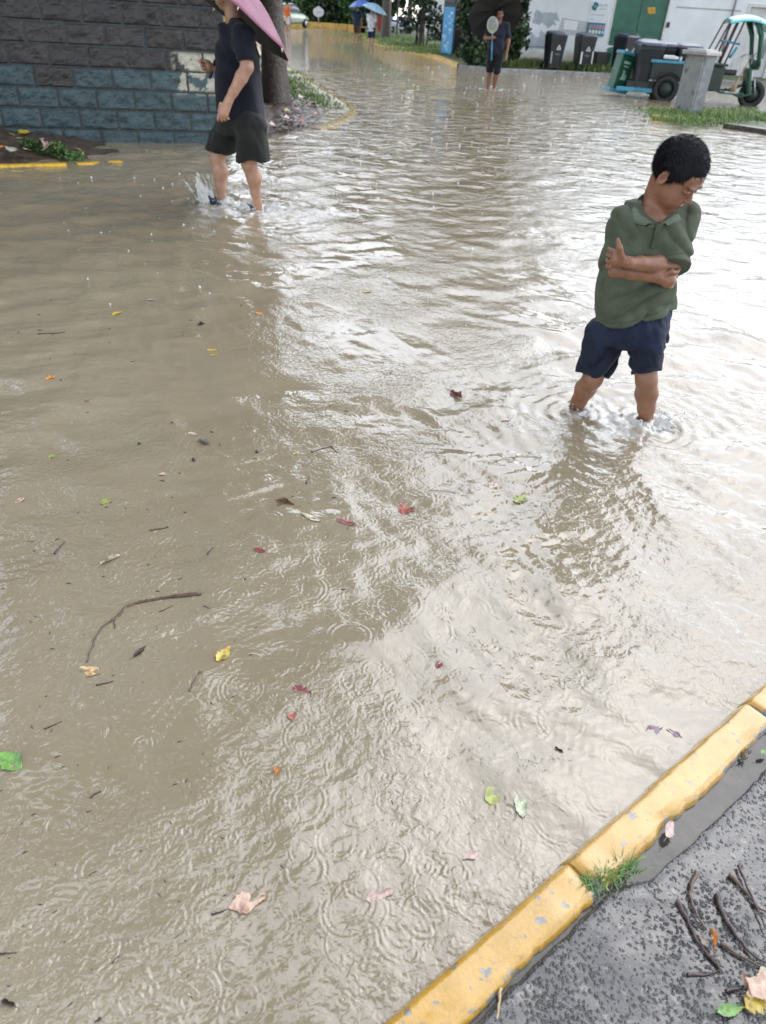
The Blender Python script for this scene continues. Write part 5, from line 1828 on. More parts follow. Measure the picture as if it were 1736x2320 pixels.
def zbank(X, Y, sd): return .12 + .15 * np.clip(sd / 3, 0, 1) + .03 * fbm(X * .8, Y * .8, 1, 3)


patch("bank", bank, zbank, M_verge, .5, label="grassy bank behind the far ochre kerb")
kerb_line("far_kerb", [(-60, 71.9), (-5.3, 70.4), (-3.6, 60.2)], .35, .42, M_kerbdull, "long ochre kerb across the far end of the flooded road", "far kerbs")
vg = []
for i, (x, y) in enumerate([(830, 80), (850, 84), (880, 92), (910, 100), (940, 106), (970, 116), (1000, 122), (890, 85), (930, 92), (960, 104)]): vg.append(at(x, y, .12))
blades("grass", vg, 9000, .13, .012, M_grassblade, 42, "bright green grass on the verge between the trees", "stuff", spread=.9, tint=(.8, 1.7))
vg2 = [at(x, y, .12) for x, y in ((1195, 146), (1215, 150), (1240, 152), (1280, 156), (1300, 156), (1340, 160), (1360, 162), (1160, 150))]
blades("weeds", vg2, 2600, .24, .012, mat("wall_weed", (.085, .13, .035), .5, .3, 3, attr=True), 43, "weeds growing along the foot of the white wall behind the bins", "stuff", spread=.35)

# ------------------------------------------------------------------ white building
bA = at(1190, 141, .1); bB = at(1470, 160, .1)
bu = np.array(((bB - bA)[0], (bB - bA)[1], 0)); bu /= np.linalg.norm(bu)
bn = np.array((bu[1], -bu[0], 0))


def bw(x, y, off=0.0):
    """photo pixel on the plane of the white wall, off metres in front of it"""
    P = hitp(x, y, bA + bn * off, bn)
    return P


def bs(x, y):
    P = bw(x, y)
    return float((P - bA) @ bu), float(P[2])


def wall_quad(mb, pix, off, thick=.02, m=0):
    """flat panel fixed on the wall: its four corners in photo pixels, standing thick in front of off"""
    f = [bw(x, y, off + thick) for x, y in pix]
    k = [p - bn * thick for p in f]
    n = len(pix)
    mb.add(f + k, [tuple(range(n)), tuple(range(n, 2 * n))[::-1]] + [(i, i + n, (i + 1) % n + n, (i + 1) % n) for i in range(n)], None, m)
    return mb


brz = atan2(bu[1], bu[0])


def sbox(mb, s0, s1, z0, z1, d0, d1, bev=0.0, m=0):
    c = bA + bu * ((s0 + s1) / 2) + bn * ((d0 + d1) / 2)
    mb.box((c[0], c[1], (z0 + z1) / 2), (s1 - s0, abs(d1 - d0), z1 - z0), rz=brz, bev=bev, m=m)
    return mb


def wall_paint():
    m, N, L, b = new_mat("white_wall_paint")
    tc = N.new("ShaderNodeTexCoord"); co = tc.outputs["Object"]
    def noise(sc, d=5):
        n = N.new("ShaderNodeTexNoise"); n.inputs["Scale"].default_value = sc; n.inputs["Detail"].default_value = d; L.new(co, n.inputs["Vector"]); return n.outputs["Fac"]
    def mix(f, a, bb):
        x = N.new("ShaderNodeMix"); x.data_type = 'RGBA'
        if isinstance(f, float): x.inputs[0].default_value = f
        else: L.new(f, x.inputs[0])
        for s, i in ((a, 6), (bb, 7)):
            if isinstance(s, tuple): x.inputs[i].default_value = (*s, 1)
            else: L.new(s, x.inputs[i])
        return x.outputs[2]
    rp = N.new("ShaderNodeMapRange"); rp.inputs["From Min"].default_value = .35; rp.inputs["From Max"].default_value = .7; L.new(noise(1.3), rp.inputs["Value"])
    c = mix(rp.outputs[0], (.80, .81, .82), (.70, .71, .72))
    # damp tide mark climbing from the ground
    sx = N.new("ShaderNodeSeparateXYZ"); L.new(co, sx.inputs[0])
    ad = N.new("ShaderNodeMath"); ad.operation = 'MULTIPLY_ADD'; ad.inputs[1].default_value = -.9; ad.inputs[2].default_value = .38
    L.new(noise(1.9, 6), ad.inputs[0])
    sm = N.new("ShaderNodeMath"); sm.operation = 'ADD'; L.new(sx.outputs[2], sm.inputs[0]); L.new(ad.outputs[0], sm.inputs[1])
    mr = N.new("ShaderNodeMapRange"); mr.inputs["From Min"].default_value = .02; mr.inputs["From Max"].default_value = .5; mr.inputs["To Min"].default_value = .85; mr.inputs["To Max"].default_value = 0; L.new(sm.outputs[0], mr.inputs["Value"])
    c = mix(mr.outputs[0], c, (.34, .29, .20))
    L.new(c, b.inputs["Base Color"]); b.inputs["Roughness"].default_value = .6
    bp = N.new("ShaderNodeBump"); bp.inputs["Distance"].default_value = .004; L.new(noise(12), bp.inputs["Height"]); L.new(bp.outputs[0], b.inputs["Normal"])
    return m


M_white = wall_paint()
M_green = mat("green_door_paint", (.012, .115, .070), .35, .15, 3, .002, 12)
M_dframe = mat("white_frame", (.62, .62, .60), .4, .1, 5)
wb = empty("white_building", tuple(bA), "low white rendered building with a green double door, behind the bins", "building")
sD0, sD1 = bs(1372, 120)[0], bs(1497, 100)[0]
sW0, sW1 = bs(1672, 100)[0], bs(1672, 100)[0] + 1.35
S0, S1, HT = -2.2, 24.0, 4.6
mb = MB()
for a, b_ in ((S0, sD0), (sD1, sW0), (sW1, S1)): sbox(mb, a, b_, -.2, HT, -.3, 0)
sbox(mb, sD0, sD1, 2.9, HT, -.3, -.002); sbox(mb, sW0, sW1, 2.35, HT, -.3, -.002)
sbox(mb, S0, S1, -.2, HT - .01, -7, -.55)
mb.build("wall", M_white, wb, smooth=False)
mb = MB(); sbox(mb, S0 - .3, S1 + .3, HT, HT + .3, -7.3, .35, .02); mb.build("roof", mat("parapet", (.5, .5, .5), .6, .1, 2), wb, smooth=False)
sm_ = (sD0 + sD1) / 2
mb = MB()
for a, b_ in ((sD0 + .03, sm_ - .006), (sm_ + .006, sD1 - .03)):
    sbox(mb, a, b_, .12, 2.86, -.16, -.11, .008)
    for z in (.18, 1.30, 2.70): sbox(mb, a + .05, b_ - .05, z, z + .09, -.112, -.090, .004)
    for k in range(9): sbox(mb, a + .09 + k * (b_ - a - .18) / 8 - .01, a + .09 + k * (b_ - a - .18) / 8 + .01, .30, 1.26, -.112, -.098)
dr = mb.build("door", M_green, wb, smooth=False)
mb = MB(); sbox(mb, sm_ + .06, sm_ + .09, 1.0, 1.22, -.09, -.05, .006); mb.build("handle", M_dframe, dr, smooth=False)
mb = MB(); sbox(mb, sD0 - .02, sD0 + .03, .1, 2.9, -.2, .02); sbox(mb, sD1 - .03, sD1 + .02, .1, 2.9, -.2, .02); sbox(mb, sD0 + .03, sD1 - .03, 2.86, 2.9, -.2, .02)
mb.build("door_frame", M_dframe, wb, smooth=False)
mb = MB(); sbox(mb, sW0 + .09, sW1 - .09, .12, 2.25, -.15, -.10, .01); d2 = mb.build("door", mat("pale_door", (.60, .58, .56), .4, .1, 3), wb, smooth=False); d2["label"] = "pale narrow door at the right"
mb = MB(); sbox(mb, sW0 + .60, sW1 - .16, 1.3, 2.05, -.099, -.085, .004); mb.build("pane", mat("pale_pane", (.62, .66, .68), .15, .1, 3), d2, smooth=False)
mb = MB(); sbox(mb, sW0 - .01, sW0 + .09, .1, 2.35, -.2, .03, .008); sbox(mb, sW1 - .09, sW1 + .01, .1, 2.35, -.2, .03, .008); sbox(mb, sW0 + .09, sW1 - .09, 2.25, 2.35, -.2, .03, .008)
mb.build("door_frame", M_dframe, wb, smooth=False)
# groove, rain pipe, dark socket
mb = MB(); gz = bs(1580, 20)[1]; sbox(mb, sD1 + .25, sW0 - .22, gz, gz + .035, .001, .012); mb.build("joint_strip", mat("joint_grey", (.30, .30, .30), .6, .1, 4), wb, smooth=False)
mb = MB(); ps = bs(1668, 50)[0] - .22
mb.tube([tuple(bA + bu * ps + bn * .06 + np.array((0, 0, z))) for z in (.1, 2, HT)], .035, 8); mb.build("rain_pipe", mat("pipe_grey", (.25, .24, .25), .4, .1, 4), wb)
# patches of grey paint over old writing
M_pat = mat("grey_overpaint", (.40, .44, .47), .6, .15, 2.5)
M_pat2 = mat("lilac_overpaint", (.50, .49, .51), .6, .06, 2.5)


def ragged(cx, cy, w, h_, n, seed, rg=.12):
    q = np.random.default_rng(seed); out = []
    per = 2 * (w + h_)
    for i in range(n):
        t = i / n * per
        if t < w: p = (-w / 2 + t, -h_ / 2)
        elif t < w + h_: p = (w / 2, -h_ / 2 + t - w)
        elif t < 2 * w + h_: p = (w / 2 - (t - w - h_), h_ / 2)
        else: p = (-w / 2, h_ / 2 - (t - 2 * w - h_))
        out.append((cx + p[0] + q.normal() * w * rg * .5 - p[1] * .12, cy + p[1] + q.normal() * h_ * rg + p[0] * .05))
    return out


mb = MB(); wall_quad(mb, ragged(1236, 42, 56, 30, 26, 1), .0, .004); mb.build("paint_patch", M_pat, wb, smooth=False)
mb = MB(); wall_quad(mb, ragged(1223, 96, 50, 26, 26, 2, .15), .0, .004); mb.build("paint_patch", M_pat, wb, smooth=False)
mb = MB(); wall_quad(mb, ragged(1236, 76, 30, 10, 18, 3, .2), .0, .004); mb.build("paint_patch", M_pat, wb, smooth=False)
mb = MB(); wall_quad(mb, [(1274, 40), (1335, 50), (1327, 82), (1262, 78)], .0, .004); lp = mb.build("paint_patch", M_pat2, wb, smooth=False)
mb = MB(); wall_quad(mb, [(1279, 45), (1311, 48), (1306, 69), (1277, 66)], .004, .004); mb.build("bare_patch", M_white, lp, smooth=False)
# signs on the wall
sg = empty("sign_board", tuple(bw(1355, 25, .02)), "white notice board with a teal round emblem and grey lettering beside the green door", "sign")
mb = MB(); wall_quad(mb, [(1338, 2), (1384, 4), (1374, 78), (1330, 74)], .0, .02); mb.build("panel", mat("sign_white", (.70, .73, .75), .35, .05, 3), sg, smooth=False)
c0 = bw(1349, 14, .026)
mb = MB()
for r_, da, ph in ((.10, 2.2, 0), (.10, 2.2, 3.1), (.055, 5.8, 1.0)):
    mb.tube([tuple(c0 + bu * r_ * cos(ph + t) + np.array((0, 0, r_ * sin(ph + t)))) for t in np.linspace(0, da, 12)], .030, 6)
mb.build("emblem", mat("teal_emblem", (.02, .20, .24), .4, .1, 4), sg)
mb = MB(); q_ = np.random.default_rng(3)
for row, (y, n, h_) in enumerate(((12, 4, 5.5), (20, 8, 2.2), (34, 16, 2.4), (45, 5, 2.4))):
    x0 = 1359 if row < 2 else 1338
    wd_ = {0: 4.6, 1: 2.1, 2: 2.0, 3: 2.2}[row]
    for i in range(n):
        x = x0 + i * wd_
        yy = y + (x - 1355) * .06
        for s in range(3 if row == 0 else 2):           # the strokes of illegible small characters
            if q_.random() < .5: wall_quad(mb, [(x, yy - h_ / 2 + s * h_ / 3), (x + wd_ * .75, yy - h_ / 2 + s * h_ / 3), (x + wd_ * .75, yy - h_ / 2 + s * h_ / 3 + .8), (x, yy - h_ / 2 + s * h_ / 3 + .8)], .02, .003)
            else: wall_quad(mb, [(x + s * wd_ * .3, yy - h_ / 2), (x + s * wd_ * .3 + .7, yy - h_ / 2), (x + s * wd_ * .3 + .7, yy + h_ / 2), (x + s * wd_ * .3, yy + h_ / 2)], .02, .003)
mb.build("lettering", mat("grey_print", (.22, .26, .28), .5, .1, 4), sg, smooth=False)
po = empty("poster", tuple(bw(1350, 66, .03)), "teal poster with ten small pink and cream cards hung under the notice board", "poster")
mb = MB(); wall_quad(mb, [(1332, 50), (1373, 53), (1367, 83), (1327, 78)], .02, .015); mb.build("backing", mat("teal_print", (.015, .17, .23), .35, .1, 4), po, smooth=False)
for r_ in range(2):
    for i in range(5):
        x, y = 1336.5 - r_ * 1.8 + i * 7.2, 59.5 + r_ * 11.5 + i * .55
        mb = MB(); wall_quad(mb, [(x, y - 4), (x + 5.2, y - 3.6), (x + 3.9, y + 4.6), (x - 1.3, y + 4.2)], .035, .004)
        cc = (.60, .28, .33) if r_ == 0 else ((.62, .62, .50) if i < 4 else (.10, .42, .66))
        cd = mb.build("card", mat("card_print", cc, .4, .15, 6), po, smooth=False)
        mb = MB(); wall_quad(mb, [(x + .9, y - 1.8), (x + 3.9, y - 1.6), (x + 3.2, y + 2.4), (x + .2, y + 2.2)], .039, .003)
        mb.build("picture", mat("card_mark", (.70, .66, .64) if r_ else (.45, .12, .2), .4, .2, 6), cd, smooth=False)
mb = MB(); wall_quad(mb, [(1468, 17), (1485, 16), (1485, 31), (1469, 31)], -.11, .02)
nt_ = mb.build("notice", mat("orange_notice", (.66, .33, .02), .4, .1, 6), None, smooth=False)
tag(nt_, "small orange notice stuck on the green door", "sign")
mb = MB(); wall_quad(mb, [(1471, 21), (1482, 20.5), (1482, 22), (1471, 22.5)], -.09, .004); wall_quad(mb, [(1472, 25), (1481, 24.5), (1481, 25.6), (1472, 26)], -.09, .004)
obj("lettering", mb.v, mb.f, mat("notice_print", (.35, .16, .02), .5, .1, 6), nt_, False)
mb = MB(); p = bw(1514, 56, .03); mb.box(p, (.11, .06, .16), rz=brz, bev=.012); mb.tube([p + bn * .02, p + bn * .05 - np.array((0, 0, .05))], .02, 6)
tag(mb.build("switch_box", mat("black_plastic", (.02, .02, .022), .4, .1, 6)), "small black switch box on the white wall right of the green door", "switch box")

# ------------------------------------------------------------------ bins
M_bin = mat("dark_bin_plastic", (.013, .0155, .020), .38, .2, 3, .001, 30)
M_lid = mat("dark_blue_lid_plastic", (.022, .030, .058), .3, .2, 3, .001, 30)
M_mark = mat("white_mark", (.66, .66, .66), .5, .08, 10)
M_strip = mat("white_tape", (.70, .70, .70), .3, .08, 10)
M_tyre = mat("black_tyre", (.015, .015, .016), .6, .2, 10, .002, 40)


def bin_at(p, rz, label, sc=1.0, marks=True, strips=(), group="dark wheelie bins", lid_tilt=0.0, mk_off=0.0):
    """240-litre wheelie bin 0.58 x 0.72 x 1.07; front is local -y"""
    r = empty("wheelie_bin", p, label, "bin", group, rz)
    def B(nm, mb, mt, par=None, sm=False): return mb.build(nm, mt, par or r, sm, world=False)
    s = sc
    body = MB()
    w0, d0, w1, d1 = .46 * s, .50 * s, .57 * s, .66 * s
    zz = [(.06, 0), (.10, .0), (.55, .5), (.90, 1), (.905, 1.05), (.97, 1.05)]
    V = []
    rd = .05 * s
    for z, t in zz:
        w, d = (w0 + (w1 - w0) * t) / 2, (d0 + (d1 - d0) * t) / 2
        for sx, sy in ((1, 1), (-1, 1), (-1, -1), (1, -1)):
            for k in range(4):
                a = {(1, 1): 0, (-1, 1): pi / 2, (-1, -1): pi, (1, -1): 1.5 * pi}[(sx, sy)] + k * pi / 6
                V.append((sx * (w - rd) + rd * cos(a), sy * (d - rd) + rd * sin(a), z * s))
    n = 16
    F = [(i * n + k, i * n + (k + 1) % n, (i + 1) * n + (k + 1) % n, (i + 1) * n + k) for i in range(len(zz) - 1) for k in range(n)] + [tuple(range(n))[::-1]]
    F.append(tuple(range((len(zz) - 1) * n, len(zz) * n)))
    body.add(V, F)
    for sx in (-1, 1): body.box((sx * .20 * s, -.285 * s, .5 * s), (.03 * s, .03 * s, .7 * s), rx=radians(-5), bev=.006)
    B("body", body, M_bin)
    lid = MB()
    V = []
    lz = [(1.0, .97), (1.04, .985), (1.03, 1.01), (.9, 1.05), (.5, 1.075)]
    for sx_, z in lz:
        w, d = .60 * s * sx_ / 2, .70 * s * sx_ / 2
        for a in np.linspace(0, 2 * pi, 24, endpoint=False):
            c, sn = cos(a), sin(a)
            k = (abs(c) ** 6 + abs(sn) ** 6) ** (-1 / 6)
            V.append((w * c * k, d * sn * k - .01, z * s + .02 * sn * k))
    F = [(i * 24 + k, i * 24 + (k + 1) % 24, (i + 1) * 24 + (k + 1) % 24, (i + 1) * 24 + k) for i in range(len(lz) - 1) for k in range(24)] + [tuple(range(96, 120)), tuple(range(24))[::-1]]
    lid.add(V, F)
    lid.tube([(-.2 * s, .37 * s, 1.0 * s), (.2 * s, .37 * s, 1.0 * s)], .018, 8)
    B("lid", lid, M_lid)
    for sx in (-1, 1):
        R = Matrix.Rotation(pi / 2, 3, 'Y')
        wh = MB().lathe((sx * .25 * s, .25 * s, .10 * s), [(.03, -.025), (.08, -.028), (.098, -.02), (.098, .02), (.08, .028), (.03, .025)], 18, R)
        B("wheel", wh, M_tyre, None, True)
    MB_ = MB().tube([(-.25 * s, .25 * s, .1 * s), (.25 * s, .25 * s, .1 * s)], .012, 6); B("axle", MB_, M_tyre)
    fy = lambda z: -(d0 / 2 + (d1 - d0) / 2 * np.clip((z / s - .1) / .8, 0, 1)) - .006
    if marks:
        mk = MB()
        cz, R_ = .62 * s, .105 * s
        for k in range(3):                      # the three chasing arrows
            a0, a1 = pi / 2 + k * 2 * pi / 3, pi / 2 + (k + 1) * 2 * pi / 3
            A_, B_ = np.array((cos(a0), sin(a0))) * R_, np.array((cos(a1), sin(a1))) * R_
            d = B_ - A_; t0, t1 = A_ + d * .10, A_ + d * .80
            nn = np.array((-d[1], d[0])); nn /= np.linalg.norm(nn)
            w = .030 * s
            quad = [t0, t1, t1 + nn * w, t0 + nn * w * 1.0]
            V = [(mk_off + q[0], fy(cz + q[1]) - e, cz + q[1]) for e in (0, .004) for q in quad]
            mk.add(V, [(4, 5, 6, 7), (3, 2, 1, 0), (0, 1, 5, 4), (1, 2, 6, 5), (2, 3, 7, 6), (3, 0, 4, 7)])
        B("recycling_mark", mk, M_mark)
        tx = MB()
        for i in range(4):
            x = mk_off + (-1.5 + i) * .042 * s
            for dz in (-.012, .004, .018): tx.box((x, fy(.44 * s) - .003, .44 * s + dz * s), (.030 * s, .004, .007 * s))
            tx.box((x, fy(.44 * s) - .0045, .44 * s), (.007 * s, .004, .042 * s))
        B("lettering", tx, mat("grey_mark", (.28, .29, .31), .5, .1, 10))
    for sx, z0, z1 in strips:
        st = MB(); st.box((sx * s, fy((z0 + z1) / 2 * s) - .012, (z0 + z1) / 2 * s), (.055 * s, .006, (z1 - z0) * s), rx=radians(-5.2))
        B("tape_strip", st, M_strip)
    return r


zb = .11
p1, p2 = at(1250, 157, zb), at(1316, 160, zb)
p1 = p1 + (0, .1, 0); p2 = p2 + (0, .1, 0)
bin_at(tuple(p1), radians(12), "dark wheelie bin with one white strip, leftmost against the white wall", strips=((-.19, .18, .58),), mk_off=.03)
bin_at(tuple(p2), radians(10), "dark wheelie bin with two white strips, below the teal poster", strips=((-.16, .20, .62), (.22, .22, .60)), mk_off=.04)
p3 = at(1407, 166, zb) + (0, .1, 0)
bin_at(tuple(p3), radians(28), "dark wheelie bin on the verge half hidden by the garbage tricycle", sc=1.05, strips=((-.2, .3, .8),), mk_off=.08)
# low open bin with a tilted pale lid between them
p4 = at(1355, 161, zb)
r4 = empty("open_bin", tuple(p4), "low black bin with a shiny pale lid tipped open, between two wheelie bins", "bin")
MB().box((p4[0], p4[1], zb + .28), (.52, .5, .56), rz=.2, bev=.03, taper=.85).build("body", M_bin, r4, smooth=False)
MB().box((p4[0] - .06, p4[1] - .1, zb + .66), (.62, .56, .035), rz=.2, ry=radians(-17), bev=.012).build("lid", mat("pale_shiny_lid", (.55, .57, .6), .2, .1, 5), r4, smooth=False)

# ------------------------------------------------------------------ garbage tricycle
tO = np.array((5.74, 20.75, -.04)); tr = radians(-10)
tu, tv = np.array((cos(tr), sin(tr), 0)), np.array((-sin(tr), cos(tr), 0))


def T3(a, b_, z): return tO + tu * a + tv * b_ + np.array((0, 0, z))


M_tg = mat("green_frame_paint", (.015, .085, .048), .35, .25, 6, .002, 30)
M_tb = mat("blue_rail_paint", (.06, .28, .40), .35, .2, 6, .002, 30)
M_tdk = mat("dark_panel_paint", (.018, .028, .024), .4, .25, 5, .002, 30)
M_cy = mat("cyan_canopy", (.22, .62, .66), .25, .1, 4, .002, 12)
M_rust = mat("rusty_tube", (.12, .055, .04), .5, .4, 14, .002, 40)
M_steel = mat("worn_steel", (.42, .43, .44), .35, .2, 12, metal=.7)
tk = empty("garbage_tricycle", tuple(tO), "green garbage tricycle with a cyan canopy, loaded with dark bins", "tricycle", None)


def tb_(mb, a, b_, z, size, bev=.01, m=0, ry=0.0, rx=0.0):
    p = T3(a, b_, z); mb.box(p, size, rz=tr, bev=bev, m=m, ry=ry, rx=rx); return mb


# cargo bed
mb = MB(); tb_(mb, .55, 0, .36, (1.9, 1.05, .07)); tb_(mb, .55, -.5, .30, (1.9, .06, .09)); tb_(mb, .55, .5, .30, (1.9, .06, .09)); mb.build("cargo_bed", M_tdk, tk, smooth=False)
mb = MB(); tb_(mb, .62, -.53, .60, (1.05, .03, .40)); sp_ = mb.build("side_panel", M_tdk, tk, smooth=False)
mb = MB(); tb_(mb, .62, -.535, .83, (1.15, .07, .06)); mb.build("top_rail", M_tb, sp_, smooth=False)
mb = MB(); tb_(mb, .62, -.545, .43, (1.05, .02, .03)); mb.build("bottom_rail", M_steel, sp_, smooth=False)
mb = MB(); tb_(mb, .55, .53, .60, (1.9, .03, .40)); mb.build("side_panel", M_tg, tk, smooth=False)
mb = MB(); tb_(mb, -.2, -.56, .22, (.85, .05, .09)); mb.build("bottom_rail", M_tb, tk, smooth=False)
mb = MB(); tb_(mb, .45, -.50, .92, (.28, .10, .08), .03); tb_(mb, .58, -.50, .91, (.16, .09, .06), .02); mb.build("rag", mat("white_rag", (.72, .72, .72), .7, .1, 9), tk)
# tailgate: green box with a blue rim, swung out at the rear corner
tgc = at(1400, 208, 0); tgc = np.array((5.17, 20.72, 0))
tg = MB()
Rt = Matrix.Rotation(radians(24), 3, 'Z') @ Matrix.Rotation(radians(9), 3, 'Y')
tg.box((tgc[0], tgc[1], .50), (.40, .26, .74), M=Rt, bev=.015)
tgo = tg.build("tailgate", M_tg, tk, smooth=False)
MB().box(Vector((tgc[0], tgc[1], .50)) + Rt @ Vector((0, 0, .395)), (.44, .30, .07), M=Rt, bev=.012).build("top_rail", M_tb, tgo, smooth=False)
MB().box(Vector((tgc[0], tgc[1], .50)) + Rt @ Vector((-.03, 0, -.40)), (.56, .32, .07), M=Rt, bev=.012).build("bottom_rail", M_tb, tgo, smooth=False)
mk = MB()
for dx, dz, w, h_ in ((0, .20, .20, .05), (0, .12, .14, .03), (-.02, -.05, .05, .18), (.05, -.10, .05, .12), (-.02, -.14, .12, .04)):
    mk.box(Vector((tgc[0], tgc[1], .50)) + Rt @ Vector((dx, -.134, dz)), (w, .008, h_), M=Rt)
mk.build("faded_mark", mat("pale_green_mark", (.30, .48, .36), .5, .2, 8), tgo, smooth=False)


def wheel(mb_list, a, b_, z, R, w, axis_v):
    Rm = Matrix.Rotation(tr, 3, 'Z') @ Matrix.Rotation(pi / 2, 3, 'X')
    c = T3(a, b_, z)
    ty = MB().lathe(c, [(R * .62, -w * .4), (R * .8, -w * .55), (R * .96, -w * .42), (R, -w * .2), (R, w * .2), (R * .96, w * .42), (R * .8, w * .55), (R * .62, w * .4)], 28, Rm)
    o = ty.build("wheel", M_tyre, tk)
    hb = MB().lathe(c, [(.001, -w * .32), (R * .25, -w * .36), (R * .3, -w * .2), (R * .64, -w * .22), (R * .64, w * .22), (R * .3, w * .2), (R * .25, w * .36), (.001, w * .32)], 20, Rm)
    hb.build("rim", M_tdk, o)


wheel(None, .52, -.58, .27, .30, .13, None)
wheel(None, .52, .58, .27, .30, .13, None)
wheel(None, 2.62, 0, .27, .30, .12, None)
wheel(None, -.62, -.15, .30, .13, .06, None)
mb = MB(); mb.tube([T3(.52, -.58, .27), T3(.52, .58, .27)], .03, 8); mb.build("axle", M_tdk, tk)
mb = MB()   # mudguard over the near rear wheel
for k in range(9):
    a = radians(15 + k * 150 / 8)
    tb_(mb, .52 + .36 * cos(a), -.58, .27 + .36 * sin(a), (.15, .18, .015), .004, ry=-(a - pi / 2))
mb.build("mudguard", M_tdk, tk)
# dark box behind the driver's seat and the seat
mb = MB(); tb_(mb, 1.50, -.05, .55, (.55, .95, .5), .03); tb_(mb, 1.50, -.05, .84, (.62, 1.0, .05), .015); mb.build("battery_box", M_tdk, tk, smooth=False)
mb = MB(); tb_(mb, 1.88, 0, .70, (.40, .7, .12), .04); mb.build("seat", mat("black_seat_vinyl", (.02, .02, .02), .4, .2, 8), tk)
# frame: floor tube, rear ladder of rusty tubes, front posts
mb = MB()
mb.tube([T3(1.2, 0, .38), T3(2.0, 0, .30), T3(2.35, 0, .45), T3(2.45, 0, .95)], .035, 8)
mb.tube([T3(1.9, -.35, .36), T3(2.3, -.3, .22), T3(2.55, -.2, .30)], .03, 8)
tb_(mb, 2.10, -.02, .28, (.55, .62, .05), .01)
mb.build("frame", M_tg, tk)
mb = MB(); tb_(mb, 2.42, -.02, .55, (.10, .62, .55), .04, ry=radians(-14)); tb_(mb, 2.50, -.02, .88, (.14, .56, .20), .05); mb.build("front_shield", M_tg, tk)
for b_ in (-.42, .42):
    for q in ((1.25, .55, 1.62, 1.72), (1.62, .85, 1.80, 1.75), (1.72, .80, 1.92, 1.76)):
        MB().tube([T3(q[0], b_, q[1]), T3(q[2], b_, q[3])], .021, 8).build("rear_post", M_rust, tk)
mb = MB(); mb.tube([T3(1.66, -.42, 1.30), T3(1.95, -.42, 1.26)], .025, 6); mb.tube([T3(1.66, -.42, 1.30), T3(1.66, .42, 1.30)], .025, 6); mb.tube([T3(1.80, -.44, .98), T3(1.90, -.44, 1.2)], .03, 6); mb.build("cross_rail", M_tb, tk)
# canopy: curved shell drooping at the rear and rising to the windscreen
V, F = [], []
na, nb_ = 14, 10
for side in (0, 1):
    for i in range(na + 1):
        for j in range(nb_ + 1):
            t, u = i / na, j / nb_ * 2 - 1
            a = 1.60 + t * 1.45
            z = 1.76 + .10 * sin(pi * min(1, t * 1.4)) - .22 * t ** 2 - .10 * u * u - side * .035
            V.append(T3(a, u * .58, z))
n1 = (na + 1) * (nb_ + 1)
for i in range(na):
    for j in range(nb_):
        q = (i * (nb_ + 1) + j, (i + 1) * (nb_ + 1) + j, (i + 1) * (nb_ + 1) + j + 1, i * (nb_ + 1) + j + 1)
        F.append(q); F.append(tuple(k + n1 for k in q)[::-1])
edge = [i * (nb_ + 1) for i in range(na + 1)] + [na * (nb_ + 1) + j for j in range(1, nb_ + 1)] + [i * (nb_ + 1) + nb_ for i in range(na - 1, -1, -1)] + [j for j in range(nb_ - 1, 0, -1)]
for k in range(len(edge)):
    a, b_ = edge[k], edge[(k + 1) % len(edge)]
    F.append((a, a + n1, b_ + n1, b_))
obj("canopy", V, F, M_cy, tk)
for b_ in (-.50, .50): MB().tube([T3(2.18, b_, 1.72), T3(2.34, b_, 1.45), T3(2.42, b_ * .9, 1.15), T3(2.50, b_ * .8, .85)], [.07, .055, .05, .05], 8).build("front_post", M_tg, tk)
mb = MB(); tb_(mb, 2.62, 0, 1.28, (.02, .80, .55), .004, ry=radians(14)); mb.build("windscreen", mat("clouded_plastic", (.50, .52, .54), .25, .1, 6), tk)
mb = MB(); mb.tube([T3(2.62, 0, .27), T3(2.50, 0, .62), T3(2.40, 0, 1.02)], .03, 8); mb.tube([T3(2.68, -.09, .27), T3(2.56, -.09, .6)], .02, 6); mb.tube([T3(2.68, .09, .27), T3(2.56, .09, .6)], .02, 6); mb.build("fork", M_steel, tk)
mb = MB(); mb.tube([T3(2.22, -.44, 1.0), T3(2.30, -.34, 1.07), T3(2.38, -.16, 1.03), T3(2.40, 0, 1.0), T3(2.38, .16, 1.03), T3(2.30, .34, 1.07), T3(2.22, .44, 1.0)], .017, 8); mb.build("handlebar", M_steel, tk)
for b_ in (-1, 1):
    mb = MB(); mb.tube([T3(2.34, b_ * .3, 1.05), T3(2.40, b_ * .42, 1.15)], .008, 5); tb_(mb, 2.42, b_ * .45, 1.19, (.02, .12, .08), .01); mb.build("mirror", M_tdk, tk)
mb = MB(); R_ = Matrix.Rotation(tr, 3, 'Z') @ Matrix.Rotation(pi / 2, 3, 'Y'); mb.lathe(T3(2.57, 0, .92), [(.001, -.03), (.06, -.02), (.075, .02), (.07, .04), (.001, .045)], 16, R_); mb.build("headlight", mat("lamp_glass", (.6, .6, .6), .12, .05, 5), tk)
mb = MB(); tb_(mb, 2.05, -.36, .30, (.26, .10, .04), .01); tb_(mb, 2.18, -.33, .33, (.10, .10, .10), .02); mb.build("footrest", mat("chalky_metal", (.55, .55, .53), .5, .2, 9), tk)
# things carried on it
bin_at(tuple(T3(-.02, -.20, .10)), tr + radians(8), "big dark bin standing at the back of the tricycle's bed, nearest to the camera", sc=1.05, marks=False, group="bins carried on the tricycle")
bin_at(tuple(T3(.42, .30, .16)), tr - radians(6), "dark bin at the far side of the tricycle's bed, behind the big one", sc=.98, marks=False, group="bins carried on the tricycle")
bin_at(tuple(T3(.92, .05, .16)), tr + radians(4), "dark bin with a pale streak behind the concrete pillar, on the tricycle", sc=.98, marks=False, strips=((-.2, .55, .80),), group="bins carried on the tricycle")
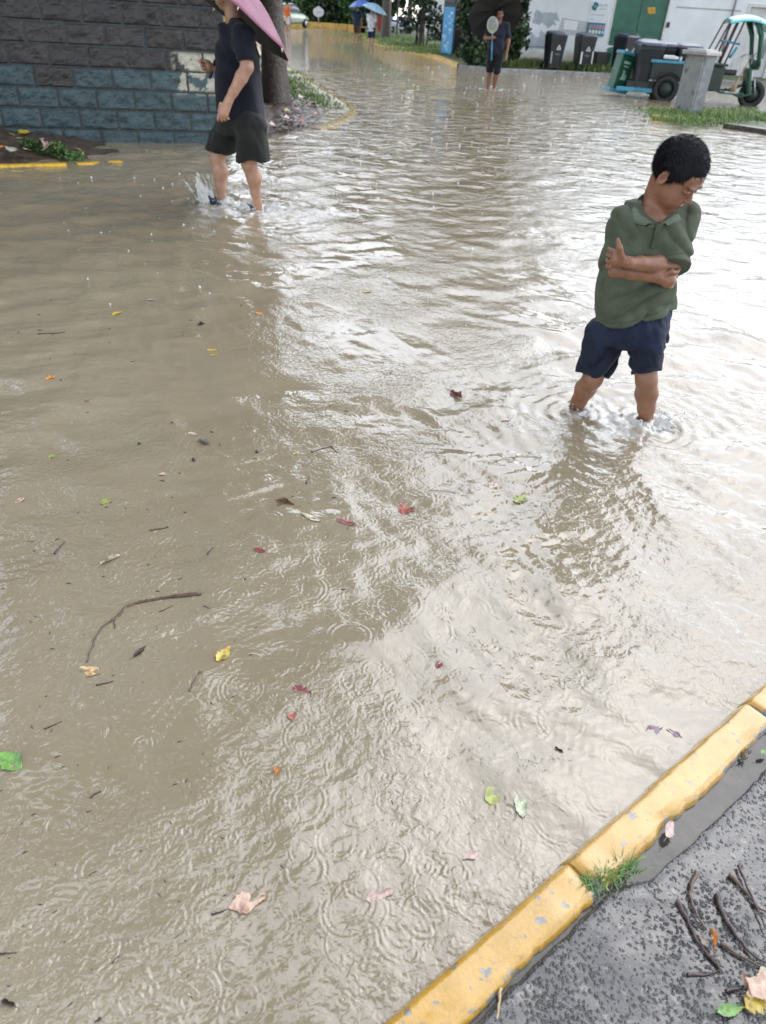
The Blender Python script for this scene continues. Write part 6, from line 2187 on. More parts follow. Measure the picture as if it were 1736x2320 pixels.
# loose tools leaning in the cab
def pole_tool(label, a, b_, mt, hd, nm, cat):
    r = empty(nm, tuple(a), label, cat)
    MB().tube([a, b_], .014, 6).build("handle", mt, r)
    d = (np.array(a) - np.array(b_)); d /= np.linalg.norm(d)
    MB().tube([np.array(a) + d * .0, np.array(a) + d * .18, np.array(a) + d * .30], [.02, .05, .07], 8).build("head", hd, r)
    return r
pole_tool("broom with a pale wooden handle leaning inside the tricycle's cab", T3(2.16, -.40, .62), T3(2.30, -.30, 1.05), mat("broom_wood", (.42, .28, .17), .5, .2, 9), mat("broom_bristle", (.40, .27, .17), .8, .3, 40), "broom", "broom")

# ------------------------------------------------------------------ concrete pillar on a grassy islet
pc = np.array((5.66, 16.72)); prz = radians(40)
pi_px = [(1488, 250), (1512, 275), (1560, 284), (1600, 282), (1660, 278), (1736, 292), (1790, 300), (1790, 255), (1640, 244), (1540, 240)]
pil = px_poly(pi_px, .04)
patch("islet_soil", pil[::-1], lambda X, Y, sd: .0 + .05 * np.clip(sd / .5, 0, 1) + .012 * fbm(X * 4, Y * 4, 3, 3), M_verge, .06, label="low grassy islet at the foot of the concrete pillar")
gpts = [at(x, y, .04) for x, y in ((1520, 258), (1530, 270), (1545, 277), (1610, 268), (1625, 262), (1640, 256), (1660, 262), (1680, 266), (1700, 268), (1720, 270), (1735, 274), (1690, 256), (1650, 270), (1610, 279), (1600, 256), (1505, 256))]
blades("grass", gpts, 6500, .10, .006, M_grassblade, 44, "bright grass on the islet round the pillar", "stuff", spread=.24, tint=(.8, 1.7))


def pillar():
    m, N, L, b = new_mat("peeling_white_concrete")
    tc = N.new("ShaderNodeTexCoord"); co = tc.outputs["Object"]
    n = N.new("ShaderNodeTexNoise"); n.inputs["Scale"].default_value = 5; n.inputs["Detail"].default_value = 8; n.inputs["Roughness"].default_value = .65
    mp = N.new("ShaderNodeMapping"); mp.inputs["Scale"].default_value = (1, 1, .55); L.new(co, mp.inputs[0]); L.new(mp.outputs[0], n.inputs["Vector"])
    rp = N.new("ShaderNodeValToRGB"); e = rp.color_ramp.elements
    e[0].position = .36; e[0].color = (.07, .065, .055, 1); e[1].position = .46; e[1].color = (.30, .305, .30, 1)
    e2 = e.new(.62); e2.color = (.24, .25, .25, 1)
    L.new(n.outputs["Fac"], rp.inputs["Fac"])
    L.new(rp.outputs[0], b.inputs["Base Color"]); b.inputs["Roughness"].default_value = .45
    bp = N.new("ShaderNodeBump"); bp.inputs["Distance"].default_value = .006; L.new(n.outputs["Fac"], bp.inputs["Height"]); L.new(bp.outputs[0], b.inputs["Normal"])
    root = empty("concrete_pillar", (pc[0], pc[1], 0), "square concrete pillar with peeling white paint and a flat cap, standing in the grass", "pillar")
    w = .40
    mb = MB(); mb.box((pc[0], pc[1], .46), (w, w, 1.16), rz=prz, bev=.018); mb.build("post", m, root, smooth=False)
    # bare brown corner and grey side skin
    Rm = Matrix.Rotation(prz, 3, 'Z')
    mg = mat("grey_render", (.13, .145, .155), .45, .3, 6, .004, 20)
    c = Vector((pc[0], pc[1], .48)) + Rm @ Vector((0, -w / 2 - .004, 0))
    mb = MB(); mb.box(Vector((pc[0], pc[1], .47)) + Rm @ Vector((w / 2 + .005, 0, 0)), (.012, w * .96, 1.10), rz=prz, bev=.004)
    mb.box(Vector((pc[0], pc[1], .47)) + Rm @ Vector((.02, -w / 2 - .005, 0)), (w * .90, .012, 1.10), rz=prz, bev=.004); mb.build("side_render", mg, root, smooth=False)
    mb = MB(); mb.box((pc[0], pc[1], 1.075), (w + .14, w + .14, .07), rz=prz, bev=.015); mb.box((pc[0], pc[1], 1.12), (w + .02, w + .02, .035), rz=prz, bev=.012); mb.build("cap", mat("wet_cap_concrete", (.36, .35, .33), .18, .2, 8, .002, 30), root, smooth=False)


pillar()
sl_ = empty("stone_slab", tuple(at(1690, 290, .05)), "dark stone slab at the water's edge by the right side of the picture", "stone slab")
a_, b_ = at(1648, 283, .05), at(1760, 300, .05)
d_ = b_ - a_; MB().box((a_ + b_) / 2 + (0, .05, -.03), (float(np.linalg.norm(d_)), .22, .12), rz=atan2(d_[1], d_[0]), bev=.015).build("slab", mat("dark_stone", (.075, .065, .055), .3, .35, 12, .004, 40), sl_, smooth=False)
mb = MB(); p = at(1497, 268, .03); mb.box((p[0], p[1], .03), (.34, .12, .09), rz=radians(-12), bev=.012)
tag(mb.build("kerb_end", M_kerbfar), "broken end of a yellow kerb at the tip of the pillar's islet", "kerb")

# ------------------------------------------------------------------ trees, hedge and cabinet on the far side
dk = "trees along the far verge"
def far_tree(px, py, wpx, label, seed, hgt=4.0, crown=(0, 0, 7.0, 4.2, 4.0, 3.4), n=5000, ls=.42, mt=None, z=.12, lean=(0, 0)):
    p = at(px, py, z)
    d = p @ cF
    r = wpx / 2 / FPX * float((p - CAM) @ cF)
    return tree(label, tuple(p), hgt, r, crown, n, ls, mt or M_leafdark, seed, lean, dk, 30)


far_tree(778, 60, 20, "wide pale trunk of a tree behind the far ochre kerb", 71, 7, (0, 2, 11, 7, 6, 5), 6000, .7)
far_tree(874, 86, 22, "thick dark trunk standing in the grass right of the person in white", 72, 5, (0, 0, 9, 5.5, 5, 4.2), 6000, .5)
far_tree(926, 76, 13, "grey straight trunk in front of the parked scooters", 73, 5, (0, 0, 9, 5, 5, 4), 4500, .5)
far_tree(899, 80, 4, "thin dark sapling between two thicker trunks", 74, 4, (0, 0, 5.5, 1.6, 1.6, 1.6), 1500, .3)
far_tree(952, 106, 9, "slim dark tree with leafy low twigs left of the blue cabinet", 75, 3.5, (.1, 0, 4.6, 2.4, 2.0, 2.2), 5000, .26)
pE = at(952, 106, .12)
shrub("loose dark leafy shrub around the slim tree beside the blue cabinet", tuple(pE), [(pE[0] + dx, pE[1] + dy, z, .55, .5, .5) for dx, dy, z in ((-.5, .2, 1.2), (.4, .1, 1.5), (-.2, 0, 2.1), (.5, .2, 2.6), (-.6, .1, 3.0), (.1, -.1, 3.4), (.7, 0, .9))], 1500, .20, M_leafdark, 76, "dark shrubs on the far side")
# hedge: bushy masses behind the far kerb
for i, (x0, x1, hh) in enumerate(((684, 728, 3.4), (722, 772, 3.9), (772, 822, 3.6), (816, 868, 3.2))):
    A_, B_ = at((x0 + x1) / 2, 58, .2), None
    X0, X1 = atY(x0, 40, 78)[0], atY(x1, 40, 78)[0]
    cl = blob_clumps((X0, 77, .4), (X1, 80, hh), 26, .75, 300 + i)
    shrub(["dense dark hedge bush right of the parked car", "dense dark hedge bush behind the white oval sign", "dense dark hedge bush behind the wide pale trunk", "dense dark hedge bush behind the two people under blue umbrellas"][i], ((X0 + X1) / 2, 78, .2), cl, 4200, .34, M_leafdark if i % 2 else M_leafmid, 310 + i, "hedge bushes along the far road end", "hedge_bush", cat="hedge")
# tall wood behind, one mass
cl = blob_clumps((-34, 92, 2), (12, 104, 12), 90, 2.6, 320)
o = leaf_cloud("wood", cl, 16000, 1.0, M_leafdark, None, 321)
tag(o, "dark wood closing the view at the far end of the road", kind="stuff")
# ivy-covered thicket in front of the white building's left end
for i, (x0, x1, hh, lb) in enumerate(((1038, 1092, 4.2, "dark ivy thicket right beside the tall blue cabinet"), (1086, 1140, 4.4, "dark ivy thicket right behind the man with the racket"), (1132, 1188, 4.6, "dark ivy-clad tree against the white building's left end"))):
    z0 = at((x0 + x1) / 2, 150, .1)
    X0, X1 = atY(x0, 120, z0[1] + .8)[0], atY(x1, 120, z0[1] + .8)[0]
    cl = blob_clumps((X0 + .15, z0[1] + .2, .25), (X1 - .15, z0[1] + 1.3, hh), 60, .34, 330 + i)
    shrub(lb, ((X0 + X1) / 2, z0[1] + .8, .1), cl, 7000, .17, M_leafdark, 340 + i, "ivy thickets by the white building", "ivy_thicket", cat="shrub")
pt = at(1180, 146, .1)
tree("tall tree whose trunk rises out of the ivy at the white building's corner", (pt[0] - .35, pt[1] + .4, .1), 4.5, .30, (.4, 1.0, 8, 4.5, 4, 3.2), 5500, .34, M_leafdark, 350, (.1, .1), dk, 34)
# fallen white stick in the thicket
a_, b_ = at(1150, 122, .6), at(1157, 143, .1)
tag(MB().tube([(a_[0], b_[1], .62), (b_[0], b_[1] - .1, .1)], .025, 6).build("stake", mat("pale_stake", (.5, .52, .52), .5, .1, 9)), "pale thin stake leaning beside the man with the racket", "stake")
# blue information cabinet
p = at(1002, 124, .1)
cb = empty("notice_cabinet", (p[0], p[1], .1), "tall navy cabinet, dark screen above a bright blue panel, at the verge's edge", "cabinet")
crz = radians(-38)
Rc = Matrix.Rotation(crz, 3, 'Z')
def cbx(nm, mt, c, size, par=cb, bev=.01):
    return MB().box(Vector((p[0], p[1], 0)) + Rc @ Vector(c), size, rz=crz, bev=bev).build(nm, mt, par, smooth=False)
cbx("body", mat("navy_steel", (.020, .024, .042), .4, .15, 3), (.25, .45, 1.50), (.62, 1.05, 2.9))
cbx("blue_panel", mat("blue_print", (.08, .33, .62), .35, .12, 2.0), (.25, -.085, .92), (.52, .03, 1.55))
cbx("screen", mat("dark_screen", (.012, .014, .02), .15, .1, 3), (.25, -.085, 2.25), (.46, .03, .85))
mb = MB(); q_ = np.random.default_rng(6)
for i in range(12):
    mb.box(Vector((p[0], p[1], 0)) + Rc @ Vector((.25 + q_.uniform(-.16, .16), -.102, .3 + i * .11)), (q_.uniform(.06, .2), .006, q_.uniform(.05, .12)), rz=crz)
mb.build("printed_pattern", mat("pale_blue_print", (.34, .55, .74), .4, .15, 4), cb, smooth=False)
# pale wall behind the cabinet
pw = at(985, 100, .1)
fw = empty("garden_wall", (2.2, 55, .1), "pale weathered wall glimpsed between the slim tree and the blue cabinet", "wall")
MB().box((2.4, 55, 1.3), (3.6, .25, 2.5), rz=.1, bev=.02).build("wall", M_white, fw, smooth=False)
MB().box((2.4, 55, 2.6), (3.8, .4, .12), rz=.1, bev=.02).build("coping", M_kerbgrey, fw, smooth=False)
# white oval sign on a post
sp = at(722, 54, .12)
sY = 74.0
c1, c2 = atY(722, 27, sY), atY(722, 54, sY)
so_ = empty("oval_sign", (c2[0], sY, c2[2]), "white oval sign with a wavy top on a thin grey post before the hedge", "sign")
MB().tube([(c2[0], sY, c2[2] - .3), (c1[0], sY, c1[2])], .035, 8).build("post", M_steel, so_)
V = []
for off in (-.03, .03):
    for a in np.linspace(0, 2 * pi, 28, endpoint=False):
        V.append((c1[0] + .47 * cos(a), sY - .06 + off, c1[2] + .36 * sin(a) * (1 + .12 * sin(5 * a) * (sin(a) > 0))))
F = [tuple(range(28)), tuple(range(28, 56))[::-1]] + [(i, i + 28, (i + 1) % 28 + 28, (i + 1) % 28) for i in range(28)]
obj("board", V, F, mat("sign_face", (.66, .62, .66), .4, .06, 2), so_, smooth=False)
mb = MB()
for i in range(4): mb.box((c1[0] - .2 + i * .13, sY - .095, c1[2] - .02), (.08, .01, .10))
mb.build("lettering", mat("sign_print", (.45, .42, .46), .5, .1, 5), so_, smooth=False)
# red box by the thick trunk
rp_ = at(861, 72, .12)
rbx = empty("hydrant_box", (rp_[0], rp_[1], .12), "small red box beside the thick dark trunk, half behind the person in white", "box")
MB().box((rp_[0], rp_[1], .62), (.40, .3, 1.0), bev=.03).build("body", mat("red_paint", (.30, .03, .02), .4, .15, 4), rbx, smooth=False)
MB().box((rp_[0], rp_[1], 1.15), (.48, .38, .06), bev=.015).build("lid", mat("dark_red_paint", (.2, .02, .02), .4, .15, 4), rbx, smooth=False)

# unseen tree added on the soil bed: its crown darkens the flood's left reflections
tree("unseen tree added beside the block wall, its crown there to mirror in the flood", (-4.9, 7.1, .08), 4.6, .17, (1.3, -2.6, 6.4, 2.4, 2.8, 1.6), 6000, .22, M_leafmid, 361, (.5, -.6), None, 24)

tree("unseen tree added behind the viewer, its thin crown there to mirror in the near water", (2.3, -1.6, .03), 4.4, .13, (-2.1, 2.5, 6.4, 1.7, 1.5, .9), 2600, .19, M_leafmid, 371, (-.3, .4), None, 18)  # added out of view: gaps in its leaves break up the mirrored sky

# ------------------------------------------------------------------ people further off
def walker(label, foot, hgt, yaw, shirt, pants, skinm, pose, h=.012, hem=.44, top_hem=.50, sleeves=.55, hat=None):
    """standing / walking figure; foot = world point between the feet; yaw 0 faces the camera; pose gives joints in body units of height"""
    fx, fy = foot[0], foot[1]
    root = empty("person", (fx, fy, 0), label, "person")
    R = rot(yaw)
    s = hgt

    def Pn(p): return np.array((fx, fy, -.06)) + R @ (np.array(p, float) * s)
    lo = np.array((fx, fy, -.06)) - (.55 * s, .55 * s, .05)
    hi = np.array((fx, fy, -.06)) + (.55 * s, .55 * s, 1.06 * s)
    sk = SDF(lo, hi, h)
    J = dict(hipL=(.055, 0, .50), hipR=(-.055, 0, .50), knL=(.06, -.02, .27), knR=(-.06, -.02, .27), anL=(.06, .01, .04), anR=(-.06, .01, .04),
             shL=(.105, 0, .80), shR=(-.105, 0, .80), elL=(.135, .02, .62), elR=(-.135, .02, .62), wrL=(.14, -.04, .47), wrR=(-.14, -.04, .47), neck=(0, .01, .82), head=(0, -.005, .925))
    J.update(pose)
    for a in "LR":
        sk.chain([Pn(J["hip" + a]), Pn(J["kn" + a])], [.052 * s, .034 * s], .02)
        c = lerp(J["kn" + a], J["an" + a], .35) + np.array((0, .008, 0))
        sk.chain([Pn(J["kn" + a]), Pn(c), Pn(J["an" + a])], [.032 * s, .035 * s, .021 * s], .015)
        an = np.array(J["an" + a])
        sk.chain([Pn(an + (0, .01, -.015)), Pn(an + (0, -.09, -.025))], [.022 * s, .018 * s], .01)
        sk.chain([Pn(J["sh" + a]), Pn(J["el" + a])], [.032 * s, .026 * s], .02)
        sk.chain([Pn(J["el" + a]), Pn(J["wr" + a])], [.025 * s, .017 * s], .015)
        d = np.array(J["wr" + a]) - np.array(J["el" + a]); d = d / np.linalg.norm(d)
        w = np.array(J["wr" + a])
        sk.cap(Pn(w), Pn(w + d * .045), .018 * s, .022 * s, .012)
        ac = np.cross(d, (0, 0, 1.0)) if abs(d[2]) < .8 else np.array((0, 1.0, 0))
        fingers(sk, Pn(w + d * .055), R @ d, R @ ac, R @ np.array((0, -1, -.2)), [.036 * s, .042 * s, .040 * s, .032 * s], .0065 * s, (.5, .7, .5), .2, .006)
        sk.chain([Pn(w + d * .01), Pn(w + d * .03 + np.array((0, -.022, 0))), Pn(w + d * .055 + np.array((0, -.026, 0)))], [.009 * s, .008 * s, .006 * s], .006)
    sk.loft([Pn((0, 0, .48)), Pn((0, 0, .62)), Pn((0, .005, .76)), Pn((0, .005, .82))], [.082 * s, .078 * s, .095 * s, .06 * s], [.055 * s, .055 * s, .058 * s, .04 * s], R @ np.array((1, 0, 0)), .03)
    hc = Pn(J["head"]); hsc = .62 * s * 1.0
    Rh = rot(yaw + pose.get("hyaw", 0), pose.get("hpitch", .1))
    sk.cap(Pn(J["neck"]), hc + Rh @ np.array((0, .02, -.05)), .032 * s, .030 * s, .02)
    head_parts(sk, hc, Rh, hsc)
    V, F = sk.mesh()
    obj("body", V, F, skinm, root, cols=face_cols(V, hc, Rh, hsc))
    Vh, Fh = hair_mesh(hc, Rh, hsc, 3, 700, .02)
    obj("hair", Vh, Fh, M_hair, root, smooth=False)
    st = SDF(lo, hi, h)
    st.loft([Pn((0, 0, top_hem - .03)), Pn((0, 0, .62)), Pn((0, .005, .75)), Pn((0, .005, .825))], [.105 * s, .100 * s, .112 * s, .060 * s], [.075 * s, .072 * s, .072 * s, .045 * s], R @ np.array((1, 0, 0)), .03)
    for a in "LR":
        e = lerp(J["sh" + a], J["el" + a], sleeves / .6 * .85)
        st.cap(Pn(lerp((0, 0, .79), J["sh" + a], .5)), Pn(J["sh" + a]), .042 * s, .042 * s, .03)
        g = SDF(lo, hi, h)
        e0 = lerp(J["sh" + a], J["el" + a], sleeves / .6 * 1.1)
        g.cap(Pn(J["sh" + a]), Pn(e0), .042 * s, .041 * s, .01).cut(Pn(e), R @ (np.array(J["el" + a]) - np.array(J["sh" + a])))
        st.D = np.minimum(st.D, g.D)
    st.cut(Pn((0, 0, top_hem)), (0, 0, -1))
    st.ell(Pn((0, -.02, .842)), (.045 * s, .05 * s, .03 * s), .01, None, True)
    st.wrinkle(lambda x, y, z: .007 * np.sin(30 * (z + .6 * (x - fx)) + 3 * vnoise(x * 5, y * 5, z * 5)) + .004 * vnoise(x * 14, y * 14, z * 14))
    V, F = st.mesh()
    obj("t_shirt", V, F, shirt, root)
    so = SDF(lo, hi, h)
    so.loft([Pn((0, 0, .455)), Pn((0, 0, .50)), Pn((0, 0, .57))], [.095 * s, .095 * s, .085 * s], [.068 * s, .066 * s, .060 * s], R @ np.array((1, 0, 0)), .02)
    for a in "LR":
        hp, kn, an = [np.array(J[k + a]) for k in ("hip", "kn", "an")]
        t = (hp[2] - hem) / (hp[2] - kn[2])
        if t <= 1: e = lerp(hp, kn, t); d = kn - hp
        else: e = lerp(kn, an, (kn[2] - hem) / (kn[2] - an[2])); d = an - kn
        g = SDF(lo, hi, h)
        if t <= 1: g.cap(Pn(hp), Pn(e + d * .2), .062 * s, .052 * s, .01)
        else: g.chain([Pn(hp), Pn(kn), Pn(e + d * .2)], [.062 * s, .050 * s, .045 * s], .01)
        g.cut(Pn(e), R @ d)
        hh = np.maximum(.02 - np.abs(so.D - g.D), 0) / .02
        so.D = np.minimum(so.D, g.D) - hh * hh * .005
    so.wrinkle(lambda x, y, z: .007 * vnoise(x * 14, y * 14, z * 9))
    V, F = so.mesh()
    obj("shorts", V, F, pants, root)
    return root, Pn


M_black = mat("black_coated_cloth", (.012, .012, .014), .5, .15, 5)
rp0 = at(1113, 204, 0)
rr_, Pn = walker("person in a dark T-shirt and knee-length black shorts carrying a racket under a black umbrella", rp0, 1.69, radians(-8), cloth_mat("dark_blue_jersey", (.018, .020, .036)), cloth_mat("black_knit", (.008, .009, .013)), M_skin,
                 dict(knL=(.05, -.05, .27), anL=(.035, .015, .045), knR=(-.055, -.01, .27), anR=(-.055, 0, .04), elR=(-.165, -.03, .645), wrR=(-.075, -.135, .655), elL=(.155, .03, .62), wrL=(.150, -.02, .47), hpitch=.12, hyaw=-.1), .0105, hem=.245, top_hem=.455)
# racket held upright in the right hand
hd_ = Pn((-.065, -.16, .655))
rk_d = np.array((-.10, .02, 1.0)); rk_d /= np.linalg.norm(rk_d)
rt = empty("badminton_racket", tuple(hd_ - rk_d * .40), "badminton racket with a blue handle and pale head, held under the black umbrella", "racket")
M_bl = mat("blue_racket_grip", (.05, .30, .50), .4, .1, 12)
MB().tube([hd_ - rk_d * .44, hd_ - rk_d * .06], [.017, .014], 8).build("handle", M_bl, rt)
MB().tube([hd_ - rk_d * .06, hd_ + rk_d * .10], .008, 6).build("shaft", mat("pale_shaft", (.55, .55, .35), .3, .1, 12), rt)
hcn = hd_ + rk_d * .245
uu = np.array((1.0, 0, .10)); uu /= np.linalg.norm(uu)
loop = [hcn + uu * .118 * cos(a) + rk_d * .150 * sin(a) for a in np.linspace(0, 2 * pi, 33)]
fr_ = MB().tube(loop, .010, 6, caps=False).build("frame", mat("white_racket_frame", (.60, .62, .58), .3, .1, 12), rt)
mb = MB()
for i in range(-10, 11):
    k = i / 11
    w = sqrt(1 - k * k)
    mb.tube([hcn + uu * .118 * k - rk_d * .150 * w, hcn + uu * .118 * k + rk_d * .150 * w], .0032, 4)
    mb.tube([hcn + rk_d * .150 * k - uu * .118 * w, hcn + rk_d * .150 * k + uu * .118 * w], .0032, 4)
mb.build("strings", mat("racket_strings", (.50, .52, .48), .4, .1, 12), rt)
MB().box(hcn - rk_d * .115, (.05, .012, .05), bev=.012).build("throat", mat("lime_throat", (.45, .6, .1), .4, .1, 9), rt)
uax = np.array((-.10, .80, .62)); uax /= np.linalg.norm(uax)
uh = Pn((.10, .03, .66))
uc = atY(1122, 36, rp0[1] + .12)
umbrella("large black umbrella tipped back behind the person with the racket", uc, uax, .63, .17, uc - uax * .55, M_black, M_black, spin=.2)

wp0 = at(840, 111, 0)
walker("person in a white T-shirt and navy shorts walking away along the far verge", wp0, 1.62, radians(165), cloth_mat("white_jersey", (.62, .64, .68)), cloth_mat("navy_drill", (.015, .02, .06)), M_skin2,
       dict(knL=(.05, -.07, .27), anL=(.05, .05, .07), knR=(-.055, 0, .27), anR=(-.055, .0, .04), elL=(.13, -.06, .63), wrL=(.06, -.13, .76), wrR=(-.15, -.03, .48)), .014, hem=.30, top_hem=.44)
M_bu1 = mat("pale_blue_cloth", (.22, .38, .50), .35, .15, 2)
M_bu2 = mat("royal_blue_cloth", (.06, .13, .42), .35, .15, 2)
M_bin_ = mat("blue_shade_lining", (.06, .10, .20), .5, .1, 2)
uc = atY(849, 22, wp0[1] - .1)
umbrella("pale blue umbrella over the person in the white T-shirt", uc, (.30, -.10, .95), .56, .22, uc - np.array((.18, 0, .62)), M_bu1, M_bin_, spin=.1)
bp0 = at(808, 95, 0)
walker("person in a navy top and brown cropped trousers walking away under a royal blue umbrella", bp0, 1.72, radians(175), cloth_mat("navy_top", (.012, .028, .055)), cloth_mat("brown_cotton", (.075, .042, .022)), M_skin,
       dict(knL=(.05, -.05, .27), anL=(.06, .06, .07), elL=(.13, -.05, .63), wrL=(.05, -.12, .78)), .016, hem=.26, top_hem=.47)
uc = atY(816, 12, bp0[1] - .1)
umbrella("royal blue umbrella over the person in brown trousers", uc, (-.15, -.10, .95), .60, .24, uc - np.array((-.05, 0, .62)), M_bu2, M_bin_, spin=.25)
op0 = at(652, 71, 0)
walker("person in an orange shirt and white shorts crossing the far end of the road", op0, 1.68, radians(150), cloth_mat("orange_jersey", (.62, .13, .025)), cloth_mat("white_cotton", (.60, .55, .52)), M_skin2,
       dict(knL=(.05, -.06, .27), anL=(.05, .06, .07), knR=(-.06, -.02, .27)), .018, hem=.27, top_hem=.47)


# ------------------------------------------------------------------ parked vehicles far off
def car():
    cY = 66.0
    c = atY(652, 47, cY); gz = .05
    root = empty("parked_car", (c[0], cY, gz), "pale green car parked across the far kerb, half hidden by the person in orange", "car")
    Mb = mat("pale_green_car_paint", (.42, .50, .40), .2, .06, 2, coat=.6)
    Mg = mat("car_glass", (.12, .15, .18), .08, .1, 2)
    rz = radians(66)
    R = Matrix.Rotation(rz, 3, 'Z')
    def P(x, y, z): return np.array((c[0], cY, gz)) + np.array(R @ Vector((x, y, z)))
    # body: lofted sections along its length (x), the nose towards the camera's right
    secs = [(-2.05, .62, .35, .78), (-1.9, .78, .25, .95), (-1.2, .84, .22, 1.0), (0, .86, .22, 1.0), (1.1, .85, .22, .96), (1.7, .80, .24, .84), (2.0, .62, .32, .66)]
    def loft(secs, par, nm, mt):
        V, F = [], []
        n = 20
        for x, w, z0, z1 in secs:
            for k in range(n):
                a = 2 * pi * k / n
                cc, ss = cos(a), sin(a)
                kk = (abs(cc) ** 4 + abs(ss) ** 4) ** -.25
                V.append(P(x, w * cc * kk, (z0 + z1) / 2 + (z1 - z0) / 2 * ss * kk))
        for i in range(len(secs) - 1):
            for k in range(n): F.append((i * n + k, i * n + (k + 1) % n, (i + 1) * n + (k + 1) % n, (i + 1) * n + k))
        F += [tuple(range(n))[::-1], tuple(range((len(secs) - 1) * n, len(secs) * n))]
        return obj(nm, V, F, mt, par)
    loft(secs, root, "body", Mb)
    loft([(-1.5, .60, .9, 1.1), (-1.1, .70, .9, 1.42), (-.2, .72, .9, 1.50), (.5, .70, .9, 1.40), (1.05, .62, .9, 1.0)], root, "windows", Mg)
    loft([(-1.15, .60, 1.36, 1.45), (-.2, .66, 1.46, 1.53), (.45, .58, 1.36, 1.44)], root, "roof", Mb)
    for x in (-1.25, 1.25):
        for y in (-.80, .80):
            ty = MB().lathe(P(x, y, .30), [(.001, -.10), (.2, -.11), (.30, -.10), (.32, -.05), (.32, .05), (.30, .10), (.2, .11), (.001, .10)], 20, R @ Matrix.Rotation(pi / 2, 3, 'X')).build("wheel", M_tyre, root)
            MB().lathe(P(x, y * 1.13, .30), [(.001, -.03), (.15, -.03), (.18, .0), (.15, .03), (.001, .03)], 16, R @ Matrix.Rotation(pi / 2, 3, 'X')).build("rim", M_steel, ty)
    for y in (-.55, .55): MB().box(P(1.98, y, .58), (.08, .28, .12), rz=rz, bev=.03).build("headlight", mat("clear_lamp", (.6, .6, .6), .1, .05, 3), root)


car()
Mwht = mat("white_scooter_plastic", (.60, .62, .66), .25, .08, 3)
Mblu = mat("blue_scooter_plastic", (.04, .08, .30), .25, .08, 3)


def scooter(x, y, Y, mt, rz, label):
    c = atY(x, y, Y)
    root = empty("scooter", (c[0], Y, .15), label, "scooter", "scooters parked under the far trees", rz)
    def B(mb, nm, m_, par=None): return mb.build(nm, m_, par or root, world=False)
    for wx in (-.62, .62):
        B(MB().lathe((wx, 0, .22), [(.1, -.04), (.18, -.05), (.22, -.03), (.22, .03), (.18, .05), (.1, .04)], 16, Matrix.Rotation(pi / 2, 3, 'X')), "wheel", M_tyre)
    B(MB().box((-.42, 0, .52), (.75, .30, .34), bev=.09).box((.05, 0, .30), (.5, .30, .10), bev=.03).box((.42, 0, .62), (.12, .40, .62), bev=.05, ry=radians(-16)).box((.62, 0, .44), (.38, .16, .07), bev=.03), "body", mt)
    B(MB().box((-.40, 0, .75), (.68, .28, .12), bev=.05), "seat", mat("scooter_seat", (.02, .02, .025), .4, .1, 4))
    B(MB().tube([(.56, 0, .25), (.36, 0, 1.0)], .03, 6).tube([(.34, -.33, 1.04), (.37, -.1, 1.0), (.37, .1, 1.0), (.34, .33, 1.04)], .018, 6), "handlebar", M_tdk)
    B(MB().box((.46, 0, .95), (.14, .24, .16), bev=.05), "headlight", Mwht)
    B(MB().box((-.82, 0, .86), (.34, .34, .28), bev=.05), "top_box", Mblu)


for a in ((905, 52, 66, Mwht, .5, "white scooter with a blue box, leftmost under the far trees"), (922, 54, 67, Mblu, .9, "blue scooter in the middle of the far row, behind the grey trunk"), (938, 54, 65, Mwht, .4, "white scooter with a blue box, rightmost, next to the pale garden wall")): scooter(*a)

# ------------------------------------------------------------------ splashes
M_spl = mat("white_water", (.74, .73, .70), .22, .06, 30, trans=.25, rvar=.05)


def splash(name, label, jets, drops, seed, box, h):
    """sheets and fingers of water: strands follow the drops' flight and web together where they are close; box = half-size of the space round the first jet"""
    q = np.random.default_rng(seed)
    o0 = np.array(jets[0][0])
    sd = SDF(o0 - (box[0], box[1], .02), o0 + np.array(box), h)
    for org, vel, spr, n, rad in jets:
        for i in range(n):
            v = np.array(vel) * q.uniform(.35, 1.1) + q.normal(0, spr, 3)
            t0 = q.uniform(0, .03); t1 = t0 + q.uniform(.03, .12)
            o = np.array(org) + q.normal(0, rad * 3, 3) * (1, 1, .2)
            pts = [o + v * t + np.array((0, 0, -4.9)) * t * t for t in np.linspace(t0, t1, 4)]
            r = rad * q.uniform(.5, 1.1)
            sd.chain(pts, list(np.linspace(r, r * .35, 4)), rad * 3)
    sd.wrinkle(lambda x, y, z: h * .9 * fbm(x / h * .16, y / h * .16, z / h * .16, 3))
    V, F = sd.mesh()
    mb = MB()
    for org, ext, n, rad in drops:
        for i in range(n):
            p = np.array(org) + q.normal(0, 1, 3) * np.array(ext)
            p[2] = abs(p[2]) + .004
            r = rad * q.uniform(.25, 1.2) ** 1.5
            mb.lathe(tuple(p), [(.05 * r, -r * 1.2), (.8 * r, -.6 * r), (r, 0), (.8 * r, .6 * r), (.05 * r, 1.2 * r)], 6)
    n = len(V)
    o = obj(name, np.concatenate([V, np.array(mb.v)]), [tuple(f) for f in F] + [tuple(k + n for k in f) for f in mb.f], M_spl)
    return tag(o, label, "splash", None, "stuff")


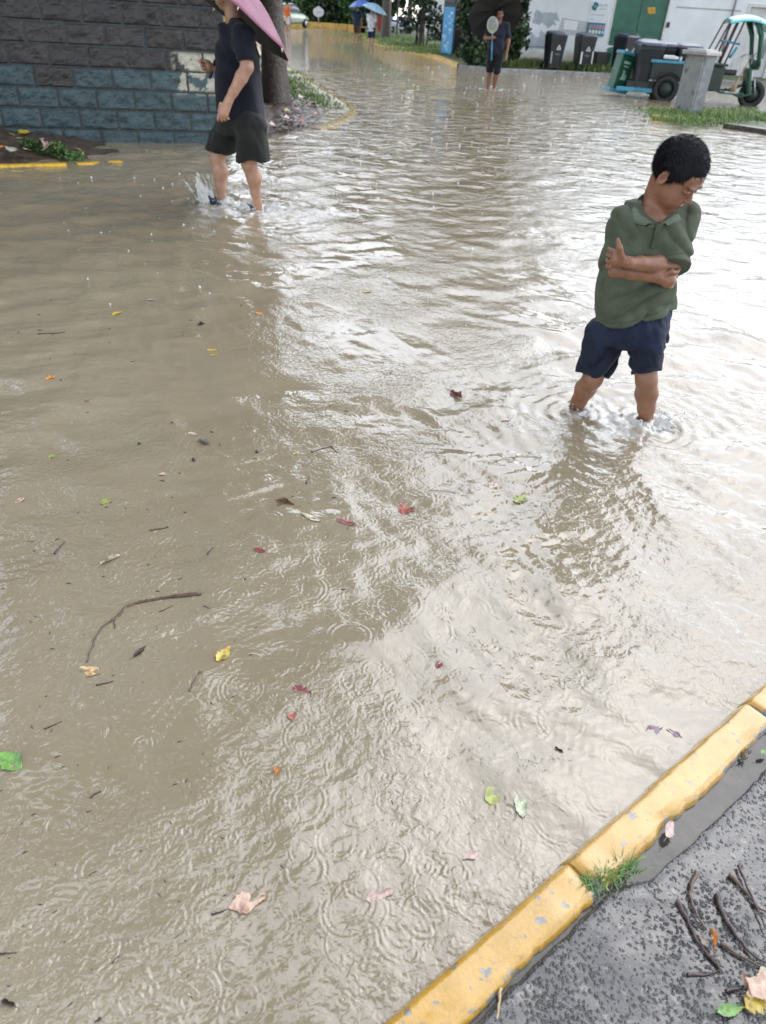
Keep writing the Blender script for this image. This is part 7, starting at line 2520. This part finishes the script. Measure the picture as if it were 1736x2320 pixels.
fb = np.array((br[0], br[1], .0))
splash("splash", "white water thrown up round the boy's front foot", [(fb + (.03, -.01, .0), (.75, -.10, 1.0), .24, 34, .0040), (fb + (-.03, -.02, .0), (-.35, -.25, .6), .2, 16, .0035), (fb + (.0, -.035, .0), (.1, -.5, .6), .22, 14, .0035)],
       [(fb + (.07, 0, .01), (.06, .04, .035), 120, .0030)], 91, (.22, .16, .16), .0026)
fbl = np.array((bl[0], bl[1], .0))
splash("splash", "low white water round the boy's rear foot", [(fbl + (.03, -.01, .0), (.5, -.1, .4), .16, 16, .0032)], [(fbl + (.05, 0, .0), (.05, .04, .012), 60, .0024)], 92, (.14, .12, .08), .0026)
fm = np.array((ml[0], ml[1], .0))
splash("splash", "fan of white water kicked up before the wading man's leading slipper", [(fm + (-.10, 0, .0), (-.85, 0, 2.6), .22, 60, .0085), (fm + (.05, 0, .0), (.6, -.1, .9), .3, 22, .008)], [(fm + (-.15, 0, .05), (.07, .06, .07), 70, .005), (fm + (.2, 0, 0), (.2, .1, .02), 110, .005)], 93, (.42, .25, .42), .0062)
fm2 = np.array((mr_[0], mr_[1], .0))
splash("splash", "churned white water behind the wading man's rear slipper", [(fm2 + (.08, 0, 0), (1.0, 0, .7), .35, 34, .008), (fm2 + (-.1, 0, 0), (-.9, -.2, .5), .3, 20, .007)], [(fm2 + (.2, 0, 0), (.25, .1, .02), 150, .005)], 94, (.40, .25, .16), .0062)
fr2 = np.array((rk[0], rk[1], .0))
splash("splash", "white ripples at the feet of the person with the racket", [(fr2, (.6, -.2, .7), .5, 24, .014)], [(fr2, (.35, .2, .02), 90, .010)], 95, (.5, .4, .2), .011)
# crowns and rebounding drops where the rain strikes the flood
q_ = np.random.default_rng(19)
mb = MB()
for i in range(1000):
    Y = q_.uniform(3.6, 30) if i > 40 else q_.uniform(5.0, 9.5)
    X = q_.uniform(-.46, .42) * Y if i > 40 else q_.uniform(-.50, -.02) * Y
    if (X - wA[0]) * wn_[0] + (Y - wA[1]) * wn_[1] < .25 and X < -1: continue
    z = wz(X, Y)
    r = (.0012 + .0050 * q_.random() ** 3) * (1 + .045 * Y)
    mb.lathe((X, Y, z), [(r * 1.9, -.004), (r * 1.0, r * .6), (r * .5, r * 1.5), (r * .5, r * 1.5), (r * .1, r * 1.9)], 6)
    if q_.random() < .05:
        mb.lathe((X + q_.normal() * r, Y, z + r * q_.uniform(4, 7)), [(r * .1, -r * .6), (r * .55, 0), (r * .1, r * .6)], 5)
tag(mb.build("raindrop_splashes", M_spl), "rebounding drops where the rain strikes the water", kind="stuff")
